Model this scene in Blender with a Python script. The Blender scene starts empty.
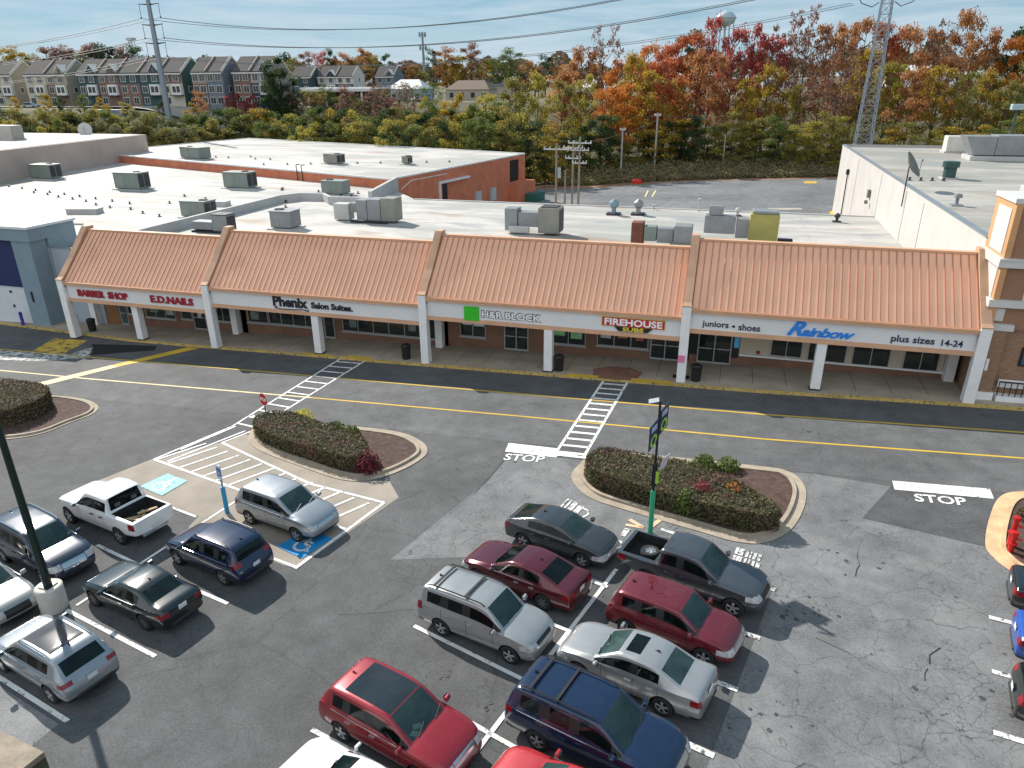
import bpy, bmesh, math, random
from mathutils import Vector, Matrix, Euler
from mathutils.geometry import tessellate_polygon
R = math.radians
SC = bpy.context.scene
COL = SC.collection
random.seed(7)

# ------------------------------------------------------------------ terrain
def sm(t):
    t = max(0.0, min(1.0, t)); return t * t * (3 - 2 * t)
def gz(x, y):
    """ground height: the lot falls gently to the left and back, a low hill rises past the woods"""
    cx = max(-65.0, min(45.0, x)); cy = max(-30.0, min(170.0, y))
    r = math.hypot(x, y)
    return .03 * cx - .01 * cy + 15 * sm((r - 205) / 38) + 6 * sm((r - 300) / 500)
NRM = Vector((-.03, .01, 1)).normalized()

# ------------------------------------------------------------------ materials
def new_mat(name):
    m = bpy.data.materials.new(name); m.use_nodes = True
    nt = m.node_tree; nt.nodes.clear()
    o = nt.nodes.new('ShaderNodeOutputMaterial'); b = nt.nodes.new('ShaderNodeBsdfPrincipled')
    nt.links.new(b.outputs[0], o.inputs[0])
    return m, nt, b, o
def N(nt, t, **kw):
    n = nt.nodes.new(t)
    for k, v in kw.items():
        if k.startswith('i_'):
            key = k[2:]
            key = int(key) if key.isdigit() else key
            n.inputs[key].default_value = v
        else: setattr(n, k, v)
    return n
def coords(nt, world=True):
    if world: return N(nt, 'ShaderNodeNewGeometry').outputs['Position']
    return N(nt, 'ShaderNodeTexCoord').outputs['Object']
def noise(nt, vec, scale, detail=4, rough=.55, dist=0):
    n = N(nt, 'ShaderNodeTexNoise', i_Scale=scale, i_Detail=detail, i_Roughness=rough, i_Distortion=dist)
    nt.links.new(vec, n.inputs['Vector']); return n.outputs['Fac']
def ramp(nt, fac, stops, interp='LINEAR'):
    r = N(nt, 'ShaderNodeValToRGB'); r.color_ramp.interpolation = interp
    els = r.color_ramp.elements
    while len(els) < len(stops): els.new(.5)
    for e, (p, c) in zip(els, stops):
        e.position = p; e.color = c if len(c) == 4 else (*c, 1)
    nt.links.new(fac, r.inputs[0]); return r.outputs[0]
def mixc(nt, fac, a, b, mode='MIX'):
    m = N(nt, 'ShaderNodeMix', data_type='RGBA', blend_type=mode)
    for sock, v in ((0, fac), (6, a), (7, b)):
        if hasattr(v, 'links') or hasattr(v, 'is_linked'): nt.links.new(v, m.inputs[sock])
        else: m.inputs[sock].default_value = v if not isinstance(v, tuple) or len(v) == 4 else (*v, 1)
    return m.outputs[2]
def g3(v): return (v, v, v, 1)
def bump(nt, b, h, strength=.3, dist=.02):
    n = N(nt, 'ShaderNodeBump', i_Strength=strength, i_Distance=dist)
    nt.links.new(h, n.inputs['Height']); nt.links.new(n.outputs[0], b.inputs['Normal'])
def M(name, col, rough=.7, metal=0., var=.14, sc=1.2, coat=0., bmp=0., world=True, spec=.5, fine=18):
    m, nt, b, o = new_mat(name)
    v = coords(nt, world)
    n1 = noise(nt, v, sc, 5); n2 = noise(nt, v, fine, 3)
    c = mixc(nt, 1.0, (*col, 1), ramp(nt, n1, [(.25, g3(1 - var)), (.75, g3(1 + var))]), 'MULTIPLY')
    c = mixc(nt, 1.0, c, ramp(nt, n2, [(.2, g3(1 - var * .6)), (.8, g3(1 + var * .6))]), 'MULTIPLY')
    nt.links.new(c, b.inputs['Base Color'])
    b.inputs['Roughness'].default_value = rough; b.inputs['Metallic'].default_value = metal
    b.inputs['Coat Weight'].default_value = coat; b.inputs['Coat Roughness'].default_value = .04
    b.inputs['Specular IOR Level'].default_value = spec
    if bmp: bump(nt, b, n2, bmp)
    return m
def asphalt(name, base, crack=.0, light=.0, stain=.5, crsc=.32, warm=0.):
    m, nt, b, o = new_mat(name); v = coords(nt)
    big = noise(nt, v, .11, 4, .6, .4); mid = noise(nt, v, .9, 5, .62); grain = noise(nt, v, 14, 4, .7)
    c0 = (base * .985, base, base * 1.02, 1)
    c = mixc(nt, 1.0, c0, ramp(nt, big, [(.3, g3(.78)), (.7, g3(1.22))]), 'MULTIPLY')
    c = mixc(nt, 1.0, c, ramp(nt, mid, [(.28, g3(.78)), (.72, g3(1.2))]), 'MULTIPLY')
    c = mixc(nt, 1.0, c, ramp(nt, grain, [(.3, g3(.72)), (.72, g3(1.3))]), 'MULTIPLY')
    if light:
        p = noise(nt, v, .35, 6, .68, .6)
        c = mixc(nt, ramp(nt, p, [(.46, g3(0)), (.66, g3(light))]), c, (base * 1.75, base * 1.75, base * 1.7, 1))
    if stain:
        s = noise(nt, v, 1.7, 3, .5)
        s2 = noise(nt, v, .22, 2, .5)
        f = mixc(nt, 1.0, ramp(nt, s, [(.655, g3(0)), (.71, g3(stain))]), ramp(nt, s2, [(.45, g3(0)), (.6, g3(1))]), 'MULTIPLY')
        c = mixc(nt, f, c, (base * .3, base * .3, base * .3, 1))
    if light:
        k1 = noise(nt, v, 4.5, 3, .6); k2 = noise(nt, v, .3, 3, .6)
        f = mixc(nt, 1.0, ramp(nt, k1, [(.63, g3(0)), (.68, g3(.75))]), ramp(nt, k2, [(.44, g3(0)), (.6, g3(1))]), 'MULTIPLY')
        c = mixc(nt, f, c, (base * .3, base * .3, base * .3, 1))
    if crack:
        d = N(nt, 'ShaderNodeTexNoise', i_Scale=.9, i_Detail=5.0); nt.links.new(v, d.inputs['Vector'])
        add = N(nt, 'ShaderNodeMixRGB', blend_type='ADD', i_Fac=.9)
        nt.links.new(v, add.inputs[1]); nt.links.new(d.outputs['Color'], add.inputs[2])
        fs = []
        for sc, w in ((crsc, .006), (crsc * 2.6, .015), (crsc * 6, .034)):
            vo = N(nt, 'ShaderNodeTexVoronoi', feature='DISTANCE_TO_EDGE', i_Scale=sc)
            nt.links.new(add.outputs[0], vo.inputs['Vector'])
            fs.append(ramp(nt, vo.outputs['Distance'], [(0, g3(1)), (w, g3(0))]))
        mk = noise(nt, v, .25, 3, .5); mk2 = noise(nt, v, .17, 4, .6, .5)
        f2 = mixc(nt, 1.0, fs[1], ramp(nt, mk, [(.46, g3(0)), (.56, g3(1))]), 'MULTIPLY')
        f3 = mixc(nt, 1.0, fs[2], ramp(nt, mk2, [(.54, g3(0)), (.62, g3(1))]), 'MULTIPLY')
        f = mixc(nt, 1.0, fs[0], f2, 'ADD'); f = mixc(nt, 1.0, f, f3, 'ADD')
        f = mixc(nt, 1.0, f, g3(crack), 'MULTIPLY')
        c = mixc(nt, f, c, (base * .22, base * .22, base * .22, 1))
    nt.links.new(c, b.inputs['Base Color']); b.inputs['Roughness'].default_value = .86
    b.inputs['Specular IOR Level'].default_value = .3
    bump(nt, b, grain, .35, .012)
    return m
def paint_line(name, col, wear=.5, under=.07, sc=5.):
    m, nt, b, o = new_mat(name); v = coords(nt)
    n = noise(nt, v, sc, 6, .72); n2 = noise(nt, v, .6, 3)
    a = mixc(nt, 1.0, (*col, 1), ramp(nt, n2, [(.3, g3(.8)), (.7, g3(1.08))]), 'MULTIPLY')
    c = mixc(nt, ramp(nt, n, [(wear, g3(0)), (wear + .1, g3(1))]), a, (under, under, under, 1))
    nt.links.new(c, b.inputs['Base Color']); b.inputs['Roughness'].default_value = .75
    return m
def brick(name, c1, c2, mortar, scale=1.0, vertical_axis='XZ'):
    m, nt, b, o = new_mat(name)
    g = coords(nt); sp = N(nt, 'ShaderNodeSeparateXYZ'); nt.links.new(g, sp.inputs[0])
    ad = N(nt, 'ShaderNodeMath', operation='ADD'); nt.links.new(sp.outputs[0], ad.inputs[0]); nt.links.new(sp.outputs[1], ad.inputs[1])
    cb = N(nt, 'ShaderNodeCombineXYZ'); nt.links.new(ad.outputs[0], cb.inputs[0]); nt.links.new(sp.outputs[2], cb.inputs[1])
    br = N(nt, 'ShaderNodeTexBrick', i_Scale=scale)
    br.inputs['Color1'].default_value = (*c1, 1); br.inputs['Color2'].default_value = (*c2, 1); br.inputs['Mortar'].default_value = (*mortar, 1)
    br.inputs['Mortar Size'].default_value = .012; br.inputs['Brick Width'].default_value = .22; br.inputs['Row Height'].default_value = .075
    nt.links.new(cb.outputs[0], br.inputs['Vector'])
    n = noise(nt, g, .7, 5)
    c = mixc(nt, 1.0, br.outputs['Color'], ramp(nt, n, [(.25, g3(.78)), (.75, g3(1.2))]), 'MULTIPLY')
    nt.links.new(c, b.inputs['Base Color']); b.inputs['Roughness'].default_value = .85
    return m
def glass(name, col, rough=.05, var=.35, sc=1.2, spec=.7):
    m, nt, b, o = new_mat(name); v = coords(nt)
    n = noise(nt, v, sc, 4)
    c = mixc(nt, 1.0, (*col, 1), ramp(nt, n, [(.3, g3(1 - var)), (.7, g3(1 + var))]), 'MULTIPLY')
    nt.links.new(c, b.inputs['Base Color']); b.inputs['Roughness'].default_value = rough
    b.inputs['Specular IOR Level'].default_value = spec; b.inputs['Coat Weight'].default_value = .12; b.inputs['Coat Roughness'].default_value = .02
    return m
def foliage(name, cols, trans=.58, sc=.6):
    cols = [tuple(v * 1.38 for v in c_) for c_ in cols]
    m, nt, b, o = new_mat(name); v = coords(nt)
    n = noise(nt, v, sc, 3, .6); n2 = noise(nt, v, 5.0, 2)
    k = len(cols)
    c = ramp(nt, n, [(.28 + .44 * i / max(1, k - 1), cc) for i, cc in enumerate(cols)])
    c = mixc(nt, 1.0, c, ramp(nt, n2, [(.3, g3(.6)), (.7, g3(1.35))]), 'MULTIPLY')
    nt.links.new(c, b.inputs['Base Color']); b.inputs['Roughness'].default_value = .7; b.inputs['Specular IOR Level'].default_value = .2
    tr = N(nt, 'ShaderNodeBsdfTranslucent'); nt.links.new(c, tr.inputs[0])
    mx = N(nt, 'ShaderNodeMixShader', i_0=trans); nt.links.new(b.outputs[0], mx.inputs[1]); nt.links.new(tr.outputs[0], mx.inputs[2])
    nt.links.new(mx.outputs[0], o.inputs[0])
    return m

# ------------------------------------------------------------------ objects
def tag(o, label=None, cat=None, group=None, kind=None):
    if label: o['label'] = label
    if cat: o['category'] = cat
    if group: o['group'] = group
    if kind: o['kind'] = kind
    return o
def thing(name, label, cat, loc=(0, 0, 0), rz=0., group=None, mat=None):
    o = bpy.data.objects.new(name, None); COL.objects.link(o); o.empty_display_size = .3
    if mat is not None: o.matrix_world = mat
    else: o.location = loc; o.rotation_euler = (0, 0, rz)
    return tag(o, label, cat, group)
class MB:
    def __init__(s): s.v = []; s.f = []; s.mi = []
    def add(s, vs, fs, mi=0):
        n = len(s.v); s.v += [tuple(p) for p in vs]
        for f in fs: s.f.append(tuple(i + n for i in f)); s.mi.append(mi)
        return s
    def box(s, x0, x1, y0, y1, z0, z1, mi=0):
        return s.add([(x0, y0, z0), (x1, y0, z0), (x1, y1, z0), (x0, y1, z0), (x0, y0, z1), (x1, y0, z1), (x1, y1, z1), (x0, y1, z1)],
                     [(3, 2, 1, 0), (4, 5, 6, 7), (0, 1, 5, 4), (1, 2, 6, 5), (2, 3, 7, 6), (3, 0, 4, 7)], mi)
    def obox(s, c, sx, sy, sz, rz=0., mi=0, M4=None):
        m = M4 if M4 is not None else Matrix.Translation(c) @ Matrix.Rotation(rz, 4, 'Z')
        vs = [m @ Vector((a * sx / 2, b * sy / 2, d * sz / 2)) for d in (-1, 1) for a, b in ((-1, -1), (1, -1), (1, 1), (-1, 1))]
        return s.add(vs, [(3, 2, 1, 0), (4, 5, 6, 7), (0, 1, 5, 4), (1, 2, 6, 5), (2, 3, 7, 6), (3, 0, 4, 7)], mi)
    def hexa(s, low, high, mi=0):
        n = len(low); fs = [tuple(range(n - 1, -1, -1)), tuple(range(n, 2 * n))] + [(i, (i + 1) % n, n + (i + 1) % n, n + i) for i in range(n)]
        return s.add(list(low) + list(high), fs, mi)
    def tube(s, p, q, r0, r1=None, n=8, mi=0, cap=True):
        r1 = r0 if r1 is None else r1
        p = Vector(p); q = Vector(q); d = (q - p).normalized()
        a = d.orthogonal().normalized(); b = d.cross(a)
        lo = [p + (a * math.cos(2 * math.pi * i / n) + b * math.sin(2 * math.pi * i / n)) * r0 for i in range(n)]
        hi = [q + (a * math.cos(2 * math.pi * i / n) + b * math.sin(2 * math.pi * i / n)) * r1 for i in range(n)]
        fs = [(i, (i + 1) % n, n + (i + 1) % n, n + i) for i in range(n)]
        if cap: fs += [tuple(range(n - 1, -1, -1)), tuple(range(n, 2 * n))]
        return s.add(lo + hi, fs, mi)
    def path(s, pts, r, n=6, mi=0):
        for a, b in zip(pts, pts[1:]): s.tube(a, b, r, r, n, mi)
        return s
    def lathe(s, prof, c=(0, 0, 0), n=20, axis='Z', mi=0, cap=True):
        vs = []
        for r, h in prof:
            for i in range(n):
                t = 2 * math.pi * i / n
                p = (r * math.cos(t), r * math.sin(t), h) if axis == 'Z' else (r * math.cos(t), h, r * math.sin(t))
                vs.append((p[0] + c[0], p[1] + c[1], p[2] + c[2]))
        fs = [(k * n + i, k * n + (i + 1) % n, (k + 1) * n + (i + 1) % n, (k + 1) * n + i) for k in range(len(prof) - 1) for i in range(n)]
        if cap and prof[0][0] > 1e-4: fs.append(tuple(range(n - 1, -1, -1)))
        if cap and prof[-1][0] > 1e-4: k = (len(prof) - 1) * n; fs.append(tuple(range(k, k + n)))
        return s.add(vs, fs, mi)
    def quad(s, a, b, c, d, mi=0): return s.add([a, b, c, d], [(0, 1, 2, 3)], mi)
    def build(s, name, mats, parent=None, world=False, smooth=False, bevel=0.):
        me = bpy.data.meshes.new(name)
        off = Vector((0, 0, 0))
        if world and parent is not None: off = parent.location.copy()
        me.from_pydata([(Vector(p) - off) for p in s.v], [], s.f)
        mats = mats if isinstance(mats, (list, tuple)) else [mats]
        for m in mats: me.materials.append(m)
        me.polygons.foreach_set('material_index', s.mi)
        if smooth: me.polygons.foreach_set('use_smooth', [True] * len(me.polygons))
        bm = bmesh.new(); bm.from_mesh(me); bmesh.ops.recalc_face_normals(bm, faces=bm.faces)
        if bevel: bmesh.ops.bevel(bm, geom=list(bm.edges), offset=bevel, segments=1, affect='EDGES', clamp_overlap=True)
        bm.to_mesh(me); bm.free()
        o = bpy.data.objects.new(name, me); COL.objects.link(o)
        if parent is not None: o.parent = parent
        return o
def copy_tree(o, parent=None):
    c = o.copy(); COL.objects.link(c)
    if parent is not None: c.parent = parent
    for ch in list(o.children): copy_tree(ch, c)
    return c
def origin_to(o, loc):
    """move a top-level mesh's origin without moving its shape"""
    d = Vector(loc); o.data.transform(Matrix.Translation(-d)); o.location = d
    return o
def sheet(name, poly, lvl, mat, kind='structure', parent=None, dz=0.):
    pts = [Vector((x, y, 0)) for x, y in poly]
    tris = tessellate_polygon([pts])
    mb = MB(); mb.add([(x, y, gz(x, y) + .004 * lvl + dz) for x, y in poly], [tuple(t) for t in tris])
    me = bpy.data.meshes.new(name); me.from_pydata(mb.v, [], mb.f)
    bm = bmesh.new(); bm.from_mesh(me)
    for f in bm.faces:
        f.normal_update()
        if f.normal.z < 0: f.normal_flip()
    bm.to_mesh(me); bm.free(); me.materials.append(mat)
    o = bpy.data.objects.new(name, me); COL.objects.link(o)
    if parent is not None: o.parent = parent
    elif kind: tag(o, kind=kind)
    return o
class Marks(MB):
    """painted marks lying on the sloping lot"""
    def __init__(s, lvl): super().__init__(); s.l = lvl
    def P(s, x, y): return (x, y, gz(x, y) + .004 * s.l)
    def line(s, a, b, w):
        d = Vector((b[0] - a[0], b[1] - a[1])).normalized(); n = Vector((-d.y, d.x)) * w / 2
        s.add([s.P(a[0] - n.x, a[1] - n.y), s.P(b[0] - n.x, b[1] - n.y), s.P(b[0] + n.x, b[1] + n.y), s.P(a[0] + n.x, a[1] + n.y)], [(0, 1, 2, 3)])
        return s
    def poly(s, pts):
        tris = tessellate_polygon([[Vector((x, y, 0)) for x, y in pts]])
        return s.add([s.P(x, y) for x, y in pts], [tuple(t) for t in tris])
    def build(s, name, mat):
        o = super().build(name, mat)
        bm = bmesh.new(); bm.from_mesh(o.data)
        for f in bm.faces:
            f.normal_update()
            if f.normal.z < 0: f.normal_flip()
        bm.to_mesh(o.data); bm.free()
        return tag(o, kind='structure')
def text_mesh(body, x0, x1, z0, z1, y, depth=.06, shear=0., bold=0., font=None, space=1.):
    cu = bpy.data.curves.new('t', 'FONT'); cu.body = body; cu.extrude = .05; cu.shear = shear; cu.offset = bold; cu.space_character = space
    cu.resolution_u = 3
    o = bpy.data.objects.new('t', cu); COL.objects.link(o)
    dg = bpy.context.evaluated_depsgraph_get(); me = bpy.data.meshes.new_from_object(o.evaluated_get(dg))
    bpy.data.objects.remove(o); bpy.data.curves.remove(cu)
    xs = [v.co.x for v in me.vertices]; ys = [v.co.y for v in me.vertices]
    ax, bx, ay, by = min(xs), max(xs), min(ys), max(ys)
    mb = MB()
    vs = [(x0 + (v.co.x - ax) / (bx - ax) * (x1 - x0), y - (v.co.z + .05) / .1 * depth, z0 + (v.co.y - ay) / (by - ay) * (z1 - z0)) for v in me.vertices]
    mb.add(vs, [tuple(p.vertices) for p in me.polygons]); bpy.data.meshes.remove(me)
    return mb
# ------------------------------------------------------------------ camera, sun, sky
cam = bpy.data.cameras.new('camera'); cam_o = bpy.data.objects.new('camera', cam); COL.objects.link(cam_o)
cam.sensor_fit = 'HORIZONTAL'; cam.sensor_width = 36; cam.lens = 718.358 / 1024 * 36
cam.clip_start = .5; cam.clip_end = 9000
yaw, pitch, roll = R(-16.73647818), R(-22.74401989), R(-.46392989)
fw = Vector((math.sin(yaw) * math.cos(pitch), math.cos(yaw) * math.cos(pitch), math.sin(pitch)))
r0 = Vector((math.cos(yaw), -math.sin(yaw), 0)); u0 = r0.cross(fw)
rr = r0 * math.cos(roll) + u0 * math.sin(roll); uu = -r0 * math.sin(roll) + u0 * math.cos(roll)
mw = Matrix((rr, uu, -fw)).transposed().to_4x4(); mw.translation = (0, 0, 16.994)
cam_o.matrix_world = mw; SC.camera = cam_o
SUN_EL, SUN_AZ = R(35.5), math.atan2(.575, -.818)            # direction towards the sun, measured from +X
sv = Vector((math.cos(SUN_AZ) * math.cos(SUN_EL), math.sin(SUN_AZ) * math.cos(SUN_EL), math.sin(SUN_EL)))
sl = bpy.data.lights.new('sun', 'SUN'); sl.energy = 3.7; sl.angle = R(.6); sl.color = (1, .94, .86)
so = bpy.data.objects.new('sun', sl); COL.objects.link(so); so.location = (-120, 90, 120)
so.rotation_euler = sv.to_track_quat('Z', 'Y').to_euler()
W = bpy.data.worlds.new('World'); SC.world = W; W.use_nodes = True
nt = W.node_tree; nt.nodes.clear()
wo = nt.nodes.new('ShaderNodeOutputWorld'); bg = nt.nodes.new('ShaderNodeBackground'); nt.links.new(bg.outputs[0], wo.inputs[0])
sky = N(nt, 'ShaderNodeTexSky', sky_type='NISHITA', sun_disc=False, sun_elevation=SUN_EL, air_density=1.0, dust_density=.05, ozone_density=3.5, altitude=200)
sky.sun_rotation = math.atan2(sv.x, sv.y)
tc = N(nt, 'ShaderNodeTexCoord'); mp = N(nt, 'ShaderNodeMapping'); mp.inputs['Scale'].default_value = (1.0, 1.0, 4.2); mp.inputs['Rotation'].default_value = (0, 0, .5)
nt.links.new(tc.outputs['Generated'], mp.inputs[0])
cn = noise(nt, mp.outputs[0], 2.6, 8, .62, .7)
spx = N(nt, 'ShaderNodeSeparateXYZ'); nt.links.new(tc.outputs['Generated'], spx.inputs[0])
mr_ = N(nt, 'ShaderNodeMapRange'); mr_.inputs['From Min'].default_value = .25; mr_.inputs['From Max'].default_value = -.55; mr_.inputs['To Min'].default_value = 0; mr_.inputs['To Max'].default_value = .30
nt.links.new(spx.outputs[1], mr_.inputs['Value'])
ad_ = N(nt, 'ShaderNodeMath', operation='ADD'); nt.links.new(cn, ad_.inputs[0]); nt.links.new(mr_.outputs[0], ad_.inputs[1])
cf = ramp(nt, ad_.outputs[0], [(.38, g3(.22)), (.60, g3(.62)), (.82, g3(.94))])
el = N(nt, 'ShaderNodeMapRange'); el.inputs['From Min'].default_value = -.02; el.inputs['From Max'].default_value = .16; el.inputs['To Min'].default_value = .26; el.inputs['To Max'].default_value = -.12
nt.links.new(spx.outputs[2], el.inputs['Value'])
mp2 = N(nt, 'ShaderNodeMapping'); mp2.inputs['Scale'].default_value = (1.0, 1.0, 9.0); mp2.inputs['Rotation'].default_value = (.04, .03, .5); nt.links.new(tc.outputs['Generated'], mp2.inputs[0])
cn2 = noise(nt, mp2.outputs[0], 3.4, 9, .62, 1.1)
ad2 = N(nt, 'ShaderNodeMath', operation='ADD'); nt.links.new(cn2, ad2.inputs[0]); nt.links.new(el.outputs[0], ad2.inputs[1])
wisps = ramp(nt, ad2.outputs[0], [(.40, g3(0)), (.74, g3(.9))])
blue = mixc(nt, .72, sky.outputs[0], (2.0, 3.9, 5.3, 1))
north = mixc(nt, wisps, blue, (5.6, 6.7, 7.6, 1))
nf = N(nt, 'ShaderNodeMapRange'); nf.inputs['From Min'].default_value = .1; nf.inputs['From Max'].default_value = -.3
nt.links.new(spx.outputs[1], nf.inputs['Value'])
south_fill = mixc(nt, cf, sky.outputs[0], (9.5, 10.2, 10.8, 1))  # unseen bright clouds behind the camera, added to fill the shaded facade
skc = mixc(nt, nf.outputs[0], north, south_fill)
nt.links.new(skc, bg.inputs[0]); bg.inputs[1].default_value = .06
SC.view_settings.view_transform = 'Standard'; SC.view_settings.look = 'None'; SC.view_settings.gamma = 1
SC.view_settings.exposure = .85; SC.view_settings.use_curve_mapping = False
SC.cycles.max_bounces = 6; SC.cycles.use_denoising = True

# ------------------------------------------------------------------ ground
MAT = {}
MAT['dirt'] = M('dry grass', (.11, .105, .05), .95, var=.4, sc=.08, fine=2.)
MAT['asphalt'] = asphalt('grey asphalt', .098, crack=.28, stain=.5, crsc=.11)
MAT['lane'] = asphalt('lane asphalt', .116, crack=.2, stain=.3, crsc=.1)
MAT['fresh'] = asphalt('fresh dark asphalt', .10, crack=0, stain=.4)
MAT['patch'] = asphalt('dark asphalt patch', .085, crack=.35, stain=.4, crsc=.3)
MAT['worn'] = asphalt('old worn asphalt', .165, crack=.55, light=.4, stain=.75, crsc=.3)
MAT['backlot'] = asphalt('back lot asphalt', .17, crack=.3, stain=.4, crsc=.1)
MAT['concrete'] = M('concrete', (.40, .35, .29), .9, var=.22, sc=.7, bmp=.15)
MAT['walk'] = M('sidewalk concrete', (.34, .29, .23), .9, var=.28, sc=.5, bmp=.15)
MAT['kerb'] = M('kerb concrete', (.36, .30, .23), .9, var=.25, sc=1.5, bmp=.15)
MAT['kerb_tan'] = M('tan painted kerb', (.62, .42, .24), .85, var=.25, sc=1.5)
MAT['mulch'] = M('bark mulch', (.075, .043, .034), .95, var=.6, sc=3, bmp=.9, fine=11)
MAT['white'] = paint_line('white road paint', (.78, .78, .76), .56)
MAT['white_old'] = paint_line('worn white road paint', (.74, .73, .70), .5, .09)
MAT['white_gone'] = paint_line('flaked white paint', (.6, .59, .56), .45, .10, 2.2)
MAT['yellow'] = paint_line('yellow road paint', (.62, .40, .035), .62)
MAT['yellow_old'] = paint_line('worn yellow road paint', (.60, .42, .12), .52)
MAT['cream'] = paint_line('faded yellow road paint', (.78, .62, .33), .6)
MAT['blue_new'] = paint_line('blue road paint', (.01, .27, .62), .62)
MAT['blue_old'] = paint_line('faded blue road paint', (.28, .52, .60), .56)
xs = sorted(set([-2600, -1500, -900, -600] + list(range(-460, 301, 20)) + [400, 600, 900, 1500, 2600, -65, 45]))
ys = sorted(set([-300, -100, -30, 0, 40, 85, 120, 170] + list(range(130, 561, 15)) + [650, 800, 1100, 1700, 2800]))
mb = MB(); nx = len(xs)
mb.add([(x, y, gz(x, y)) for y in ys for x in xs], [(j * nx + i, j * nx + i + 1, (j + 1) * nx + i + 1, (j + 1) * nx + i) for j in range(len(ys) - 1) for i in range(nx - 1)])
tag(mb.build('ground', MAT['dirt']), kind='structure')
sheet('parking_lot', [(-65, -30), (45, -30), (45, 43.5), (-65, 47)], 1, MAT['asphalt'])
sheet('drive_lane', [(-65, 32.6), (45, 32.6), (45, 39.05), (-46, 39.2), (-65, 39.6)], 2, MAT['lane'])
sheet('fresh_asphalt_lane', [(-65, 39.6), (-46, 39.2), (45, 39.05), (45, 42.7), (-10, 42.35), (-32, 42.8), (-44.4, 43.05), (-65, 45.4)], 2, MAT['fresh'])
sheet('worn_pavement', [(-11.57, 21.35), (-9.75, 28.3), (-9.45, 31.3), (-6, 31.4), (5.1, 32.5), (8.5, 32.0), (6.8, 28.9), (11.5, 27.7), (12, 24), (24, 24), (24, -20), (1.2, -20), (.9, 14.5), (3.0, 23.3), (-2.6, 24.2)], 2, MAT['worn'])
sheet('dark_patch', [(8.4, 32.2), (12.6, 32.4), (11.2, 27.8), (6.7, 28.9)], 3, MAT['patch'])
sheet('back_lot', [(-60, 84), (45, 84), (45, 162.5), (24, 160.5), (-6, 155.7), (-14, 152.3), (-25, 144), (-40, 142), (-60, 138)], 2, MAT['backlot'])
sheet('red_clay_verge', [(-60, 138), (-40, 142), (-25, 144), (-14, 152.3), (-6, 155.7), (24, 160.5), (45, 162.5), (45, 166), (0, 160.5), (-20, 154), (-30, 149), (-60, 143)], 3, M('red clay', (.26, .14, .08), .95, var=.35, sc=.4))
pad = [(-28.7, 23.95), (-27.75, 26.45), (-25.45, 28.95), (-24.75, 30.3), (-22, 28.6), (-19.2, 27.7), (-16.5, 26.8), (-14.4, 27.2), (-13.3, 25.9), (-13.55, 25.0), (-14.95, 19.95), (-15.6, 20.0), (-21.3, 21.4), (-21.45, 22.3)]
sheet('accessible_parking_pad', pad, 2, M('accessible pad concrete', (.30, .26, .215), .9, var=.2, sc=.6, bmp=.15))
sheet('lower_left_pavement', [(-26, 5), (-21.0, 12.1), (-17.7, 11.35), (-18.5, 5)], 2, asphalt('pale old asphalt', .18, crack=.6, light=.3, crsc=.5))

# ------------------------------------------------------------------ sidewalk and kerbs
def slab(name, poly, h, mat, kind='structure', z0=-.1, base=0.):
    mb = MB(); n = len(poly)
    mb.hexa([(x, y, gz(x, y) + z0) for x, y in poly], [(x, y, gz(x, y) + h + base) for x, y in poly])
    o = mb.build(name, mat)
    if kind: tag(o, kind=kind)
    return o
KERB = [(-65, 45.4), (-60.3, 44.85), (-52, 43.9), (-44.4, 43.05), (-38, 42.85), (-32.4, 42.8), (-22.4, 42.5), (-8, 42.28), (3, 42.2), (12, 42.45), (45, 42.7)]
for i, (a, b) in enumerate(zip(KERB, KERB[1:])):
    slab('sidewalk', [a, b, (b[0], 47.0), (a[0], 47.0)], .15, MAT['walk'])
mk = Marks(38.2)
for a, b in zip(KERB, KERB[1:]): mk.poly([a, b, (b[0], b[1] + .22), (a[0], a[1] + .22)])
mk.build('yellow_kerb_paint', MAT['yellow_old'])
mf = MB()
for a, b in zip(KERB, KERB[1:]):
    mf.quad((a[0], a[1] - .004, gz(*a) + .02), (b[0], b[1] - .004, gz(*b) + .02), (b[0], b[1] - .004, gz(*b) + .151), (a[0], a[1] - .004, gz(*a) + .151))
tag(mf.build('yellow_kerb_face', MAT['yellow_old']), kind='structure')
mj = Marks(38.1)
x = -58.
while x < 30:
    mj.line((x, 43.3), (x, 46.5), .035); x += 1.95
mj.line((-44, 44.6), (30, 44.6), .03)
mj.build('sidewalk_joints', M('dark slab joint', (.09, .08, .065), .9))  # plain dark lines for the joints between slabs
mr = Marks(38.4); mr.poly([(-7.3, 42.35), (-4.6, 42.3), (-4.3, 43.9), (-5.2, 44.6), (-6.6, 44.6), (-7.6, 43.9)])
mr.build('ramp_paving', M('red ramp pavers', (.20, .10, .07), .9, var=.3))
my = Marks(38.8); my.poly([(-9.2, 42.3), (-7.0, 42.3), (-7.0, 42.75), (-8.9, 42.8)]); my.poly([(-4.9, 42.25), (-2.3, 42.2), (-2.5, 42.7), (-4.9, 42.75)])
my.poly([(-25.3, 42.65), (-23.4, 42.55), (-23.3, 43.1), (-25.2, 43.1)]); my.poly([(-29, 42.75), (-26.3, 42.65), (-26.6, 43), (-28.8, 43.05)])
my.build('yellow_ramp_paint', MAT['yellow'])

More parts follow.
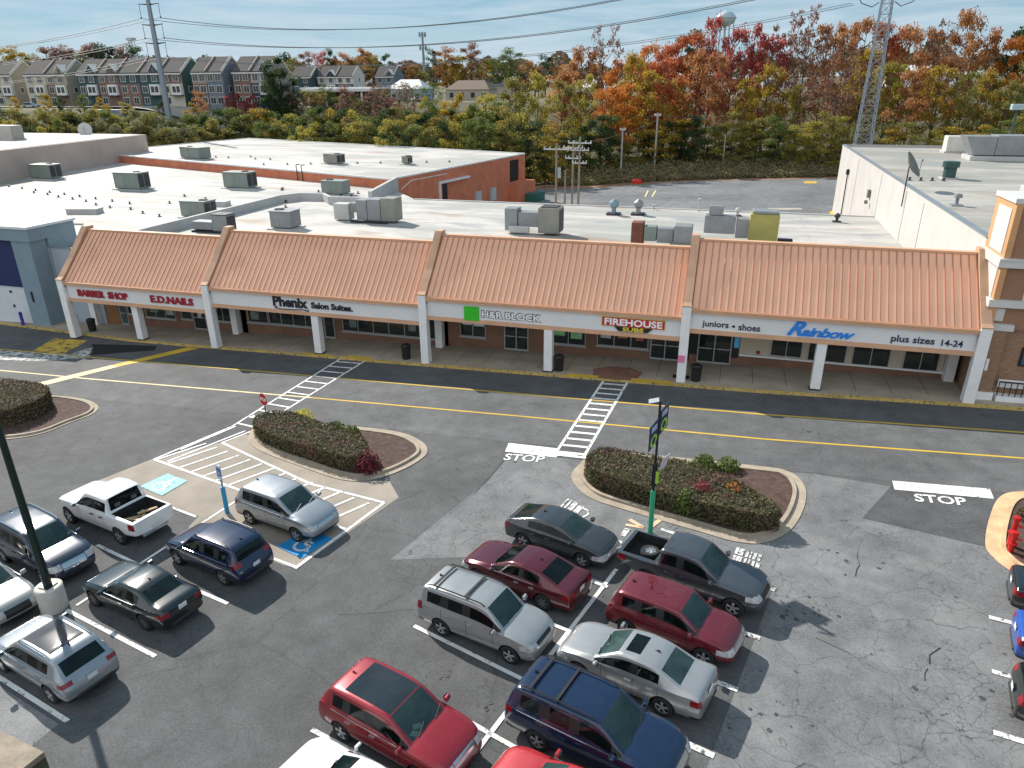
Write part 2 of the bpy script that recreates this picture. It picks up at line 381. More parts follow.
# ------------------------------------------------------------------ painted markings
y1 = Marks(4)
for a, b in zip([(-65, 39.5), (-44.5, 39.28), (-30, 39.25), (-12, 39.08), (3, 39.03), (16, 39.5)], [(-44.5, 39.28), (-30, 39.25), (-12, 39.08), (3, 39.03), (16, 39.5), (40, 39.9)]): y1.line(a, b, .15)
for a, b in zip([(-23.9, 35.77), (-11, 35.86), (3, 35.81), (15, 36.35)], [(-11, 35.86), (3, 35.81), (15, 36.35), (40, 37)]): y1.line(a, b, .15)
y1.build('yellow_lane_line', MAT['yellow'])
y2 = Marks(4); y2.line((-65, 35.6), (-41.4, 35.5), .15); y2.line((-41.4, 35.5), (-23.9, 35.77), .15); y2.build('faded_lane_line', MAT['cream'])
yd = Marks(5); yd.poly([(-44.5, 33.3), (-43.5, 33.2), (-40.9, 38.0), (-41.75, 38.05)]); yd.build('faded_diagonal_stripe', MAT['cream'])
yd = Marks(5); yd.poly([(-41.75, 38.05), (-40.9, 38.0), (-37.8, 42.65), (-38.9, 42.75)]); yd.build('yellow_diagonal_stripe', MAT['yellow'])
yx = Marks(4); yx.poly([(-51.8, 42.6), (-48.3, 42.6), (-47.6, 39.5), (-50.6, 39.3)]); yx.build('yellow_hatch_patch', paint_line('streaked yellow paint', (.62, .40, .05), .5, .05, 2.4))
ww = Marks(4); ww.poly([(-62, 39.2), (-51.5, 39.2), (-47.2, 39.5), (-46.5, 41.3), (-45.0, 39.6), (-45.0, 39.0), (-48.5, 37.7), (-62, 36.2)]); ww.build('flaked_white_paint', MAT['white_gone'])
bd = Marks(4); bd.poly([(-47.3, 41.9), (-41.6, 42.6), (-41.0, 41.6), (-45.3, 39.6), (-46.3, 41.0)]); bd.build('black_seal_patch', asphalt('black seal coat', .018, stain=0))
w = Marks(6)
# ladder crosswalks
def ladder(L0, L1, R0, R1, n, wd=.16, sw=.22):
    w.line(L0, L1, wd); w.line(R0, R1, wd)
    for i in range(n):
        t = (i + .5) / n
        a = (L0[0] + (L1[0] - L0[0]) * t, L0[1] + (L1[1] - L0[1]) * t); b = (R0[0] + (R1[0] - R0[0]) * t, R0[1] + (R1[1] - R0[1]) * t)
        w.line(a, b, sw)
ladder((-7.28, 31.6), (-6.62, 42.2), (-5.8, 31.6), (-5.1, 42.2), 13)
ladder((-26.1, 30.9), (-25.7, 42.6), (-24.6, 30.6), (-23.7, 42.6), 12, .14, .16)
w.line((-27.6, 26.45), (-26.1, 30.95), .14); w.line((-25.3, 28.97), (-24.6, 30.6), .14)
# hatch zone of the accessible aisle
A0, A1 = (-27.6, 26.45), (-14.4, 22.9); B0, B1 = (-25.3, 28.97), (-13.75, 25.3)
w.line(A0, (-20.6, 24.6), .15); w.line((-20.6, 24.6), A1, .15); w.line(B0, (-18.04, 26.05), .15); w.line((-18.04, 26.05), B1, .15)
w.line(B1, (-15.0, 19.9), .16)
dd = Vector((math.cos(R(59.5)), math.sin(R(59.5))))
for i in range(15):
    t = (i + .15) / 14.4
    a = Vector((A0[0] + (A1[0] - A0[0]) * t, A0[1] + (A1[1] - A0[1]) * t)); b = a + dd * (2.66 - .5 * t)
    if b.x > -13.9: continue
    w.line(a, b, .15)
for k, (a, b) in enumerate([((-27.0, 27.75), (-25.9, 31.0)), ((-26.7, 26.4), (-24.95, 30.6)), ((-25.9, 32.6), (-24.6, 31.6))]): w.line(a, b, .14)
for a, b in [((-21.5, 22.2), (-28.3, 23.85)), ((-15.06, 20.0), (-21.1, 21.45)), ((-21.75, 15.9), (-20.5, 24.6))]: w.line(a, b, .13)
# left stalls
for a, b in [((-24.2, 19.3), (-21.3, 18.55)), ((-21.3, 18.55), (-16.25, 17.4)), ((-26.5, 16.75), (-23.6, 16.05)), ((-21.9, 15.6), (-16.9, 14.45)), ((-25, 13.2), (-17.5, 11.5))]: w.line(a, b, .15)
w.build('white_markings', MAT['white'])
w = Marks(7)
for a, b in [((-9.05, 18.0), (-3.75, 16.25)), ((-5.3, 19.55), (-3.85, 19.1)), ((-10.15, 13.13), (-5.2, 11.9)), ((-4.25, 22.15), (-2.9, 21.75)), ((-6.6, 14.85), (-4.2, 14.05)),
             ((-5.9, 11.2), (-2.75, 22.9)), ((-5.0, 25.0), (-1.9, 24.1))]: w.line(a, b, .15)
w.build('stall_lines', MAT['white'])
w = Marks(7)
for a, b in [((-1.0, 24.25), (3.03, 23.05)), ((-1.5, 21.4), (2.44, 20.3)), ((-2, 18.9), (1.75, 17.8)), ((-2.5, 16.3), (1.14, 15.2)), ((9.9, 23.3), (15, 22.2)), ((9.25, 20.55), (14.5, 19.5)), ((8.6, 18.0), (14, 16.9)), ((8.0, 15.3), (13, 14.2))]: w.line(a, b, .2)
w.build('worn_stall_lines', MAT['white_old'])
w = Marks(7); w.poly([(-9.95, 32.4), (-7.2, 32.35), (-7.1, 31.35), (-9.85, 31.4)]); w.poly([(8.46, 32.58), (12.46, 32.76), (12.37, 31.85), (8.42, 31.74)])
w.poly([(-7.2, 32.0), (-5.6, 31.75), (-5.6, 31.55), (-7.15, 31.55)])
w.build('stop_bar', MAT['white'])
def ground_text(name, body, P0, ux, uy, wd, ht, mat, lvl=8, bold=.02):
    mbt = text_mesh(body, 0, wd, 0, ht, 0, .001, bold=bold); m2 = Marks(lvl)
    bmv = [(P0[0] + ux[0] * v[0] + uy[0] * v[2], P0[1] + ux[1] * v[0] + uy[1] * v[2]) for v in mbt.v]
    keep = [f for f in mbt.f if all(mbt.v[i][1] < -.0005 for i in f)]
    m2.add([m2.P(*p) for p in bmv], keep)
    return m2.build(name, mat)
ground_text('stop_lettering', 'STOP', (-9.68, 30.48), (1, .09), (-.06, 1), 2.05, .72, MAT['white'])
ground_text('stop_lettering', 'STOP', (9.1, 30.85), (1, .05), (.06, 1), 2.05, .7, MAT['white'])
# accessible symbols
def isa(q, mat, sym, ux, c, s):
    b = Marks(8); b.poly(q); b.build('accessible_symbol_panel', mat)
    m = Marks(9); ux = Vector(ux).normalized(); uy = Vector((-ux.y, ux.x)); P = lambda a, d: (c[0] + (ux.x * a + uy.x * d) * s, c[1] + (ux.y * a + uy.y * d) * s)
    for i in range(14):
        t0, t1 = R(100 + i * 17.5), R(100 + (i + 1) * 17.5)
        m.line(P(.30 * math.cos(t0), .30 * math.sin(t0) - .12), P(.30 * math.cos(t1), .30 * math.sin(t1) - .12), .1 * s)
    m.line(P(-.06, .38), P(-.02, -.02), .12 * s); m.line(P(-.02, .16), P(.22, .14), .09 * s); m.line(P(-.02, -.02), P(.24, -.04), .1 * s); m.line(P(.22, -.02), P(.34, -.34), .1 * s); m.line(P(.3, -.32), P(.42, -.28), .09 * s)
    m.poly([P(-.07 + .085 * math.cos(t * math.pi / 5), .52 + .085 * math.sin(t * math.pi / 5)) for t in range(10)])
    m.build('accessible_symbol', sym)
isa([(-26.14, 23.87), (-25.76, 25.32), (-24.2, 24.9), (-24.41, 23.38)], MAT['blue_old'], MAT['white'], (.97, -.25), (-25.1, 24.3), 1.25)
isa([(-16.58, 21.05), (-16.05, 22.5), (-14.6, 22.15), (-15.1, 20.55)], MAT['blue_new'], MAT['white'], (.97, -.25), (-15.5, 21.5), 1.2)
# stencilled marks round the pickup bay
w = Marks(8)
ux = Vector((.86, -.42)); uy = Vector((.25, .95))
for i, (a, wd) in enumerate([(0, .1), (.2, .1), (.38, .07), (.52, .16), (.72, .07), (.86, .2)]):
    p = Vector((-5.85, 26.78)) + ux * a; w.line(p, p + uy * (.8 if i < 4 else .72), wd)
p = Vector((-5.15, 26.35)); w.line(p, p + ux * .45, .1); w.line(p + uy * .66, p + uy * .66 + ux * .4, .1); w.line(p + ux * .45, p + ux * .6 + uy * .4, .1); w.line(p + ux * .4 + uy * .66, p + ux * .6 + uy * .4, .09)
for q in ([(-2.95, 25.2), (-2.75, 25.15), (-2.6, 25.75), (-2.85, 25.8)], [(-3.3, 24.95), (-2.8, 24.8), (-2.8, 24.6), (-3.3, 24.75)], [(-1.4, 26.0), (-.75, 25.75), (-.72, 25.95), (-1.35, 26.15)]): w.poly(q)
for i, (a, wd) in enumerate([(0, .12), (.18, .18), (.42, .1), (.56, .06), (.72, .12), (.9, .12)]):
    p = Vector((1.62, 25.0)) + Vector((.93, -.3)) * a; w.line(p, p + Vector((.1, .46)), wd)
    p = Vector((1.5, 24.45)) + Vector((.93, -.3)) * a * 1.05; w.line(p, p + Vector((.1, .46)), wd * (1.2 if i % 2 else .8))
w.build('stencilled_bay_marks', MAT['white_old'])
w = Marks(8); w.line((-2.85, 26.05), (-2.1, 26.0), .17); w.line((-2.75, 26.5), (-2.12, 26.02), .2); w.line((-1.85, 26.05), (-1.5, 26.75), .2)
w.build('orange_bay_marks', paint_line('faded orange paint', (.75, .5, .32), .6))
mk = Marks(4); mk.poly([(13.0, 151.2), (15.2, 151.2), (15.6, 154.5), (13.3, 154.5)]); mk.build('yellow_back_lot_patch', MAT['yellow'])
mk = Marks(4); mk.line((-14.6, 131), (-15.1, 140), .25); mk.line((-13.4, 131), (-13.7, 140), .25); mk.build('back_lot_lines', MAT['cream'])
mk = Marks(4); mk.poly([(5.5, 116.8), (10.5, 117.2), (10.3, 119.0), (5.6, 118.6)]); mk.build('concrete_drain_apron', MAT['concrete'])

# dark drips in the bays and sealed cracks on the old paving
gq = random.Random(21); w = Marks(5)
def blot(x, y, r_):
    n_ = 9; w.poly([(x + r_ * gq.uniform(.55, 1.25) * math.cos(i * 2 * math.pi / n_), y + r_ * gq.uniform(.55, 1.25) * math.sin(i * 2 * math.pi / n_)) for i in range(n_)])
for cx_, cy_, n_, sp_ in [(3.6, 22.3, 12, .7), (3.9, 21.9, 8, .5), (-4.6, 17.5, 9, .5), (2.3, 17.3, 9, .6), (-5.0, 15.2, 6, .35), (-7.3, 15.9, 5, .3), (-3.2, 20.9, 7, .5), (-17.0, 15.6, 4, .4), (-18.6, 12.4, 3, .5), (7.5, 19.5, 8, .9), (6.2, 25.5, 6, .8), (1.4, 24.3, 5, .5), (-22.6, 18.9, 5, .5), (5.3, 36.8, 3, .5), (5.6, 37.3, 4, .4), (-1, 40.6, 3, .5), (-52, 41.5, 5, .7)]:
    for k in range(n_): blot(cx_ + gq.gauss(0, sp_), cy_ + gq.gauss(0, sp_ * .7), gq.uniform(.025, .095))
w.build('oil_stain', M('oil stained asphalt', (.055, .056, .057), .7, var=.4, sc=3))
w = Marks(5)
def seam(pts, wd):
    for a, b in zip(pts, pts[1:]):
        wd = wd * .45 if wd < .1 else wd
        m_ = ((a[0] + b[0]) / 2 + gq.gauss(0, .07), (a[1] + b[1]) / 2 + gq.gauss(0, .07)); w.line(a, m_, wd); w.line(m_, b, wd)
for p_, wd in [([(5.9, 24.6), (6.15, 25.4), (6.2, 26.3), (6.5, 27.2)], .07), ([(7.5, 20.4), (8.0, 21.3)], .08), ([(7.2, 19.6), (7.4, 20.2)], .05), ([(4.2, 20.8), (5.2, 20.3), (6.4, 19.6), (7.6, 19.7), (9, 19.2)], .035), ([(2.2, 14.5), (3.5, 15.6), (4.6, 15.4), (6, 16.3), (7.3, 16.0)], .035),
               ([(6.0, 12.5), (6.1, 14.5), (6.0, 17), (6.3, 19.5)], .03), ([(-9.6, 31), (-10, 27), (-10.9, 23.5), (-11.5, 21.4)], .05), ([(-34, 26), (-31, 27.5), (-28, 30.5), (-27, 31.5)], .04), ([(-33, 20), (-30, 22), (-28.5, 24)], .04), ([(-13.2, 25.6), (-12.6, 26.6), (-11.6, 27.4), (-11.2, 29)], .05), ([(-12, 17.9), (-10.2, 18.5), (-8.8, 18.9)], .04)]: seam(p_, wd)
w.build('sealed_crack', M('tar filled crack', (.022, .022, .023), .6, var=.2))
# ------------------------------------------------------------------ islands
def smooth_loop(pts, n=5):
    out = []; k = len(pts)
    for i in range(k):
        p0, p1, p2, p3 = [Vector(pts[(i + d) % k]) for d in (-1, 0, 1, 2)]
        for s in range(n):
            t = s / n
            out.append(.5 * ((2 * p1) + (p2 - p0) * t + (2 * p0 - 5 * p1 + 4 * p2 - p3) * t * t + (3 * p1 - p0 - 3 * p2 + p3) * t ** 3))
    return out
def inset(pts, d):
    k = len(pts); ar = sum(pts[i].x * pts[(i + 1) % k].y - pts[(i + 1) % k].x * pts[i].y for i in range(k))
    s = 1 if ar > 0 else -1; out = []
    for i in range(k):
        t = (pts[(i + 1) % k] - pts[i - 1]).normalized(); out.append(pts[i] + Vector((-t.y, t.x)) * d * s)
    return out
def island(outer, gut, kmat):
    lo = smooth_loop(outer); a = inset(lo, gut); b = inset(lo, gut + .17); k = len(lo)
    sheet('island_gutter', [(p.x, p.y) for p in lo], 9, kmat)
    mb = MB(); h = .14
    for i in range(k):
        j = (i + 1) % k; P = lambda q, z: (q.x, q.y, gz(q.x, q.y) + z)
        mb.quad(P(a[i], 0), P(a[j], 0), P(a[j], h), P(a[i], h)); mb.quad(P(a[i], h), P(a[j], h), P(b[j], h), P(b[i], h)); mb.quad(P(b[i], h), P(b[j], h), P(b[j], .02), P(b[i], .02))
    tag(mb.build('island_kerb', kmat), kind='structure')
    sheet('mulch_bed', [(p.x, p.y) for p in inset(lo, gut + .15)], 24, MAT['mulch'])
island([(-46, 30.8), (-44.2, 31.6), (-41.1, 32.45), (-38.3, 32.4), (-36.5, 31.7), (-35.8, 30.6), (-36.1, 29.2), (-36.5, 27.6), (-38, 26.5), (-41, 26.0), (-46, 26.3), (-49, 28.5)], .25, MAT['kerb'])
island([(-24.0, 29.5), (-24.75, 31.1), (-24.2, 32.1), (-22.3, 32.35), (-17.0, 32.45), (-14.8, 31.7), (-13.8, 30.5), (-13.9, 29.2), (-14.6, 27.8), (-15.6, 26.9), (-17.0, 26.8), (-19.4, 27.5), (-22.4, 28.5)], .4, MAT['kerb'])
island([(-5.95, 29.5), (-5.85, 30.9), (-5.35, 32.1), (-4.0, 32.65), (2.4, 32.68), (4.0, 32.4), (4.6, 31.1), (4.45, 29.3), (3.8, 27.3), (2.8, 26.1), (1.7, 25.85), (.2, 26.25), (-3.3, 27.3), (-4.9, 28.0)], .42, MAT['kerb'])
island([(15.5, 33.1), (13.5, 32.75), (12.6, 32.0), (11.8, 30.3), (11.1, 28.3), (11.0, 27.3), (11.6, 26.1), (13.5, 25.3), (19, 24.5), (22, 27), (21, 32.5)], .5, MAT['kerb_tan'])
# ------------------------------------------------------------------ strip mall
MAT['orange_roof'] = M('salmon standing seam metal', (.80, .435, .28), .55, var=.09, sc=.35, spec=.4)
MAT['orange_rib_shaded'] = M('shade-darkened salmon rib', (.40, .18, .115), .55, var=.1, sc=.35)  # roof metal darkened on the ribs to paint in their shadow lines
MAT['tan_trim'] = M('tan painted trim', (.62, .36, .22), .6, var=.12, sc=.8)
MAT['tan_cap'] = M('tan rake cap', (.50, .30, .19), .7, var=.18, sc=.8)
MAT['white_panel'] = M('white fascia panel', (.70, .71, .72), .6, var=.06, sc=.5)
MAT['white_col'] = M('white painted column', (.78, .78, .78), .65, var=.08, sc=1.5)
MAT['membrane'] = None
def membrane(name, base):
    m, nt, b, o = new_mat(name); v = coords(nt)
    mp = N(nt, 'ShaderNodeMapping'); mp.inputs['Scale'].default_value = (.35, 1.0, 1.0); nt.links.new(v, mp.inputs[0])
    big = noise(nt, mp.outputs[0], .16, 6, .62, .8); fine = noise(nt, v, 1.6, 5, .65); sp = noise(nt, mp.outputs[0], .33, 4, .55, .3)
    c = mixc(nt, 1.0, (*base, 1), ramp(nt, fine, [(.28, g3(.88)), (.7, g3(1.06))]), 'MULTIPLY')
    br = N(nt, 'ShaderNodeTexBrick', i_Scale=1.0); br.inputs['Color1'].default_value = g3(1.0); br.inputs['Color2'].default_value = g3(.93); br.inputs['Mortar'].default_value = g3(.72); br.inputs['Mortar Size'].default_value = .045; br.inputs['Brick Width'].default_value = 14; br.inputs['Row Height'].default_value = 2.6
    nt.links.new(v, br.inputs['Vector']); c = mixc(nt, 1.0, c, br.outputs['Color'], 'MULTIPLY')
    c = mixc(nt, ramp(nt, big, [(.44, g3(0)), (.57, g3(.85))]), c, (base[0]*.58, base[1]*.62, base[2]*.61, 1))
    c = mixc(nt, ramp(nt, sp, [(.60, g3(0)), (.68, g3(.6))]), c, (.30, .20, .13, 1))
    c = mixc(nt, ramp(nt, sp, [(.33, g3(.7)), (.40, g3(0))]), c, (.25, .265, .29, 1))
    nt.links.new(c, b.inputs['Base Color']); b.inputs['Roughness'].default_value = .75
    return m
MAT['membrane'] = membrane('white roof membrane', (.53, .50, .465))
MAT['parapet'] = M('painted parapet', (.46, .455, .445), .8, var=.12, sc=.6)
MAT['brick'] = brick('storefront brick', (.16, .06, .034), (.22, .085, .048), (.24, .18, .13))
MAT['brick_red'] = brick('red brick', (.52, .135, .06), (.60, .17, .08), (.50, .22, .14))
MAT['brick_tower'] = brick('brown brick', (.22, .10, .05), (.32, .16, .08), (.30, .24, .18))
MAT['beige'] = M('beige render', (.52, .45, .35), .8, var=.08)
MAT['pane'] = glass('shop window glass', (.018, .026, .027), .06)
MAT['pane_teal'] = glass('door glass', (.05, .09, .09), .08)
MAT['frame'] = M('aluminium frame', (.45, .46, .46), .4, metal=.4, var=.06)
MAT['dark'] = M('black plastic', (.012, .012, .013), .5, var=.2)
MAT['paper'] = M('white poster paper', (.75, .76, .76), .7, var=.05)
MAT['soffit'] = M('white soffit', (.62, .61, .58), .8, var=.08)
MAT['conc_wall'] = M('pale painted concrete wall', (.50, .47, .44), .85, var=.10, sc=.35)
MAT['coping'] = M('grey metal coping', (.34, .37, .39), .4, metal=.5, var=.1)

mall = thing('strip_mall', 'long strip mall with salmon metal mansard roof and white columns along the road', 'shopping mall', (-18, 44.8, -.6))
SEC = [(-49.65, -36.62, 2.63, 1.25, 6.15), (-36.08, -19.37, 3.135, 1.81, 6.68), (-18.83, -2.12, 3.645, 2.275, 7.2), (-1.58, 13.72, 4.2, 2.86, 7.74)]
YF, YW, YR = 43.0, 46.6, 46.35
for (a, b, ze, zb, zr) in SEC:
    m = MB(); m.hexa([(a, 42.92, ze + .16), (b, 42.92, ze + .16), (b, YR, zr), (a, YR, zr)], [(a, 42.86, ze + .24), (b, 42.86, ze + .24), (b, YR - .06, zr + .06), (a, YR - .06, zr + .06)])
    n = int((b - a) / .41)
    d = Vector((0, YR - 42.86, zr - ze - .24)).normalized(); nn = Vector((0, -d.z, d.y))
    for i in range(n + 1):
        x = a + (b - a) * i / n
        x = min(max(x, a + .03), b - .03)
        p = Vector((x, 42.9, ze + .27)); q = Vector((x, YR - .1, zr + .03)); w_ = .022
        m.hexa([p + Vector((-w_, 0, 0)), p + Vector((w_, 0, 0)), q + Vector((w_, 0, 0)), q + Vector((-w_, 0, 0))], [p + Vector((-w_, 0, 0)) + nn * .035, p + Vector((w_, 0, 0)) + nn * .035, q + Vector((w_, 0, 0)) + nn * .035, q + Vector((-w_, 0, 0)) + nn * .035], 1)
    m.build('mansard_roof', [MAT['orange_roof'], MAT['orange_rib_shaded']], mall, True)
    m = MB(); m.box(a, b, YR - .12, YR + .3, zr + .065, zr + .2); m.build('ridge_cap', MAT['tan_trim'], mall, True)
    m = MB(); m.box(a, b, 42.74, 42.98, ze - .02, ze + .155); m.box(a, b, 42.70, 42.76, ze + .13, ze + .24); m.build('gutter', MAT['tan_trim'], mall, True)
    m = MB(); m.box(a, b, 42.95, 43.15, zb + .27, ze - .022); m.build('fascia', MAT['white_panel'], mall, True)
    m = MB(); m.box(a, b, 42.88, 43.17, zb, zb + .266); m.build('fascia_trim', MAT['tan_trim'], mall, True)
    m = MB(); m.box(a, b, 43.175, YW - .005, zb + .05, zb + .15); m.build('soffit', MAT['soffit'], mall, True)
    m = MB(); m.box(a, b, YR + .305, YR + .45, 4.05, zr + .1); m.build('mansard_back', MAT['parapet'], mall, True)
# rake piers with their columns
PIER = [(-50.2, -49.67, 2.63, 6.15), (-36.6, -36.1, 3.135, 6.68), (-19.35, -18.85, 3.645, 7.2), (-2.1, -1.6, 4.2, 7.74), (13.74, 14.28, 4.2, 7.74)]
for (a, b, ze, zr) in PIER:
    m = MB(); lo = lambda y, z: (a, y, z)
    prof = [(42.78, ze - .05), (42.7, ze + .42), (42.95, ze + .55), (44.2, ze + 1.75), (46.2, zr + .42), (46.85, zr + .42), (46.85, 4.0), (43.2, ze - .3)]
    m.hexa([(a, y, z) for y, z in prof], [(b, y, z) for y, z in prof]); m.build('rake_wall', MAT['tan_cap'], mall, True)
    g = gz(a, 43) + .15
    m = MB(); m.hexa([(a - .02, 42.68, g), (b + .02, 42.68, g), (b + .02, 43.32, g), (a - .02, 43.32, g)], [(a - .02, 42.66, ze + .36), (b + .02, 42.66, ze + .36), (b + .02, 42.776, ze + .36), (a - .02, 42.776, ze + .36)])
    m.box(a + .02, b - .02, 42.74, 43.3, g, ze - .32)
    m.build('column', MAT['white_col'], mall, True)
    m = MB(); m.box(a - .05, b + .05, 42.62, 42.80, ze + .365, ze + .43); m.build('column_cap', MAT['tan_cap'], mall, True)
# plain columns, front and back
for x, yf in [(-43.65, 43.15), (-27.6, 42.95), (-10.4, 42.72), (5.98, 42.95)]:
    zb = [s[3] for s in SEC if s[0] < x < s[1]][0]; g = gz(x, yf) + .15
    m = MB(); m.box(x - .27, x + .27, yf, yf + .55, g, zb - .003); m.build('column', MAT['white_col'], mall, True)
    m = MB(); m.box(x - .31, x + .31, yf - .04, yf + .59, g, g + .09); m.build('column_base', MAT['dark'], mall, True)
for x in (-51.0, -36.9, -19.4, 13.75):
    zb = [s[3] for s in SEC if s[0] - 1.7 < x < s[1] + .2][0] if x > -50 else 1.25
    m = MB(); m.box(x - .27, x + .27, 46.0, 46.55, gz(x, 46) + .15, zb + .04); m.build('column', MAT['white_col'], mall, True)
# storefront walls
for k, (a, b, ze, zb, zr) in enumerate(SEC):
    m = MB(); m.hexa([(a - .5, YW, gz(a, YW)), (b + .5, YW, gz(b, YW)), (b + .5, YW + .3, gz(b, YW)), (a - .5, YW + .3, gz(a, YW))], [(a - .5, YW, zb + .2), (b + .5, YW, zb + .2), (b + .5, YW + .3, zb + .2), (a - .5, YW + .3, zb + .2)])
    m.build('storefront_wall', MAT['brick'], mall, True)
def window(x0, x1, z0, z1, n=1, sill=True, pane=None):
    f = MB(); t = .05; y = YW
    f.box(x0, x1, y - .06, y - .002, z1 - t, z1); f.box(x0, x1, y - .06, y - .002, z0, z0 + t)
    for i in range(n + 1):
        x = x0 + (x1 - x0 - t) * i / n; f.box(x, x + t, y - .058, y - .003, z0 + t, z1 - t)
    if sill: f.box(x0 - .08, x1 + .08, y - .16, y - .003, z0 - .1, z0 - .003)
    o = f.build('window', MAT['frame'], mall, True)
    p = MB()
    p.box(x0 + t, x1 - t, y - .035, y - .006, z0 + t + .002, z1 - t - .002)
    off = mall.location; p.v = [(a - off.x, b - off.y, c - off.z) for a, b, c in p.v]
    p.build('pane', pane or MAT['pane'], o)
def door(x0, x1, z1, n=2, pane=None, split=True):
    z0 = gz((x0 + x1) / 2, YW) + .16; f = MB(); t = .07; y = YW
    f.box(x0, x1, y - .08, y - .002, z1 - t, z1); f.box(x0, x1, y - .08, y - .002, z0, z0 + .12)
    for i in range(n + 1):
        x = x0 + (x1 - x0 - t) * i / n; f.box(x, x + t, y - .078, y - .003, z0 + .12, z1 - t)
    if split: f.box(x0 + t, x1 - t, y - .075, y - .004, z0 + 1.0, z0 + 1.06)
    o = f.build('door', MAT['frame'], mall, True)
    off = mall.location
    p = MB(); p.box(x0 + t, x1 - t, y - .04, y - .006, z0 + .122, z1 - t - .002); p.v = [(a - off.x, b - off.y, c - off.z) for a, b, c in p.v]; p.build('pane', pane or MAT['pane'], o)
    h = MB(); xm = (x0 + x1) / 2
    for s in ((-.12, .12) if n == 2 else (.3,)): h.tube((xm + s, y - .13, z0 + .85), (xm + s, y - .13, z0 + 1.25), .02)
    h.v = [(a - off.x, b - off.y, c - off.z) for a, b, c in h.v]; h.build('handle', MAT['dark'], o)
# first section
window(-47.75, -46.3, -.72, 1.05, 1); window(-45.9, -42.95, -.85, 1.05, 3); window(-42.35, -41.3, -.72, 1.1, 1)
door(-48.65, -47.85, .95, 1, MAT['pane_teal']); door(-41.2, -39.95, 1.1, 1); window(-39.2, -37.4, -.62, 1.1, 2)
m = MB(); m.box(-50.1, -48.75, YW - .05, YW - .003, gz(-49, YW) + .15, 1.2); m.build('wall_panel', M('ochre brown panel', (.24, .115, .045), .8), mall, True)
# second section
window(-35.95, -34.1, -.45, 1.55, 1); window(-34.0, -29.6, -.42, 1.55, 4); door(-29.1, -28.2, 1.5, 1, split=False); window(-27.5, -19.75, -.45, 1.5, 6)
# third section
window(-17.9, -15.95, .02, 1.95, 2); door(-14.55, -12.75, 1.95, 2); window(-11.1, -8.65, .08, 1.95, 2); window(-7.85, -4.35, .25, 2.0, 3); door(-4.2, -2.25, 2.05, 2)
for x0, x1, z0, z1 in [(-17.55, -17.1, .9, 1.6), (-16.7, -16.2, .85, 1.6)]:
    m = MB(); m.box(x0 - .15, x1 + .15, YW - .07, YW - .062, z0, z1); m.build('window_poster', MAT['paper'], mall, True)
for x0, x1, z0, z1, c in [(-10.9, -10.1, .7, 1.3, (.25, .6, .25)), (-9.7, -8.9, .55, 1.4, (.3, .55, .3)), (-7.6, -6.9, .8, 1.5, (.5, .55, .55)), (1.18, 1.5, .9, 2.1, (.1, .45, .75)), (-47.4, -46.9, -.3, .4, (.55, .5, .4)), (-45.4, -44.6, -.4, .5, (.2, .28, .22)), (-43.8, -43.1, -.5, .6, (.4, .42, .35)), (-40.7, -40.3, -.5, .6, (.6, .6, .58)), (-35.6, -34.9, -.2, .6, (.18, .2, .2)), (-26.9, -26.3, -.1, .5, (.14, .18, .17)), (-22, -21.4, 0, .6, (.2, .2, .18)), (-14.2, -13.9, 1.0, 1.5, (.6, .6, .6)), (-13.3, -13.0, 1.0, 1.5, (.6, .6, .6)), (-6.4, -5.8, .9, 1.6, (.5, .3, .1)), (-5.2, -4.7, .8, 1.6, (.5, .12, .08)), (3.7, 4.2, .8, 2.2, (.06, .12, .25)), (4.6, 5.1, .8, 2.2, (.08, .16, .3)), (8.6, 9.1, .7, 2.2, (.3, .28, .28)), (9.35, 9.5, .8, 2.3, (.5, .15, .2)), (11.5, 11.9, .7, 1.1, (.5, .5, .5)), (12.4, 12.9, .8, 2.2, (.25, .25, .27))]:
    m = MB(); m.box(x0, x1, YW - .07, YW - .062, z0, z1); m.build('window_poster', M('coloured poster', c, .6, var=.4, sc=3), mall, True)
# fourth section: beige panels above a brick knee wall
m = MB(); m.box(1.55, 13.45, YW - .05, YW - .003, .5, 2.85); m.build('wall_panel', MAT['beige'], mall, True)
m = MB(); m.box(1.55, 13.5, YW - .2, YW - .052, .42, .54); m.build('ledge', MAT['white_col'], mall, True)
YW_ = YW; YW = 46.545
door(-1.1, 1.05, 2.75, 2); window(3.45, 5.35, .6, 2.7, 2, False); window(5.7, 6.15, .5, 2.7, 1, False); window(6.75, 7.95, .5, 2.7, 1, False); window(8.3, 10.45, .48, 2.7, 2, False); window(11.2, 13.15, .48, 2.7, 2, False)
YW = YW_
for x0_, x1_ in ((-1.6, -1.15), (1.08, 1.5)): m = MB(); m.box(x0_, x1_, YW - .06, YW - .004, .2, 2.8); m.build('dark_jamb', MAT['dark'], mall, True)
m = MB(); m.lathe([(.0, -.02), (.13, -.02), (.13, .02), (0, .02)], (2.72, YW - .07, .72), 16, 'Y'); m.build('red_roundel', M('red disc', (.3, .02, .03), .6), mall, True)
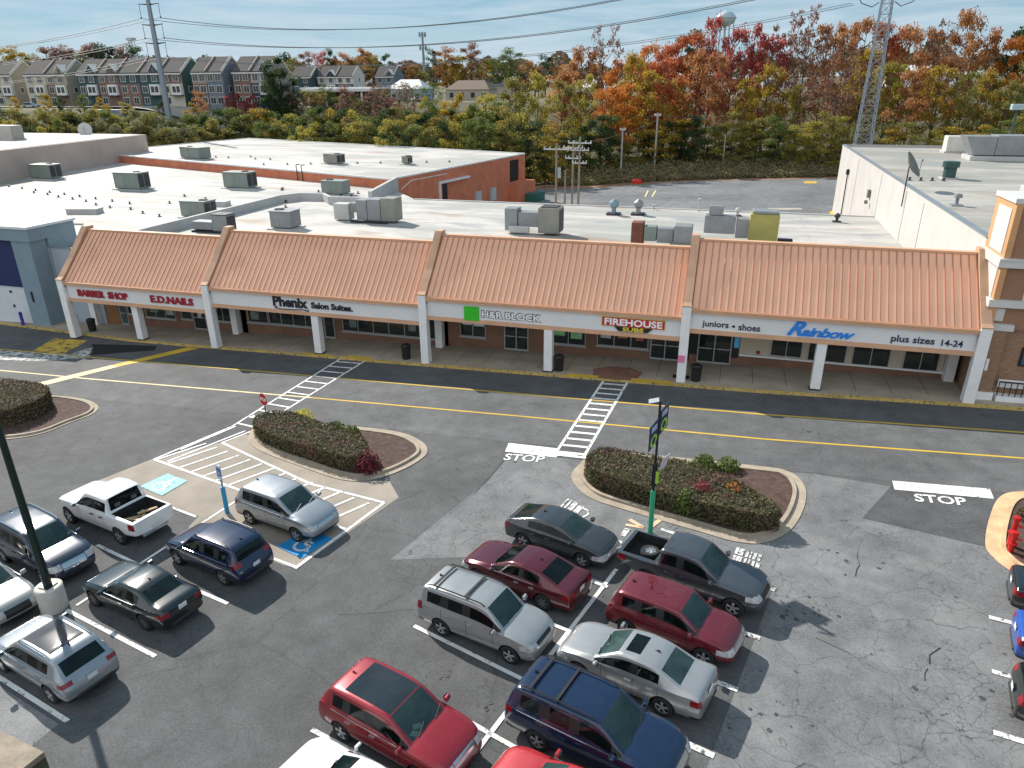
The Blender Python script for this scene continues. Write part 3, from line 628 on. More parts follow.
# flat roof
m = MB()
m.hexa([(-128, 46.85, 3.3), (14.2, 46.85, 3.3), (14.2, 81.6, 3.3), (-128, 81.6, 3.3)], [(-128, 46.85, 4.1), (14.2, 46.85, 4.1), (14.2, 81.6, 4.1), (-128, 81.6, 4.1)])
m.hexa([(-128, 81.6, 3.3), (-36.6, 81.6, 3.3), (-43.3, 89.5, 3.3), (-118, 115, 3.3), (-128, 115, 3.3)], [(-128, 81.6, 4.1), (-36.6, 81.6, 4.1), (-43.3, 89.5, 4.1), (-118, 115, 4.1), (-128, 115, 4.1)])
m.build('flat_roof', MAT['membrane'], mall, True)
m = MB(); m.box(-49.9, 14.1, 46.9, 81.5, -3, 3.29); m.box(-120, -50, 47, 81, -4, 3.29); m.hexa([(-120, 81, -4), (-37.5, 81, -4), (-44, 89, -4), (-117, 113.5, -4)], [(-120, 81, 3.29), (-37.5, 81, 3.29), (-44, 89, 3.29), (-117, 113.5, 3.29)]); m.build('rear_wall', MAT['conc_wall'], mall, True)
m = MB(); m.box(-36.7, 14.2, 81.4, 81.7, 4.1, 4.2); m.build('roof_edge', MAT['parapet'], mall, True)
m = MB()
for a, b in [((-51.2, 46.9), (-51.1, 75.3)), ((-51.1, 75.3), (-49.8, 77.6)), ((-49.8, 77.6), (-46.8, 77.9)), ((-46.8, 77.9), (-44.6, 75.6)), ((-44.6, 75.6), (-39.6, 76.0)), ((-39.6, 76.0), (-42.4, 89.0))]:
    d = Vector((b[0] - a[0], b[1] - a[1])).normalized(); nn = Vector((-d.y, d.x)) * .2; e = d * .15
    c = [(a[0] - e.x - nn.x, a[1] - e.y - nn.y), (b[0] + e.x - nn.x, b[1] + e.y - nn.y), (b[0] + e.x + nn.x, b[1] + e.y + nn.y), (a[0] - e.x + nn.x, a[1] - e.y + nn.y)]
    hh = 5.0 + .003 * len(m.v) / 8
    m.hexa([(x, y, 4.05) for x, y in c], [(x, y, hh + (.7 if b[1] > 88 else 0)) for x, y in c])
m.build('roof_parapet', MAT['parapet'], mall, True)
# little wall boxes on the first pier
m = MB(); m.box(-50.26, -50.205, 42.9, 43.25, .1, .42); m.box(-50.3, -50.205, 42.95, 43.2, .5, .68); m.build('wall_lamp', MAT['dark'], mall, True)
m = MB(); m.box(-2.12, -1.72, 42.62, 42.655, 1.0, 1.45); m.build('column_notice', M('pink notice', (.75, .2, .4), .7), mall, True)

# ------------------------------------------------------------------ wall signs
def sign(name, label, loc):
    return thing(name, label, 'sign', loc)
def lettering(par, parts):
    for nm, args, mat, kw in parts:
        mbt = text_mesh(*args, 42.947, **kw); mbt.build(nm, mat, par, True)
S_RED = M('red channel letters', (.33, .012, .03), .5, var=.1); S_NAVY = M('navy letters', (.012, .016, .06), .5, var=.1); S_BLACK = M('black letters', (.012, .012, .02), .5)
S_WHITE = M('white letters', (.85, .85, .85), .5, var=.03); S_BLUE = M('bright blue letters', (.012, .22, .72), .5, var=.06); S_GREEN = M('bright green square', (.03, .50, .015), .5, var=.05); S_DK = M('dark letter edge', (.05, .06, .09), .5)
S_YEL = M('yellow letters', (.75, .55, .05), .5)
s = sign('wall_sign', 'red capital letters over the left end shop, reading BARBER SHOP', (-46.2, 42.9, 2))
lettering(s, [('lettering', ('BARBER  SHOP', -48.55, -43.75, 1.74, 2.3), S_RED, dict(bold=.03, depth=.1))])
s = sign('wall_sign', 'red capital letters reading E.D.NAILS on the white fascia', (-39.7, 42.9, 2))
lettering(s, [('lettering', ('E.D.NAILS', -41.6, -37.75, 1.76, 2.32), S_RED, dict(bold=.03, depth=.1))])
s = sign('wall_sign', 'black ornate lettering for the salon suites on the second fascia', (-27.7, 42.9, 2.5))
lettering(s, [('lettering', ('Phenix', -30.8, -28.0, 2.3, 3.06), S_BLACK, dict(bold=.035)), ('small_lettering', ('Salon Suites.', -27.7, -24.45, 2.36, 2.82), S_BLACK, dict(bold=.03))])
m = MB(); pts = [(-30.5, 2.32), (-30.7, 2.2), (-30.2, 2.12), (-29.2, 2.14), (-28.4, 2.2), (-28.0, 2.12), (-27.95, 2.22)]
for (x0, z0), (x1, z1) in zip(pts, pts[1:]): m.obox((0, 0, 0), 1, 1, 1, M4=Matrix.Translation(((x0 + x1) / 2, 42.92, (z0 + z1) / 2)) @ Matrix.Rotation(-math.atan2(z1 - z0, x1 - x0), 4, 'Y') @ Matrix.Diagonal((math.hypot(x1 - x0, z1 - z0) + .03, .04, .055, 1)))
m.build('swoosh', S_BLACK, s, True)
s = sign('wall_sign', 'bright green square beside white block letters on the third fascia', (-13.5, 42.9, 2.9))
m = MB(); m.box(-16.17, -15.15, 42.85, 42.946, 2.47, 3.42); m.build('green_square', S_GREEN, s, True)
mbt = text_mesh('H&R BLOCK', -14.98, -10.9, 2.72, 3.25, 42.946, bold=.075, depth=.03); mbt.build('letter_edge', S_DK, s, True)
mbt = text_mesh('H&R BLOCK', -14.93, -10.95, 2.76, 3.21, 42.912, bold=.02, depth=.04); mbt.build('lettering', S_WHITE, s, True)
s = sign('wall_sign', 'red and black sign board with white and yellow letters for the sub shop', (-5, 42.9, 2.9))
m = MB(); m.box(-6.95, -3.1, 42.87, 42.946, 2.93, 3.46); m.build('red_board', M('red sign board', (.50, .02, .03), .5, var=.08), s, True)
m = MB(); m.box(-6.99, -3.06, 42.90, 42.944, 2.885, 3.505); m.build('yellow_edge', S_YEL, s, True)
m = MB(); m.hexa([(-6.2, 42.93, 2.88), (-5.9, 42.93, 2.62), (-4.1, 42.93, 2.62), (-3.8, 42.93, 2.88)], [(-6.2, 42.85, 2.92), (-5.9, 42.85, 2.62), (-4.1, 42.85, 2.62), (-3.8, 42.85, 2.92)]); m.build('black_board', MAT['dark'], s, True)
mbt = text_mesh('FIREHOUSE', -6.8, -3.22, 2.98, 3.42, 42.868, bold=.03, depth=.03); mbt.build('lettering', S_WHITE, s, True)
mbt = text_mesh('SUBS', -5.65, -4.35, 2.64, 2.9, 42.842, bold=.03, depth=.03); mbt.build('small_lettering', S_YEL, s, True)
s = sign('wall_sign', 'navy serif-like words juniors and shoes at the left of the fourth fascia', (.8, 42.9, 3.4))
lettering(s, [('first_word', ('juniors', -.88, .65, 3.24, 3.7), S_NAVY, dict(bold=.012, depth=.04)), ('dot', ('•', .85, 1.02, 3.4, 3.55), S_NAVY, dict(depth=.04)), ('second_word', ('shoes', 1.22, 2.45, 3.28, 3.68), S_NAVY, dict(bold=.012, depth=.04))])
s = sign('wall_sign', 'large bright blue slanted script letters in the middle of the fourth fascia', (5.8, 42.9, 3.6))
lettering(s, [('initial', ('R', 3.95, 4.95, 3.24, 4.12), S_BLUE, dict(shear=.5, bold=.03, depth=.08)), ('lettering', ('ainbow', 4.75, 7.6, 3.24, 3.8), S_BLUE, dict(shear=.35, bold=.02, depth=.08, space=.9))])
s = sign('wall_sign', 'navy words plus sizes and the numbers 14-24 at the right end of the fascia', (11.3, 42.9, 3.5))
lettering(s, [('lettering', ('plus sizes', 9.5, 11.7, 3.22, 3.74), S_NAVY, dict(bold=.012, depth=.04)), ('numerals', ('14-24', 12.05, 13.1, 3.32, 3.68), S_NAVY, dict(bold=.012, depth=.04))])

# ------------------------------------------------------------------ neighbouring big store with white side wall and corner tower (right)
st = thing('store_building', 'tall pale concrete store with flat roof and brown brick corner tower on the right', 'store', (30, 70, 0))
def part(m, nm, mat, par=st, **k): return m.build(nm, mat, par, True, **k)
m = MB(); m.box(14.2, 80, 46.9, 114.3, -3, 8.35); part(m, 'wall', MAT['conc_wall'])
m = MB(); m.box(14.55, 79.6, 47.2, 113.9, 8.3, 8.42); part(m, 'flat_roof', membrane('cream roof membrane', (.44, .41, .37)))
m = MB(); m.box(14.19, 14.5, 46.9, 114.3, 8.352, 8.68); m.box(14.5, 80, 114.0, 114.31, 8.352, 8.68); m.box(14.5, 80, 46.9, 47.2, 8.352, 8.68); part(m, 'parapet', MAT['conc_wall'])
m = MB(); m.box(14.12, 14.55, 46.8, 114.4, 8.682, 8.74); m.box(14.56, 80, 113.95, 114.4, 8.682, 8.735); part(m, 'coping', MAT['coping'])
m = MB()
for y in (62.6, 69.0, 81.5, 97.5): m.box(14.175, 14.199, y, y + .05, -2.5, 8.3)
part(m, 'wall_joint', M('grey joint sealant', (.2, .2, .2), .8))
m = MB(); m.tube((14.05, 104, -.5), (14.05, 104, 6.5), .07); m.box(13.85, 14.15, 103.8, 104.2, 5.8, 6.4); part(m, 'downpipe', MAT['dark'])
m = MB(); m.box(13.9, 14.18, 85.9, 86.5, 5.4, 6.2); m.obox((13.8, 85.6, 5.0), .3, .3, .35); part(m, 'wall_lamp', M('bronze lamp', (.18, .17, .15), .5))
m = MB(); m.box(13.85, 14.19, 110.5, 113.8, -1.5, -.4); part(m, 'yellow_guard', M('yellow steel guard', (.6, .42, .03), .6))
TB = M('brown tower render', (.29, .155, .095), .8, var=.08); TT = M('tan tower render', (.55, .30, .14), .8, var=.08); TW = M('white tower render', (.56, .56, .545), .7, var=.05)
m = MB(); m.box(14.3, 22, 43.9, 46.85, -.2, 4.25); part(m, 'tower_brick', MAT['brick_tower'])
m = MB(); m.box(14.25, 24, 43.75, 46.88, 4.26, 11.05); part(m, 'tower', TB)
m = MB(); m.box(14.1, 24.2, 43.6, 46.89, 11.052, 11.3); part(m, 'tower_cap', TW)
m = MB(); m.box(14.20, 14.245, 43.74, 46.88, 4.3, 11.05); part(m, 'tower_side', TT)
m = MB(); m.box(14.165, 14.197, 44.1, 46.2, 8.35, 10.7); m.box(14.165, 14.197, 44.0, 46.5, 4.5, 7.7); part(m, 'tower_side_panel', TW)
m = MB(); m.box(14.2, 14.5, 43.6, 43.748, 4.3, 11.05); part(m, 'corner_strip', TT)
for z0, z1, y in ((5.55, 5.95, 43.5), (7.72, 8.1, 43.5), (8.1, 8.2, 43.45), (4.27, 4.6, 43.42)):
    m = MB(); m.box(14.02, 24, y, 46.7, z0, z1) if z0 > 5 else m.box(14.05, 15.5, y, 43.89, z0, z1); part(m, 'belt_course', TW)
m = MB(); m.box(15.6, 17.5, 43.70, 43.749, 5.96, 7.7); m.box(14.5, 14.95, 43.7, 43.749, 4.75, 5.45); part(m, 'tower_inset', TW)
m = MB(); m.box(14.42, 15.25, 43.5, 43.89, .5, 4.25); part(m, 'pilaster', MAT['brick_tower'])
m = MB(); m.box(14.28, 15.35, 43.4, 43.95, 0.1, .62); m.box(14.285, 14.41, 43.42, 43.94, .622, 4.26); part(m, 'pilaster_base', MAT['white_col'])
m = MB(); m.box(14.6, 14.75, 43.46, 43.49, 1.9, 2.6); part(m, 'wall_sconce', S_WHITE)
m = MB(); m.box(15.7, 24, 43.8, 43.88, 4.3, 4.6); part(m, 'lintel', TW)
f = MB(); f.box(16.3, 17.3, 43.84, 43.898, 2.2, 3.3); fo = part(f, 'window', MAT['dark'])
p = MB(); p.box(16.42 - 30, 17.18 - 30, 43.82 - 70, 43.838 - 70, 2.3, 3.2); p.build('pane', glass('blue lit glass', (.05, .14, .25), .1), fo)  # plain blue colour on the tower window pane
m = MB(); m.box(15.5, 24, 43.6, 43.68, .95, 1.4); m.box(15.5, 24, 43.3, 43.88, .16, .5); part(m, 'planter_ledge', MAT['white_col'])
m = MB()
for i in range(28): m.box(15.5 + i * .3, 15.54 + i * .3, 43.4, 43.44, .5, 1.3)
m.box(15.5, 24, 43.38, 43.46, 1.3, 1.36); part(m, 'railing', MAT['dark'])

# ------------------------------------------------------------------ store on the left with blue panel
st2 = thing('store_building', 'grey blue store front with a dark blue panel at the far left', 'store', (-58, 47, -2))
GB = M('pale blue grey render', (.36, .42, .47), .8, var=.07, sc=.5); GB2 = M('slate blue pilaster', (.20, .28, .33), .8, var=.08); WB = M('white render', (.62, .65, .68), .8, var=.05)
m = MB(); m.hexa([(-75, 46.55, -3), (-50.22, 46.55, -2.5), (-50.22, 46.84, -2.5), (-75, 46.84, -3)], [(-75, 46.55, 4.45), (-50.22, 46.55, 4.5), (-50.22, 46.84, 4.5), (-75, 46.84, 4.45)]); m.build('wall', GB, st2, True)
m = MB(); m.box(-55, -50.22, 46.5, 46.86, 4.5, 4.6); m.build('coping', MAT['coping'], st2, True)
m = MB()
for x in (-54.6, -52.4): m.box(x, x + .1, 46.53, 46.549, 2.0, 4.4)
m.box(-53.4, -53.32, 46.53, 46.549, -2.1, -1.2); m.build('wall_joint', GB2, st2, True)
m = MB(); m.box(-56.7, -54.75, 45.0, 46.545, -3, 5.3); m.build('pilaster', GB2, st2, True)
m = MB(); m.box(-57.0, -54.5, 44.85, 46.6, 5.302, 6.3); m.box(-75, -57.0, 44.9, 46.6, 5.3, 6.3); m.box(-57.0, -54.55, 46.6, 49.5, 4.1, 6.25); m.build('cornice', GB2, st2, True)
m = MB(); m.box(-57.1, -54.4, 44.75, 49.6, 6.302, 6.5); m.box(-75, -57.1, 44.8, 49, 6.3, 6.49); m.build('tower_cap', WB, st2, True)
m = MB(); m.box(-75, -56.71, 45.35, 46.54, 1.2, 5.29); m.build('blue_panel', M('deep blue panel', (.006, .02, .10), .6, var=.1), st2, True)
m = MB(); m.box(-75, -56.71, 45.45, 46.54, -3, 1.19); m.build('lower_wall', WB, st2, True)
m = MB(); m.box(-56.0, -55.85, 44.93, 44.998, .1, 1.0); m.box(-58.9, -58.7, 45.38, 45.44, .6, .8); m.box(-58.9, -58.75, 45.38, 45.44, -.7, -.45); m.build('wall_lamp', MAT['dark'], st2, True)

# ------------------------------------------------------------------ red brick warehouse behind
rb = thing('warehouse', 'low red brick warehouse with white flat roof behind the strip mall', 'warehouse', (-75, 115, -2))
A = Vector((-43.3, 89.0)); B = Vector((-118, 113.9)); dx = (A - B).normalized(); dy = Vector((7.4, 39.5)).normalized(); D_ = 40.2
C2 = A + dy * D_; E2 = B + dy * D_
q = [B, A, C2, E2]
m = MB(); m.hexa([(p.x, p.y, -4) for p in q], [(p.x, p.y, 5.3) for p in q]); m.build('wall', MAT['brick_red'], rb, True)
m = MB(); qi = inset(q, .3); m.hexa([(p.x, p.y, 5.25) for p in qi], [(p.x, p.y, 5.36) for p in qi]); m.build('flat_roof', MAT['membrane'], rb, True)
m = MB(); qo = inset(q, -.06)
for i in range(4):
    a, b, c, d = qo[i], qo[(i + 1) % 4], qi[(i + 1) % 4], qi[i]
    m.hexa([(p.x, p.y, 5.302) for p in (a, b, c, d)], [(p.x, p.y, 5.5) for p in (a, b, c, d)])
m.build('parapet_cap', M('white metal coping', (.7, .7, .69), .5), rb, True)
ox = Vector((dy.y, -dy.x))
def onside(t, w, z0, z1, out, th=.02):
    a = A + dy * t + ox * out; b = A + dy * (t + w) + ox * out
    return [(p.x, p.y, z0) for p in (a, b, b + ox * th, a + ox * th)], [(p.x, p.y, z1) for p in (a, b, b + ox * th, a + ox * th)]
m = MB(); m.hexa(*onside(12.6, 1.3, -1.5, 3.3, .01, .05)); m.build('door', MAT['dark'], rb, True)
m = MB(); m.hexa(*onside(11.6, .25, -1.5, 3.75, .01, .3)); m.hexa(*onside(11.8, 8.2, 3.5, 3.8, .01, .5)); m.build('canopy_frame', M('white steel', (.7, .7, .7), .5), rb, True)
m = MB(); m.hexa(*onside(34.3, 3.2, 1.2, 4.7, .012, .05)); m.build('loading_opening', MAT['dark'], rb, True)
m = MB(); m.hexa(*onside(34.0, 6.3, -3, 1.0, .01, 2.0)); m.build('loading_dock', MAT['brick_red'], rb, True)
m = MB(); m.hexa(*onside(36.0, 3.5, -3, -.9, 2.1, 2.2)); m.build('dock_leveller', M('green painted steel', (.02, .12, .09), .6), rb, True)
for t in (22, 27):
    m = MB(); m.hexa(*onside(t, 1.4, -1.0, 1.0, .01, .5)); m.build('wall_cabinet', M('pale grey cabinet', (.45, .5, .52), .5), rb, True)
m = MB()
for t in (.0, 1.1):
    p = A + (B - A) * .235 + dx * t; m.path([(p.x, p.y - .15, 4.1), (p.x, p.y - .15, 6.3), (p.x + .2, p.y + .5, 6.3)], .06)
m.build('roof_ladder', MAT['dark'], rb, True)
m = MB(); m.path([(-41.5, 88.3, 4.2), (-41.4, 91.5, 5.0), (-39.2, 99, 5.1)], .06); m.build('handrail', M('grey steel', (.4, .4, .4), .5), rb, True)

pk = thing('store_building', 'taller pinkish concrete building beyond the white roof at the far left', 'store', (-130, 100, 0))
m = MB(); m.hexa([(-103.2, 84, -3), (-108.7, 119.3, -3), (-170, 119, -3), (-170, 60, -3), (-99, 57, -3)], [(-103.2, 84, 8.4), (-108.7, 119.3, 8.4), (-170, 119, 8.4), (-170, 60, 8.4), (-99, 57, 8.4)]); m.build('wall', M('pinkish tan concrete', (.50, .40, .345), .9, var=.14, sc=.25), pk, True)
m = MB(); m.hexa([(-104, 84, 8.39), (-109.3, 118.8, 8.39), (-169, 118.5, 8.39), (-169, 61, 8.39), (-100, 58, 8.39)], [(-104, 84, 8.45), (-109.3, 118.8, 8.45), (-169, 118.5, 8.45), (-169, 61, 8.45), (-100, 58, 8.45)]); m.build('flat_roof', MAT['membrane'], pk, True)

# ------------------------------------------------------------------ roof-top machines
HV = M('pale green grey cabinet', (.20, .235, .21), .55, var=.12, sc=1.5, world=False); HG = M('galvanised grey', (.25, .26, .27), .5, metal=.2, var=.15); HD = M('dark coil grille', (.035, .035, .04), .6, var=.3)
HB = M('olive grey cabinet', (.24, .235, .20), .55, var=.15); HY = M('yellow insulated hood', (.34, .31, .09), .7, var=.15); HR = M('rusty steel', (.16, .055, .03), .8, var=.35)
def rtu(x, y, z, label, L=3.0, W=2.1, Hh=1.55, rz=0., mat=None, right=True):
    t = thing('rooftop_unit', label, 'air conditioner', (x, y, z), rz, 'air conditioners on the roofs')
    MB().box(-L / 2 - .3, L / 2 + .3, -W / 2 - .3, W / 2 + .3, .002, .12).build('roof_curb', MAT['parapet'], t)
    MB().box(-L / 2, L / 2, -W / 2, W / 2, .2, Hh).build('cabinet', mat or HV, t, bevel=.03)
    MB().box(-L / 2 - .06, L / 2 + .06, -W / 2 - .06, W / 2 + .06, Hh + .002, Hh + .07).build('lid', mat or HV, t)
    m = MB(); s = 1 if right else -1; xx = s * (L / 2 + .002)
    for y0, y1 in ((-W / 2 + .12, -.08), (.08, W / 2 - .12)): m.box(min(xx, xx + s * .03), max(xx, xx + s * .03), y0, y1, .4, Hh - .15)
    m.build('coil_grille', HD, t)
    m = MB(); m.lathe([(.45, Hh + .072), (.5, Hh + .15), (.42, Hh + .15), (.4, Hh + .09)], (s * L * .25, 0, 0), 14); m.build('fan_guard', HD, t)
    MB().box(-L / 2 + .3, -.1, -W / 2 - .03, -W / 2 - .003, .35, Hh - .2).build('access_panel', mat or HV, t)
    return t
rtu(-99.8, 87.8, 4.1, 'green grey rooftop unit nearest the pinkish wall, farthest left', 4.0, 2.2, 2.1)
rtu(-77.7, 81.2, 4.1, 'green grey rooftop unit on the left roof beside a brown patch', 4.0, 2.2, 2.2)
rtu(-63.9, 85.6, 4.1, 'green grey rooftop unit close under the red brick parapet', 3.8, 2.2, 2.1)
rtu(-53.9, 64.6, 4.1, 'green grey rooftop unit on the roof behind the first two shop roofs', 3.0, 2.0, 1.7)
rtu(-41.2, 61.2, 4.1, 'dark grey boxy rooftop unit behind the second shop roof', 2.2, 1.9, 1.7, mat=HG, right=False)
rtu(-48.1, 83.2, 4.1, 'green grey rooftop unit by the zigzag parapet corner', 3.0, 2.0, 1.7, right=False)
rtu(-88.8, 108.0, 5.36, 'green grey rooftop unit on the red brick warehouse roof', 5.2, 2.4, 1.9, -.3, right=False)
rtu(-60.7, 105.4, 5.36, 'brown grey rooftop unit mid way along the warehouse roof', 3.0, 1.8, 1.5, -.3, mat=HB)
rtu(-49.0, 107.2, 5.36, 'small brown grey rooftop unit near the right end of the warehouse', 1.2, 1.2, 1.2, -.3, mat=HB)
def assembly(x, y, label, parts):
    t = thing('rooftop_unit', label, 'air handler', (x, y, 4.1))
    for nm, b, mat in parts: MB().box(*b).build(nm, mat, t, bevel=.04)
    return t
assembly(-46.9, 57.9, 'long low galvanised rooftop unit with dark coil cube behind the first shop roof', [('duct', (-2.0, .3, -.6, .6, .25, 1.0), HG), ('condenser', (.35, 2.0, -.7, .7, .2, 1.7), HG), ('coil_grille', (2.01, 2.04, -.6, .6, .35, 1.55), HD), ('lid', (.3, 2.05, -.75, .75, 1.71, 1.78), HD), ('skid', (-2.1, 2.1, -.75, .75, .005, .18), MAT['dark'])])
assembly(-35.2, 66.8, 'wide rooftop unit group with white duct and brown coils behind the second roof', [('duct', (-3.6, -1.9, -.6, .6, .1, 1.7), MAT['parapet']), ('elbow', (-1.85, -.9, -.5, .5, .9, 1.8), HV), ('cabinet', (-.85, .3, -.9, .9, .2, 2.2), HG), ('fan_box', (.35, 1.8, -.9, .9, .2, 2.3), HG), ('condenser', (1.85, 3.4, -.9, .9, .2, 2.45), HB), ('skid', (-1.4, 2.6, -1.3, -.95, .005, .2), MAT['dark'])])
assembly(-17.1, 64.6, 'rooftop unit with round duct and ribbed coil box behind the green square sign', [('cabinet', (-2.7, -1.5, -.7, .7, .3, 2.3), HG), ('duct', (-1.45, .5, -.6, .6, .7, 2.0), HG), ('drip_tray', (-2.2, -.3, -1.1, -.75, .2, .8), MAT['parapet']), ('condenser', (.55, 2.5, -1.0, .9, .25, 2.5), HB), ('fan_guard', (.7, 2.3, -.8, .7, 2.51, 2.58), HD), ('coil_grille', (2.51, 2.54, -.85, .8, .4, 2.3), HD)])
assembly(-5.3, 61.8, 'rusty and grey rooftop unit group behind the sub shop', [('rusty_box', (-2.5, -1.5, -.6, .6, .02, 2.0), HR), ('vent', (-1.45, -.4, -.5, .5, .5, 1.7), HV), ('duct', (-.35, 1.0, -.5, .5, .4, 1.6), HG), ('condenser', (1.05, 2.5, -.8, .8, .3, 1.9), HG), ('green_panel', (.8, 2.6, -1.1, -.82, .02, .5), HV)])
assembly(.9, 65.6, 'grey duct and yellow hooded rooftop unit behind the fourth roof', [('duct', (-2.9, -.3, -.6, .6, .7, 2.2), HG), ('chimney', (-2.6, -1.4, -.4, .4, 2.21, 3.0), HG), ('elbow', (-.25, .8, -.6, .6, .4, 2.0), HG), ('hood', (.85, 3.2, -.9, .9, .1, 2.5), HY), ('lid', (1.0, 3.1, -.7, .9, 2.51, 2.75), HG), ('base', (3.3, 4.5, -.3, .3, .02, .4), MAT['dark'])])
t = thing('rooftop_unit', 'dark green round-cornered fan can on the right store roof', 'fan', (19.3, 78.2, 8.42))
m = MB(); m.lathe([(.0, 0), (.55, .0), (.55, 1.0), (.72, 1.05), (.72, 1.55), (.2, 1.6), (0, 1.6)], (0, 0, 0), 16); m.build('housing', M('dark green metal', (.03, .075, .07), .5), t, smooth=False)
MB().box(-.7, .7, -.7, .7, .001, .12).build('roof_curb', MAT['parapet'], t)
t = thing('rooftop_unit', 'large grey angular air handler with hood at the right edge of the roof', 'air handler', (28.5, 98.5, 8.42))
m = MB(); m.hexa([(-2.6, -1.5, .6), (-.5, -1.5, .6), (-.5, 1.5, .6), (-2.6, 1.5, .6)], [(-3.6, -1.5, 2.6), (-.5, -1.5, 2.6), (-.5, 1.5, 2.6), (-3.6, 1.5, 2.6)]); m.build('hood', HG, t)
MB().box(-.45, 5, -1.5, 1.5, .6, 2.7).build('cabinet', HG, t, bevel=.04); MB().box(-2.9, 5.2, -1.8, 1.8, .01, .5).build('roof_curb', MAT['parapet'], t)
t = thing('rooftop_unit', 'cream coloured box unit behind the large grey air handler', 'air handler', (27.5, 107.5, 8.42))
MB().box(-2.2, 2.6, -1, 1, .2, 2.0).build('cabinet', M('cream metal', (.6, .58, .52), .6), t, bevel=.04); MB().box(-2.4, 2.8, -1.2, 1.2, .01, .2).build('roof_curb', MAT['parapet'], t)
t = thing('rooftop_unit', 'white low curb and unit beside the tower at the right frame edge', 'air handler', (24.5, 66, 8.42))
MB().box(-2.5, 4, -2, 2, .02, .8).build('cabinet', MAT['parapet'], t, bevel=.04); MB().box(.5, 3, -1, 1, .81, 1.4).build('lid', HG, t)
t = thing('exhaust_vent', 'small dark mushroom vent on the right roof above the wall', 'vent', (15.9, 60.8, 8.42))
m = MB(); m.lathe([(.12, 0), (.12, .55), (.32, .6), (.25, .85), (0, .9)], (0, 0, 0), 12); m.build('cowl', HG, t); MB().box(-.4, .4, -.4, .4, .001, .1).build('flashing', MAT['coping'], t)
def dish(name, label, loc, rad, d, mat, pole=1.0):
    t = thing(name, label, 'satellite dish', loc)
    MB().tube((0, 0, 0), (0, 0, pole), .05).build('mast', MAT['dark'], t)
    q = Vector(d).normalized().to_track_quat('Z', 'Y').to_matrix().to_4x4(); q.translation = (0, 0, pole)
    m = MB(); m.lathe([(0, 0), (rad * .5, rad * .08), (rad, rad * .3), (rad * .98, rad * .33), (rad * .5, rad * .12), (0, .03)], (0, 0, 0), 20); m.v = [tuple(q @ Vector(v)) for v in m.v]; m.build('dish', mat, t, smooth=True)
    m = MB(); e = q @ Vector((0, 0, rad * .9)); m.tube(q @ Vector((0, -rad * .9, rad * .25)), e, .03); m.obox(e, .15, .15, .15); m.build('receiver_arm', HG, t)
    return t
dish('satellite_dish', 'grey green tilted dish on a dark mast fixed to the pale side wall', (14.05, 69.5, 7.0), 1.15, (.8, -.3, .5), M('weathered dish', (.16, .165, .14), .7), 3.3)
dish('satellite_dish', 'round white dish facing forward behind the pinkish wall', (-120.5, 117, 8.45), 1.3, (.5, -.9, .3), M('off white dish', (.5, .49, .47), .6), .75)
t = thing('rooftop_unit', 'grey box unit beside the white dish behind the pinkish wall', 'air handler', (-123, 102, 8.45))
MB().box(-3, 3, -1.2, 1.2, .2, 2.4).build('cabinet', M('beige grey metal', (.42, .38, .34), .6), t, bevel=.05); MB().box(-3.2, 3.2, -1.4, 1.4, .01, .2).build('roof_curb', MAT['parapet'], t)
t = thing('rooftop_unit', 'long low grey unit on the roof at the left frame edge behind the pinkish wall', 'air handler', (-116, 84, 8.45))
MB().box(-3.5, 3.5, -1.2, 1.2, .2, 1.3).build('cabinet', M('beige grey metal', (.42, .38, .34), .6), t, bevel=.05); MB().box(-3.6, 3.6, -1.4, 1.4, .01, .2).build('roof_curb', MAT['parapet'], t)
for x, y, lab, c in [(-11.7, 76.6, 'blue grey turbine vent at the back edge of the mall roof', GB2), (-9.2, 77.1, 'pale turbine vent right of the blue grey one on the roof edge', HG), (.8, 78.8, 'low white dome vent at the back of the mall roof', MAT['parapet']), (10.2, 77.6, 'small dark vent block near the right wall on the mall roof', HD)]:
    t = thing('exhaust_vent', lab, 'vent', (x, y, 4.1)); k = 1 if x < -5 else .55
    m = MB(); m.lathe([(.25 * k, 0), (.25 * k, .7 * k), (.5 * k, .9 * k), (.5 * k, 1.3 * k), (.15 * k, 1.6 * k), (0, 1.6 * k)], (0, 0, 0), 12); m.build('cowl', c, t); MB().box(-.7 * k, .7 * k, -.6 * k, .6 * k, .001, .2 * k).build('flashing', HD, t)
for px_, py_, lab in [(-3.2, 80.5, 'white vent pipe at the back edge of the mall roof above the asphalt'), (-8, 80.9, 'thin white stub pipe near the turbine vents')]:
    m = MB(); m.tube((0, 0, 0), (0, 0, 1.3 if px_ > -5 else .5), .09); m.tube((0, 0, 1.2 if px_ > -5 else .45), (0, 0, 1.4 if px_ > -5 else .55), .2); o = m.build('vent_pipe', MAT['parapet']); o.location = (px_, py_, 4.1); tag(o, lab, 'pipe')
# little vent stubs dotted over the membranes
vb = MB(); vb.lathe([(.09, 0), (.09, .2), (.15, .22), (.15, .28), (0, .28)], (0, 0, 0), 8); vb.box(-.2, .2, -.2, .2, .001, .04)
v0 = vb.build('vent_stub', HD); rs = random.Random(3)
spots = []
for i in range(9): spots.append((-97 + i * 3.6, 79 - i * 1.1, 4.1, 'left'))
for i in range(10): spots.append((-88 + i * 3.3, 75.2 - i * 1.25 + rs.uniform(-.5, .5), 4.1, 'left'))
for i in range(9): spots.append((-66 + i * 2.2, 70 + rs.uniform(-3, 7), 4.1, 'left'))
for i in range(8): spots.append((-58 + rs.uniform(0, 14), 78 + rs.uniform(0, 9), 4.1, 'left'))
for i in range(9): spots.append((-71 + i * 3.4, 101.5 + i * 1.3, 5.36, 'brick'))
for i in range(8): spots.append((-96 + i * 3.0, 115 - i * .9 + rs.uniform(-2, 2), 5.36, 'brick'))
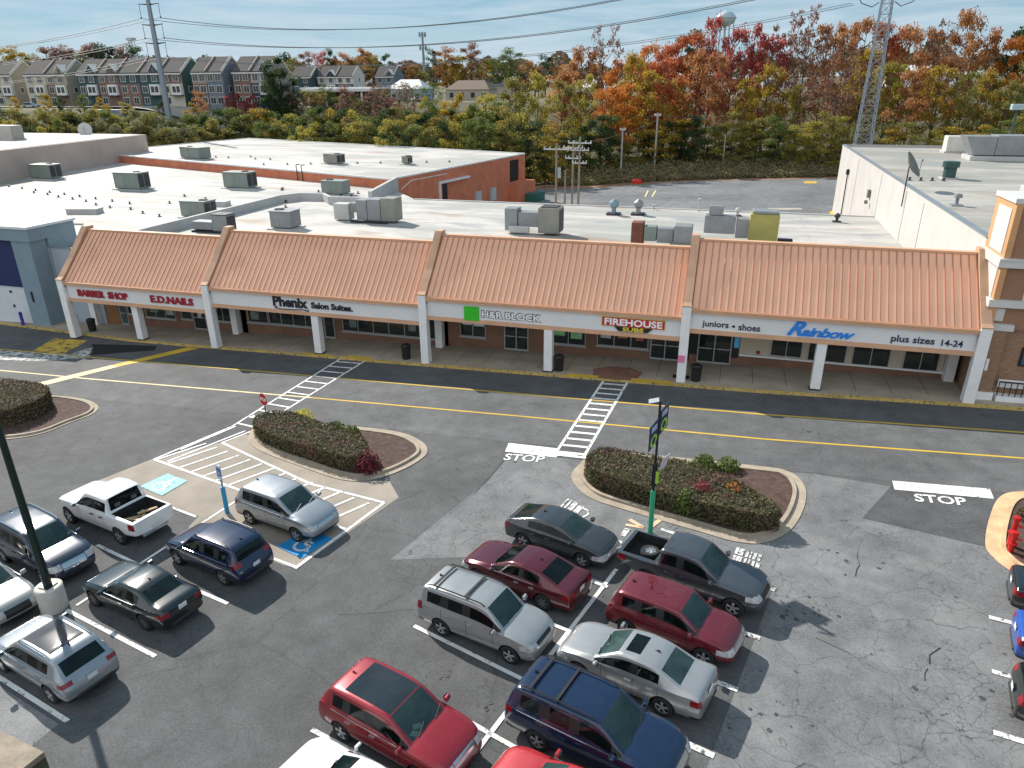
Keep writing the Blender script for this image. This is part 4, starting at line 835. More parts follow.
for i in range(4): spots.append((15.6 + i * .95, 76.0 + .05 * i, 8.42, 'right'))
LBL = {'left': ('one of the small dark vent stubs dotted over the white left roof', 'vent stubs on the left roof'), 'brick': ('one of the small dark vent stubs on the warehouse roof', 'vent stubs on the warehouse roof'), 'right': ('one of the tiny dark stubs in a row by the green fan can', 'vent stubs by the green fan')}
for i, (x, y, z, k) in enumerate(spots):
    o = v0 if i == 0 else v0.copy()
    if i: COL.objects.link(o)
    o.location = (x, y, z); tag(o, LBL[k][0], 'vent', LBL[k][1])
# flat lumps on the left membrane
for x, y, sx, sy, rz, lab in [(-68, 63.5, 3.4, 1.4, .25, 'low white covered curb on the left roof'), (-57.2, 71.5, 3.2, 1.2, .1, 'low grey covered curb in the middle of the left roof')]:
    m = MB(); m.obox((0, 0, .25), sx, sy, .5); m.obox((0, 0, .53), sx + .1, sy + .1, .06); o = m.build('roof_curb_cover', MAT['parapet']); o.location = (x, y, 4.1); o.rotation_euler.z = rz; tag(o, lab, 'roof curb')
m = MB(); m.tube((0, 0, .1), (9.2, 1.6, .1), .07); o = m.build('conduit', HD); o.location = (-71.5, 56.0, 4.1); tag(o, 'thin dark conduit lying across the left roof', 'pipe')
# ------------------------------------------------------------------ vehicles
def paint(name, col, metal=.25, rough=.30, coat=1.0):
    dk = max(col) < .12
    m, nt, b, o = new_mat(name); v = coords(nt, False)
    n = noise(nt, v, 1.3, 3); d = noise(nt, v, 7., 5, .7)
    c = mixc(nt, 1.0, (*col, 1), ramp(nt, n, [(.3, g3(.93)), (.7, g3(1.07))]), 'MULTIPLY')
    c = mixc(nt, ramp(nt, d, [(.5, g3(0)), (.75, g3(.012 if dk else .05))]), c, (.3, .28, .25, 1))
    nt.links.new(c, b.inputs['Base Color']); b.inputs['Metallic'].default_value = metal; b.inputs['Roughness'].default_value = .2 if dk else rough
    b.inputs['Coat Weight'].default_value = coat; b.inputs['Coat Roughness'].default_value = .03
    return m
C_TYRE = M('tyre rubber', (.015, .015, .016), .85, var=.2); C_RIM = M('alloy rim', (.50, .51, .53), .3, metal=.7, var=.08); C_RIMD = M('dark alloy rim', (.16, .165, .17), .35, metal=.6)
def see_glass(name, tint, clear, body=(.02, .03, .03)):
    m, nt, b, o = new_mat(name); v = coords(nt, False)
    n = noise(nt, v, 1.4, 3); c = mixc(nt, 1.0, (*body, 1), ramp(nt, n, [(.3, g3(.6)), (.7, g3(1.4))]), 'MULTIPLY')
    nt.links.new(c, b.inputs['Base Color']); b.inputs['Roughness'].default_value = .03; b.inputs['Specular IOR Level'].default_value = .75
    tr = N(nt, 'ShaderNodeBsdfTransparent'); tr.inputs[0].default_value = (*tint, 1)
    fr = N(nt, 'ShaderNodeFresnel', i_IOR=1.5); mp_ = N(nt, 'ShaderNodeMapRange'); mp_.inputs['From Min'].default_value = .03; mp_.inputs['From Max'].default_value = .6; mp_.inputs['To Min'].default_value = 1 - clear; mp_.inputs['To Max'].default_value = 1
    nt.links.new(fr.outputs[0], mp_.inputs['Value']); mx = N(nt, 'ShaderNodeMixShader'); nt.links.new(mp_.outputs[0], mx.inputs[0]); nt.links.new(tr.outputs[0], mx.inputs[1]); nt.links.new(b.outputs[0], mx.inputs[2]); nt.links.new(mx.outputs[0], o.inputs[0])
    return m
C_GLASS = see_glass('tinted side glass', (.35, .42, .42), .55, (.006, .010, .010)); C_WS = see_glass('windscreen glass', (.74, .92, .90), .62, (.075, .14, .14)); C_RG = see_glass('rear screen glass', (.45, .58, .57), .6, (.015, .032, .033))
C_INT = M('dark cabin plastic', (.05, .052, .054), .75, var=.15); C_SEAT = M('grey seat fabric', (.10, .10, .10), .9, var=.15); C_SEATT = M('beige seat leather', (.30, .26, .20), .8, var=.1); C_LINE = M('headliner cloth', (.30, .30, .29), .9)
C_TRIM = M('black body trim', (.014, .014, .015), .45, var=.15); C_CLAD = M('grey black cladding', (.03, .03, .031), .7, var=.2)
C_HEAD = glass('headlamp lens', (.42, .43, .44), .12, .3, 8, .8); C_TAIL = glass('tail lamp lens', (.20, .006, .010), .15, .3, 6, .7); C_CHROME = M('chrome', (.62, .63, .64), .16, metal=.9, var=.05)
C_SEAM = M('panel gap', (.01, .01, .01), .8); C_PLATE = M('number plate', (.62, .63, .66), .5, var=.12, sc=20); C_LINER = M('bed liner', (.016, .017, .018), .75, var=.3, sc=4)
SLOTS = ['body', 'windshield', 'side_window', 'rear_window', 'trim', 'headlight', 'taillight', 'grille', 'seam', 'cladding', 'bed_liner', 'sunroof']

def ring(x, w, zb, zs, zt, wt):
    dr = min(.055, max(.004, (zt - zs) * .16))
    p5 = (w * .955, zs); p8 = (wt, zt - dr)
    L = lambda a: (p5[0] + (p8[0] - p5[0]) * a, p5[1] + (p8[1] - p5[1]) * a)
    r = [(0, zb), (w * .72, zb), (w * .95, zb + .07), (w, zb + (zs - zb) * .52), (w * .99, zs - .07), p5, L(.035), L(.955), p8, (wt * .87, zt - dr * .3), (wt * .45, zt - dr * .05), (0, zt)]
    out = [(x, y, z) for y, z in r] + [(x, -y, z) for y, z in reversed(r[1:-1])]
    return out

def make_car(name, label, cat, pos, head, L=4.7, W=1.85, H=1.7, wb=2.75, fo=.92, belt=1.02, hz0=1.08, hz1=.86, ws0=1.05, ws1=.38, rs1=-1.85, rs0=-2.15, kind='suv',
             col=None, glz=(C_WS, C_GLASS, C_RG), bp=-.28, cp=-1.15, gc=.24, wr=.345, clad=False, rails=0, crossbars=False, roofmat=None, sunroof=None, rim=C_RIM,
             head_z=None, tail_z=None, grille_z=None, chrome_grille=True, deck=None, chrome_win=True, mirror_mat=None, plate_rear=True, plate_front=False, tail_y=.42, group=None, bedcut=None, roof_in=.775, spoiler=False, seat=None, handle_mat=None, nose=.17):
    hL, hW = L / 2, W / 2
    fa = hL - fo; ra = fa - wb
    def hood(x):
        t = max(0, min(1, (x - ws0) / (hL - .12 - ws0))); return hz0 + (hz1 - hz0) * t ** 1.5
    S = []                                        # stations: x, w, zb, zs(belt), zt, wt, tag
    zr = H; wr_ = hW * roof_in
    if kind in ('suv', 'hatch'):
        S += [(-hL, .82, gc + .12, .62, .66, .62), (-hL + .05, .93, gc + .02, .80, .84, .74), (rs0, .965, gc, belt + .03, belt + .08, .80), (rs1 - .12, .98, gc, belt + .03, zr - .09, roof_in - .04), (rs1 + .08, .985, gc, belt + .02, zr - .02, roof_in)]
    elif kind == 'sedan':
        S += [(-hL, .80, gc + .14, .60, .64, .60), (-hL + .05, .91, gc + .04, deck - .16, deck - .10, .74), (-hL + .16, .94, gc, deck - .05, deck, .78), (rs0, .97, gc, belt, deck + .03, .78), (rs1 - .03, .985, gc, belt, zr - .035, roof_in - .02), (rs1 + .2, .99, gc, belt, zr - .008, roof_in)]
    else:                                         # pickup
        S += [(-hL, .90, gc + .28, deck - .06, deck, .86), (-hL + .08, .965, gc + .18, deck - .04, deck, .88), (ra + .1, .985, gc + .05, deck - .03, deck, .88), (rs0, .985, gc, deck - .02, deck, .88), (rs0 + .03, .985, gc, belt, belt + .10, .86), (rs1, .985, gc, belt, zr - .05, roof_in - .02), (rs1 + .15, .985, gc, belt, zr - .01, roof_in)]
    mids = []
    if kind in ('suv', 'hatch') or (kind == 'pickup'):
        if cp is not None and cp > rs1 + .25: mids += [(cp - .045, ), (cp + .045,)]
    elif cp is not None and cp > rs1 + .3: mids += [(cp - .04,), (cp + .04,)]
    mids += [(bp - .05,), (bp + .05,)]
    for (x,) in mids:
        t = (x - rs1) / max(.1, ws1 - rs1); arch = .03 * math.sin(math.pi * max(0, min(1, t)))
        S.append((x, 1.0, gc, belt - .01 * t, zr + arch * .6, roof_in + .015))
    S += [(ws1, 1.0, gc, belt - .02, zr - .025, roof_in), (ws0, .995, gc, belt - .04, hood(ws0), .80), (ws0 + .14, .99, gc, belt - .05, hood(ws0 + .14) + .005, .80)]
    xm = (ws0 + fa) / 2 + .12
    for x, w in ((max(xm, ws0 + .3), .99), (fa + .15, .985), (hL - .42, .955)): S.append((x, w, gc, min(hood(x) - .05, belt - .05), hood(x), .78))
    S += [(hL - nose, .88, gc + .01, hz1 - .13, hz1 - .035, .70), (hL - .05, .80, gc + .05, hz1 - .28, hz1 - .19, .60), (hL, .66, gc + .12, gc + .30, gc + .36, .50)]
    S.sort(key=lambda s: s[0])
    bm = bmesh.new(); cr = bm.edges.layers.float.new('crease_edge'); rings = []
    for s in S: rings.append([bm.verts.new(p) for p in ring(s[0], s[1] * hW, s[2], s[3], s[4], s[5] * hW)])
    nS = len(S); xs_ = [s[0] for s in S]
    i_ws1 = xs_.index(ws1); i_ws0 = xs_.index(ws0)
    def seg(j): return j if j < 11 else 21 - j      # mirror segment index
    for i in range(nS - 1):
        for j in range(22):
            f = bm.faces.new((rings[i][j], rings[i + 1][j], rings[i + 1][(j + 1) % 22], rings[i][(j + 1) % 22])); k = seg(j); mi = 0
            x0, x1 = xs_[i], xs_[i + 1]
            if i == i_ws1 and k in (9, 10): mi = 1
            elif k == 6 and kind == 'pickup' and i >= [q for q in range(nS) if abs(xs_[q] - rs1) < 1e-6][0] and i <= i_ws1: mi = 2
            elif k == 6 and kind != 'pickup' and x0 >= (rs1 + .07 if kind != 'sedan' else rs1 - .04) and i <= i_ws1: mi = 2
            if mi == 2:
                xm_ = (x0 + x1) / 2
                if abs(xm_ - bp) < .04 or (cp is not None and abs(xm_ - cp) < .04): mi = 4
            if kind in ('suv', 'hatch') and abs(x0 - rs0) < 1e-6 and k in (9, 10): mi = 3
            if kind == 'sedan' and abs(x0 - rs0) < 1e-6 and k in (9, 10): mi = 3
            if kind == 'pickup' and abs(x0 - (rs0 + .03)) < 1e-6 and k in (9, 10): mi = 3
            f.material_index = mi
    for rg in (rings[0], rings[-1]):
        for k in range(11):
            a, b = rg[k], rg[k + 1]; c, d = rg[(22 - k - 1) % 22], rg[(22 - k) % 22]
            vs = [a, b] + ([c] if c is not b else []) + ([d] if d is not a else [])
            try: bm.faces.new(vs)
            except ValueError: pass
    bmesh.ops.recalc_face_normals(bm, faces=bm.faces)
    for i in range(nS - 1):
        for j, cval in ((5, .45), (8, .25), (9, .3), (13, .3), (14, .25), (17, .45), (2, .3), (20, .3)):
            e = bm.edges.get((rings[i][j], rings[i + 1][j]))
            if e: e[cr] = cval
    def crease_st(x, val, ks):
        i = min(range(nS), key=lambda q: abs(xs_[q] - x))
        for j in range(22):
            if seg(j) in ks:
                e = bm.edges.get((rings[i][j], rings[i][(j + 1) % 22]))
                if e: e[cr] = val
    crease_st(ws0, .6, (5, 6, 7, 8, 9, 10)); crease_st(ws1, .4, (8, 9, 10)); crease_st(rs0, .6, (5, 6, 7, 8, 9, 10)); 
    if kind == 'pickup':
        crease_st(rs0, .9, range(3, 11)); crease_st(rs0 + .03, .9, range(3, 11)); crease_st(rs1, .6, (6, 7, 8, 9, 10)); crease_st(-hL, .6, range(11)); crease_st(-hL + .08, .5, range(5, 11))
    me = bpy.data.meshes.new('body'); bm.to_mesh(me); bm.free()
    tmp = bpy.data.objects.new('tmp', me); COL.objects.link(tmp)
    for i in range(len(SLOTS)): me.materials.append(None)
    for p in me.polygons: p.use_smooth = True
    md = tmp.modifiers.new('s', 'SUBSURF'); md.levels = 2; md.render_levels = 2
    cut = MB()
    for ax in (fa, ra):
        for s in (-1, 1): cut.lathe([(wr + .065, min(s * (hW - .30), s * (hW + .4))), (wr + .065, max(s * (hW - .30), s * (hW + .4)))], (ax, 0, wr), 28, 'Y', 4)
    if bedcut:
        x0, x1, yy, zz = bedcut; cut.box(x0, x1, -yy, yy, zz, 3, 10)
    cme = bpy.data.meshes.new('cut'); cme.from_pydata(cut.v, [], cut.f); cme.polygons.foreach_set('material_index', cut.mi)
    for i in range(len(SLOTS)): cme.materials.append(None)
    b2 = bmesh.new(); b2.from_mesh(cme); bmesh.ops.recalc_face_normals(b2, faces=b2.faces); b2.to_mesh(cme); b2.free()
    co = bpy.data.objects.new('cut', cme); COL.objects.link(co)
    bo = tmp.modifiers.new('b', 'BOOLEAN'); bo.operation = 'DIFFERENCE'; bo.object = co; bo.solver = 'EXACT'
    dg = bpy.context.evaluated_depsgraph_get(); ev = tmp.evaluated_get(dg)
    bm = bmesh.new(); bm.from_mesh(ev.to_mesh()); ev.to_mesh_clear()
    bpy.data.objects.remove(tmp); bpy.data.objects.remove(co)
    # crisp region borders
    def cutp(co_, no): bmesh.ops.bisect_plane(bm, geom=bm.verts[:] + bm.edges[:] + bm.faces[:], dist=1e-5, plane_co=co_, plane_no=no)
    hz = head_z or (hz1 - .30, hz1 - .10); tz = tail_z or (belt - .22, belt - .02); gzr = grille_z or (hz1 - .34, hz1 - .12)
    for z in sorted(set([hz[0], hz[1], tz[0], tz[1], gzr[0], gzr[1], gc + .2, gc + .1])): cutp((0, 0, z), (0, 0, 1))
    for x in (hL - .52, hL - .17, -hL + .34, fa + .62): cutp((x, 0, 0), (1, 0, 0))
    hy = hW * .50; ty = hW * (1 - tail_y); gy = hW * .47
    for y in (hy, ty, gy, hW * .72):
        cutp((0, y, 0), (0, 1, 0)); cutp((0, -y, 0), (0, 1, 0))
    seams = [bp, ws0 - .28, (cp if cp is not None else rs1) - .12 if kind != 'pickup' else rs1 + .14]
    for x in seams:
        cutp((x - .007, 0, 0), (1, 0, 0)); cutp((x + .007, 0, 0), (1, 0, 0))
    if sunroof or roofmat:
        sx0, sx1, sy = sunroof
        cutp((sx0, 0, 0), (1, 0, 0)); cutp((sx1, 0, 0), (1, 0, 0)); cutp((0, sy, 0), (0, 1, 0)); cutp((0, -sy, 0), (0, 1, 0))
    bm.normal_update()
    for f in bm.faces:
        if f.material_index != 0: continue
        c = f.calc_center_median(); ay = abs(c.y)
        if c.x > hL - .52 and hz[0] < c.z < hz[1] and ay > hy and c.x > hL - .52 and f.normal.z < .8: f.material_index = 5
        elif c.x > hL - .17 and gzr[0] < c.z < gzr[1] and ay < gy: f.material_index = 7
        elif c.x > hL - .17 and c.z < gc + .2 and ay < hW * .72: f.material_index = 4
        elif c.x < -hL + .34 and c.z < gc + .2: f.material_index = 4
        elif ay > hW * .8 and c.z < gc + .1: f.material_index = 4
        elif c.x < -hL + .34 and tz[0] < c.z < tz[1] and ay > ty and f.normal.z < .75: f.material_index = 6
        elif c.z < gc + .2 and clad: f.material_index = 9
        elif f.normal.z < -.6 and c.z < .6: f.material_index = 4
        elif ay > hW * .75 and gc + .12 < c.z < belt - .01 and any(abs(c.x - x) < .007 for x in seams): f.material_index = 8
        elif sunroof and sunroof[0] < c.x < sunroof[1] and ay < sunroof[2] and c.z > belt + .3 and f.normal.z > .7: f.material_index = 11
    t = thing(name, label, cat, group=group)
    mats = [col, glz[0], glz[1], glz[2], C_TRIM, C_HEAD, C_TAIL, C_CHROME if chrome_grille else C_TRIM, C_SEAM, C_CLAD, C_LINER, roofmat or C_GLASS]
    # split into parts
    groups = {'body': (0, 4, 8, 9, 10)}
    def extract(idx, nm, comps=True):
        fs = [f for f in bm.faces if f.material_index in idx]
        if not fs: return []
        seen = set(); outs = []
        fset = set(fs)
        islands = []
        if comps:
            for f in fs:
                if f in seen: continue
                st_ = [f]; seen.add(f); isl = []
                while st_:
                    g = st_.pop(); isl.append(g)
                    for e in g.edges:
                        for h in e.link_faces:
                            if h in fset and h not in seen: seen.add(h); st_.append(h)
                islands.append(isl)
        else: islands = [fs]
        for isl in islands:
            if comps and len(isl) < 2 and isl[0].calc_area() < .004: continue
            vm = {}; vs = []; ff = []; mm = []
            for f in isl:
                for v in f.verts:
                    if v not in vm: vm[v] = len(vs); vs.append(v.co.copy())
                ff.append([vm[v] for v in f.verts]); mm.append(f.material_index)
            m2 = bpy.data.meshes.new(nm); m2.from_pydata(vs, [], ff)
            used = sorted(set(mm)); 
            for u in used: m2.materials.append(mats[u])
            m2.polygons.foreach_set('material_index', [used.index(u) for u in mm]); m2.polygons.foreach_set('use_smooth', [True] * len(ff))
            try: m2.set_sharp_from_angle(angle=R(38))
            except Exception: pass
            o = bpy.data.objects.new(nm, m2); COL.objects.link(o); o.parent = t; outs.append(o)
        return outs
    extract((0, 4, 8, 9, 10), 'body', False)
    extract((1,), 'windshield'); extract((2,), 'side_window'); extract((3,), 'rear_window'); extract((5,), 'headlight'); extract((6,), 'taillight'); extract((7,), 'grille')
    extract((11,), 'roof_panel' if roofmat else 'sunroof')
    bm.free()
    # cabin
    xb = rs0 + .2 if kind != 'sedan' else rs1 + .1
    if kind == 'pickup': xb = rs0 + .12
    m = MB(); m.box(xb, ws0 + .02, -hW * .84, hW * .84, .36, .46)
    for s in (-1, 1): m.box(xb, ws0 - .05, min(s * hW * .84, s * hW * .89), max(s * hW * .84, s * hW * .89), .40, belt - .07)
    m.box(ws0 - .62, ws0 - .02, -hW * .82, hW * .82, belt - .30, belt - .055); m.box(ws0 - .72, ws0 - .56, .22, .56, belt - .10, belt + .03)
    m.box(xb - .06, xb, -hW * .84, hW * .84, .40, belt - .05)
    if kind == 'sedan': m.box(rs0 + .1, rs1 + .12, -hW * .72, hW * .72, belt - .10, belt - .06)
    if kind in ('suv', 'hatch'): m.box(rs0 + .2, rs1 + .55, -hW * .8, hW * .8, belt - .34, belt - .28)
    m.build('cabin_trim', C_INT, t)
    m = MB(); m.box(rs1 + .2, ws1 - .12, -hW * .62, hW * .62, H - .13, H - .115)
    if not roofmat: m.build('headliner', C_LINE, t)
    rows = [bp - .02] + ([max(rs1 + .42, bp - .98)] if kind != 'pickup' else [bp - .62])
    for xr in rows:
        for yy in (-.38, .38):
            q_ = MB(); q_.box(xr - .02, xr + .48, yy - .25, yy + .25, .47, .64)
            q_.hexa([(xr - .02, yy - .25, .6), (xr + .12, yy - .25, .6), (xr + .12, yy + .25, .6), (xr - .02, yy + .25, .6)], [(xr - .22, yy - .22, belt + .10), (xr - .12, yy - .22, belt + .12), (xr - .12, yy + .22, belt + .12), (xr - .22, yy + .22, belt + .10)])
            q_.hexa([(xr - .24, yy - .12, belt + .13), (xr - .14, yy - .12, belt + .13), (xr - .14, yy + .12, belt + .13), (xr - .24, yy + .12, belt + .13)], [(xr - .26, yy - .11, min(H - .17, belt + .33)), (xr - .18, yy - .11, min(H - .17, belt + .33)), (xr - .18, yy + .11, min(H - .17, belt + .33)), (xr - .26, yy + .11, min(H - .17, belt + .33))])
            q_.build('seat', seat or C_SEAT, t)
    # wheels
    for ax in (fa, ra):
        for s in (-1, 1):
            wcx = Vector((ax, s * (hW - .115), wr)); m = MB()
            m.lathe([(wr * .62, -.1), (wr * .9, -.105), (wr * .985, -.075), (wr, -.03), (wr, .03), (wr * .985, .075), (wr * .9, .105), (wr * .62, .1)], wcx, 26, 'Y', cap=False); w_ = m.build('wheel', C_TYRE, t, smooth=True)
            m = MB(); yo = s * .085
            m.lathe([(wr * .66, -.09), (wr * .66, .09)], wcx, 22, 'Y', 0, cap=False); m.lathe([(0, yo * .35), (wr * .64, yo * .35)], wcx, 22, 'Y', 1)
            for q in range(5 if rim is C_RIM else 7):
                a = q * 2 * math.pi / (5 if rim is C_RIM else 7) + .3
                d = Vector((math.cos(a), 0, math.sin(a))); p = Vector((-d.z, 0, d.x)); o0 = wcx + Vector((0, yo * .8, 0)); o1 = wcx + Vector((0, yo * 1.0, 0))
                k0, k1 = wr * .07, wr * .14; ln = wr * .64; yy = Vector((0, s * .012, 0))
                m.hexa([o0 + p * k0, o0 - p * k0, o1 + d * ln - p * k1, o1 + d * ln + p * k1], [o0 + p * k0 + yy, o0 - p * k0 + yy, o1 + d * ln - p * k1 + yy, o1 + d * ln + p * k1 + yy])
            m.lathe([(0, yo * .98), (wr * .15, yo * .98), (wr * .17, yo * .7)], wcx, 12, 'Y', 0, cap=False)
            m.lathe([(wr * .60, yo * .9), (wr * .685, yo * 1.1), (wr * .70, yo * .9)], wcx, 24, 'Y', 0, cap=False)
            m.build('rim', [rim, C_TRIM], w_)
    # mirrors, handles, plates, rails
    mm_ = mirror_mat or col; xm = ws0 - .16
    for s in (-1, 1):
        m = MB(); y = s * hW
        vs_lo = [(xm - .07, y * .99, belt - .02), (xm + .09, y * .99, belt - .02), (xm + .07, y + s * .2, belt + .0), (xm - .06, y + s * .2, belt + .0)]
        vs_hi = [(xm - .06, y * .99, belt + .11), (xm + .05, y * .99, belt + .12), (xm + .04, y + s * .19, belt + .14), (xm - .05, y + s * .2, belt + .14)]
        m.hexa(vs_lo, vs_hi); mo = m.build('mirror', mm_, t, bevel=.025, smooth=False)
        m = MB(); m.box(xm - .085, xm - .073, min(y * 1.02, y + s * .17), max(y * 1.02, y + s * .17), belt + .01, belt + .12); m.build('mirror_glass', C_WS, mo)
    hm = handle_mat or col
    for x in ([bp + .16, (cp if cp else rs1) + .12] if (kind != 'pickup') else [bp + .16, rs1 + .3]):
        for s in (-1, 1):
            m = MB(); m.box(x - .10, x + .10, min(s * (hW * .985), s * (hW * .985 + .045)), max(s * (hW * .985), s * (hW * .985 + .045)), belt - .16, belt - .125); m.build('door_handle', hm, t)
    if chrome_win:
        for s in (-1, 1):
            m = MB(); ye = s * (hW * .957 + .014); xe = rs1 + .1 if kind != 'sedan' else rs1 + .05
            m.tube((xe, ye, belt + .01), (ws0 - .1, ye, belt - .025), .013, n=5); m.build('window_trim', C_CHROME, t)
    if rails:
        for s in (-1, 1):
            m = MB(); yr = s * (roof_in * hW - .07); zz = H + .055; m.path([(rs1 + .12, yr, H - .02), (rs1 + .3, yr, zz), ((rs1 + ws1) / 2, yr, zz + .012), (ws1 - .25, yr, zz - .01), (ws1 - .08, yr, H - .03)], .022, 6)
            ro = m.build('roof_rail', C_TRIM if rails == 1 else C_CHROME, t)
    if crossbars:
        for xx in crossbars:
            m = MB(); m.box(xx - .04, xx + .04, -roof_in * hW + .07, roof_in * hW - .07, H + .05, H + .08); m.build('roof_crossbar', C_TRIM, t)
    if plate_rear:
        z = {'suv': belt - .25, 'hatch': belt - .3, 'sedan': deck - .22 if deck else .7, 'pickup': gc + .42}[kind]; xo = -hL - .015 if kind == 'pickup' else -hL + (.02 if z > .75 else -.012)
        m = MB(); m.box(xo - .012, xo, -.16, .16, z - .08, z + .08); m.build('number_plate', C_PLATE, t)
    if kind != 'pickup' and not roofmat or roofmat:
        m = MB(); xx = rs1 + .25; m.hexa([(xx - .09, -.025, H - .012), (xx + .09, -.012, H - .006), (xx + .09, .012, H - .006), (xx - .09, .025, H - .012)], [(xx - .07, -.008, H + .055), (xx - .03, -.006, H + .05), (xx - .03, .006, H + .05), (xx - .07, .008, H + .055)]); m.build('antenna_fin', C_TRIM if col is not C_RED2 else col, t)
    if spoiler:
        m = MB(); m.hexa([(rs1 - .22, -wr_ * .92, H - .085), (rs1 + .1, -wr_ * .95, H - .03), (rs1 + .1, wr_ * .95, H - .03), (rs1 - .22, wr_ * .92, H - .085)], [(rs1 - .25, -wr_ * .9, H - .04), (rs1 + .1, -wr_ * .93, H + .012), (rs1 + .1, wr_ * .93, H + .012), (rs1 - .25, wr_ * .9, H - .04)]); m.build('spoiler', col, t, bevel=.012)
    for s in (-.45, .3):
        m = MB(); m.tube((ws0 + .01, s * hW, hood(ws0) + .02), (ws0 - .13, s * hW + .42, hood(ws0) + .11), .012, n=4); m.build('wiper', C_TRIM, t)
    # bumper strip and licence recess
    m = MB(); m.box(-hL - .012, -hL + .06, -hW * .6, hW * .6, gc + .13, gc + .24); m.build('rear_bumper', C_CLAD if kind != 'pickup' else C_CHROME, t, bevel=.01)
    h = R(head); f = Vector((math.cos(h), math.sin(h), 0)); f = (f - NRM * f.dot(NRM)).normalized(); l = NRM.cross(f)
    sh = (fa + ra) / 2                              # given position is midway between the axles
    p = Vector((pos[0], pos[1], gz(*pos) + .006)) - f * sh
    mat = Matrix((f, l, NRM)).transposed().to_4x4(); mat.translation = p; t.matrix_world = mat
    return t
def wet(n, c, **k): return paint(n, c, **k)
C_WHITE = paint('white car paint', (.72, .72, .72), metal=0); C_NAVY = paint('navy car paint', (.006, .012, .045), metal=.1); C_NAVY2 = paint('dark blue grey car paint', (.016, .022, .045), metal=.2); C_BLACK = paint('black green car paint', (.007, .010, .011), metal=0); C_SILVER = paint('silver car paint', (.30, .325, .35), metal=.55)
C_SILV2 = paint('warm silver car paint', (.34, .34, .33), metal=.5); C_GREY = paint('slate grey car paint', (.042, .045, .048), metal=.3); C_RED = paint('maroon red car paint', (.095, .007, .014), metal=.3); C_RED2 = paint('bright red car paint', (.26, .007, .016), metal=.25); C_RED3 = paint('coral red car paint', (.42, .022, .028), metal=.2)
C_RED4 = paint('deep red car paint', (.15, .009, .018), metal=.3); C_BLUE = paint('blue car paint', (.015, .09, .42)); C_SILV3 = paint('pale silver car paint', (.36, .365, .365), metal=.5); C_MIDN = paint('midnight blue car paint', (.006, .016, .05), metal=.1); C_GRN = paint('black car paint', (.008, .014, .013)); C_STEEL = paint('steel blue grey pickup paint', (.062, .07, .08), metal=.35)
G_L = 'cars parked on the left of the lot'; G_M = 'cars parked in the middle bays'; G_R = 'cars at the right edge'
make_car('parked_pickup', 'white crew cab pickup truck with lumber lying in its open black bed', 'pickup truck', (-24.75, 20.95), 167, L=5.75, W=2.03, H=1.93, wb=3.65, fo=.95, belt=1.22, hz0=1.26, hz1=1.12, ws0=1.15, ws1=.45, rs1=-1.02, rs0=-1.16, kind='pickup', col=C_WHITE, bp=-.25, cp=None, gc=.36, wr=.40, deck=1.28, bedcut=(-2.72, -1.26, .82, .82), tail_z=(.92, 1.2), tail_y=.12, head_z=(.85, 1.08), chrome_win=False, handle_mat=C_TRIM, roof_in=.80, glz=(C_WS, C_GLASS, C_GLASS), group=G_L)
make_car('parked_suv', 'navy SUV with red tail lamps seen from behind beside the blue sign post', 'SUV', (-18.2, 19.5), 166, L=4.65, W=1.86, H=1.68, wb=2.75, belt=1.05, ws0=1.0, ws1=.35, rs1=-1.85, rs0=-2.1, col=C_NAVY, clad=True, rails=1, tail_z=(.95, 1.13), rim=C_RIM, glz=(C_WS, C_GLASS, C_RG), group=G_L)
make_car('parked_sedan', 'black sedan with brown grey reflections parked beside the concrete lamp base', 'car', (-19.4, 16.6), 168, L=4.85, W=1.85, H=1.42, wb=2.9, fo=.88, belt=.95, hz0=1.0, hz1=.80, ws0=.85, ws1=.12, rs1=-1.02, rs0=-1.72, deck=1.06, kind='sedan', bp=-.42, cp=None, gc=.2, wr=.335, col=C_BLACK, tail_z=(.74, .92), roof_in=.72, rim=C_RIMD, plate_rear=True, group=G_L)
make_car('parked_suv', 'silver SUV with large glass sunroof at the lower left of the lot', 'SUV', (-19.75, 13.15), 167, L=4.66, W=1.89, H=1.62, wb=2.85, fo=.85, belt=1.05, ws0=1.0, ws1=.32, rs1=-1.62, rs0=-2.12, col=C_SILVER, rails=2, roofmat=glass('glass roof panel', (.10, .09, .085), .06, .3, 1, .9), sunroof=(-1.35, .22, .55), tail_z=(.86, 1.0), tail_y=.42, group=G_L)
make_car('parked_suv', 'silver blue SUV standing on the accessible bay over its blue panel', 'SUV', (-17.1, 22.8), -14, L=4.75, W=1.93, H=1.74, wb=2.85, fo=.95, belt=1.1, hz0=1.14, hz1=.95, ws0=1.1, ws1=.35, rs1=-1.85, rs0=-2.2, col=C_SILVER, clad=True, rim=C_RIM, glz=(C_WS, C_GLASS, C_RG), group=G_L)
make_car('parked_suv', 'dark blue grey SUV with chrome grille bars facing us at the left edge', 'SUV', (-25.25, 17.85), -15, L=5.0, W=1.92, H=1.82, wb=3.0, fo=.9, belt=1.12, hz0=1.18, hz1=1.0, ws0=1.15, ws1=.5, rs1=-2.1, rs0=-2.4, col=C_NAVY2, rails=2, clad=False, head_z=(.72, .94), grille_z=(.66, .92), group=G_L)
make_car('parked_sedan', 'pale silver car cut by the left frame edge with dark V-shaped grille', 'car', (-25.1, 15.25), -15, L=4.7, W=1.83, H=1.46, wb=2.75, fo=.95, belt=.97, hz0=1.02, hz1=.86, ws0=.95, ws1=.2, rs1=-1.05, rs0=-1.75, deck=1.08, kind='sedan', bp=-.4, cp=None, gc=.2, wr=.335, col=C_SILV2, chrome_grille=False, grille_z=(.45, .74), roof_in=.74, group=G_L)
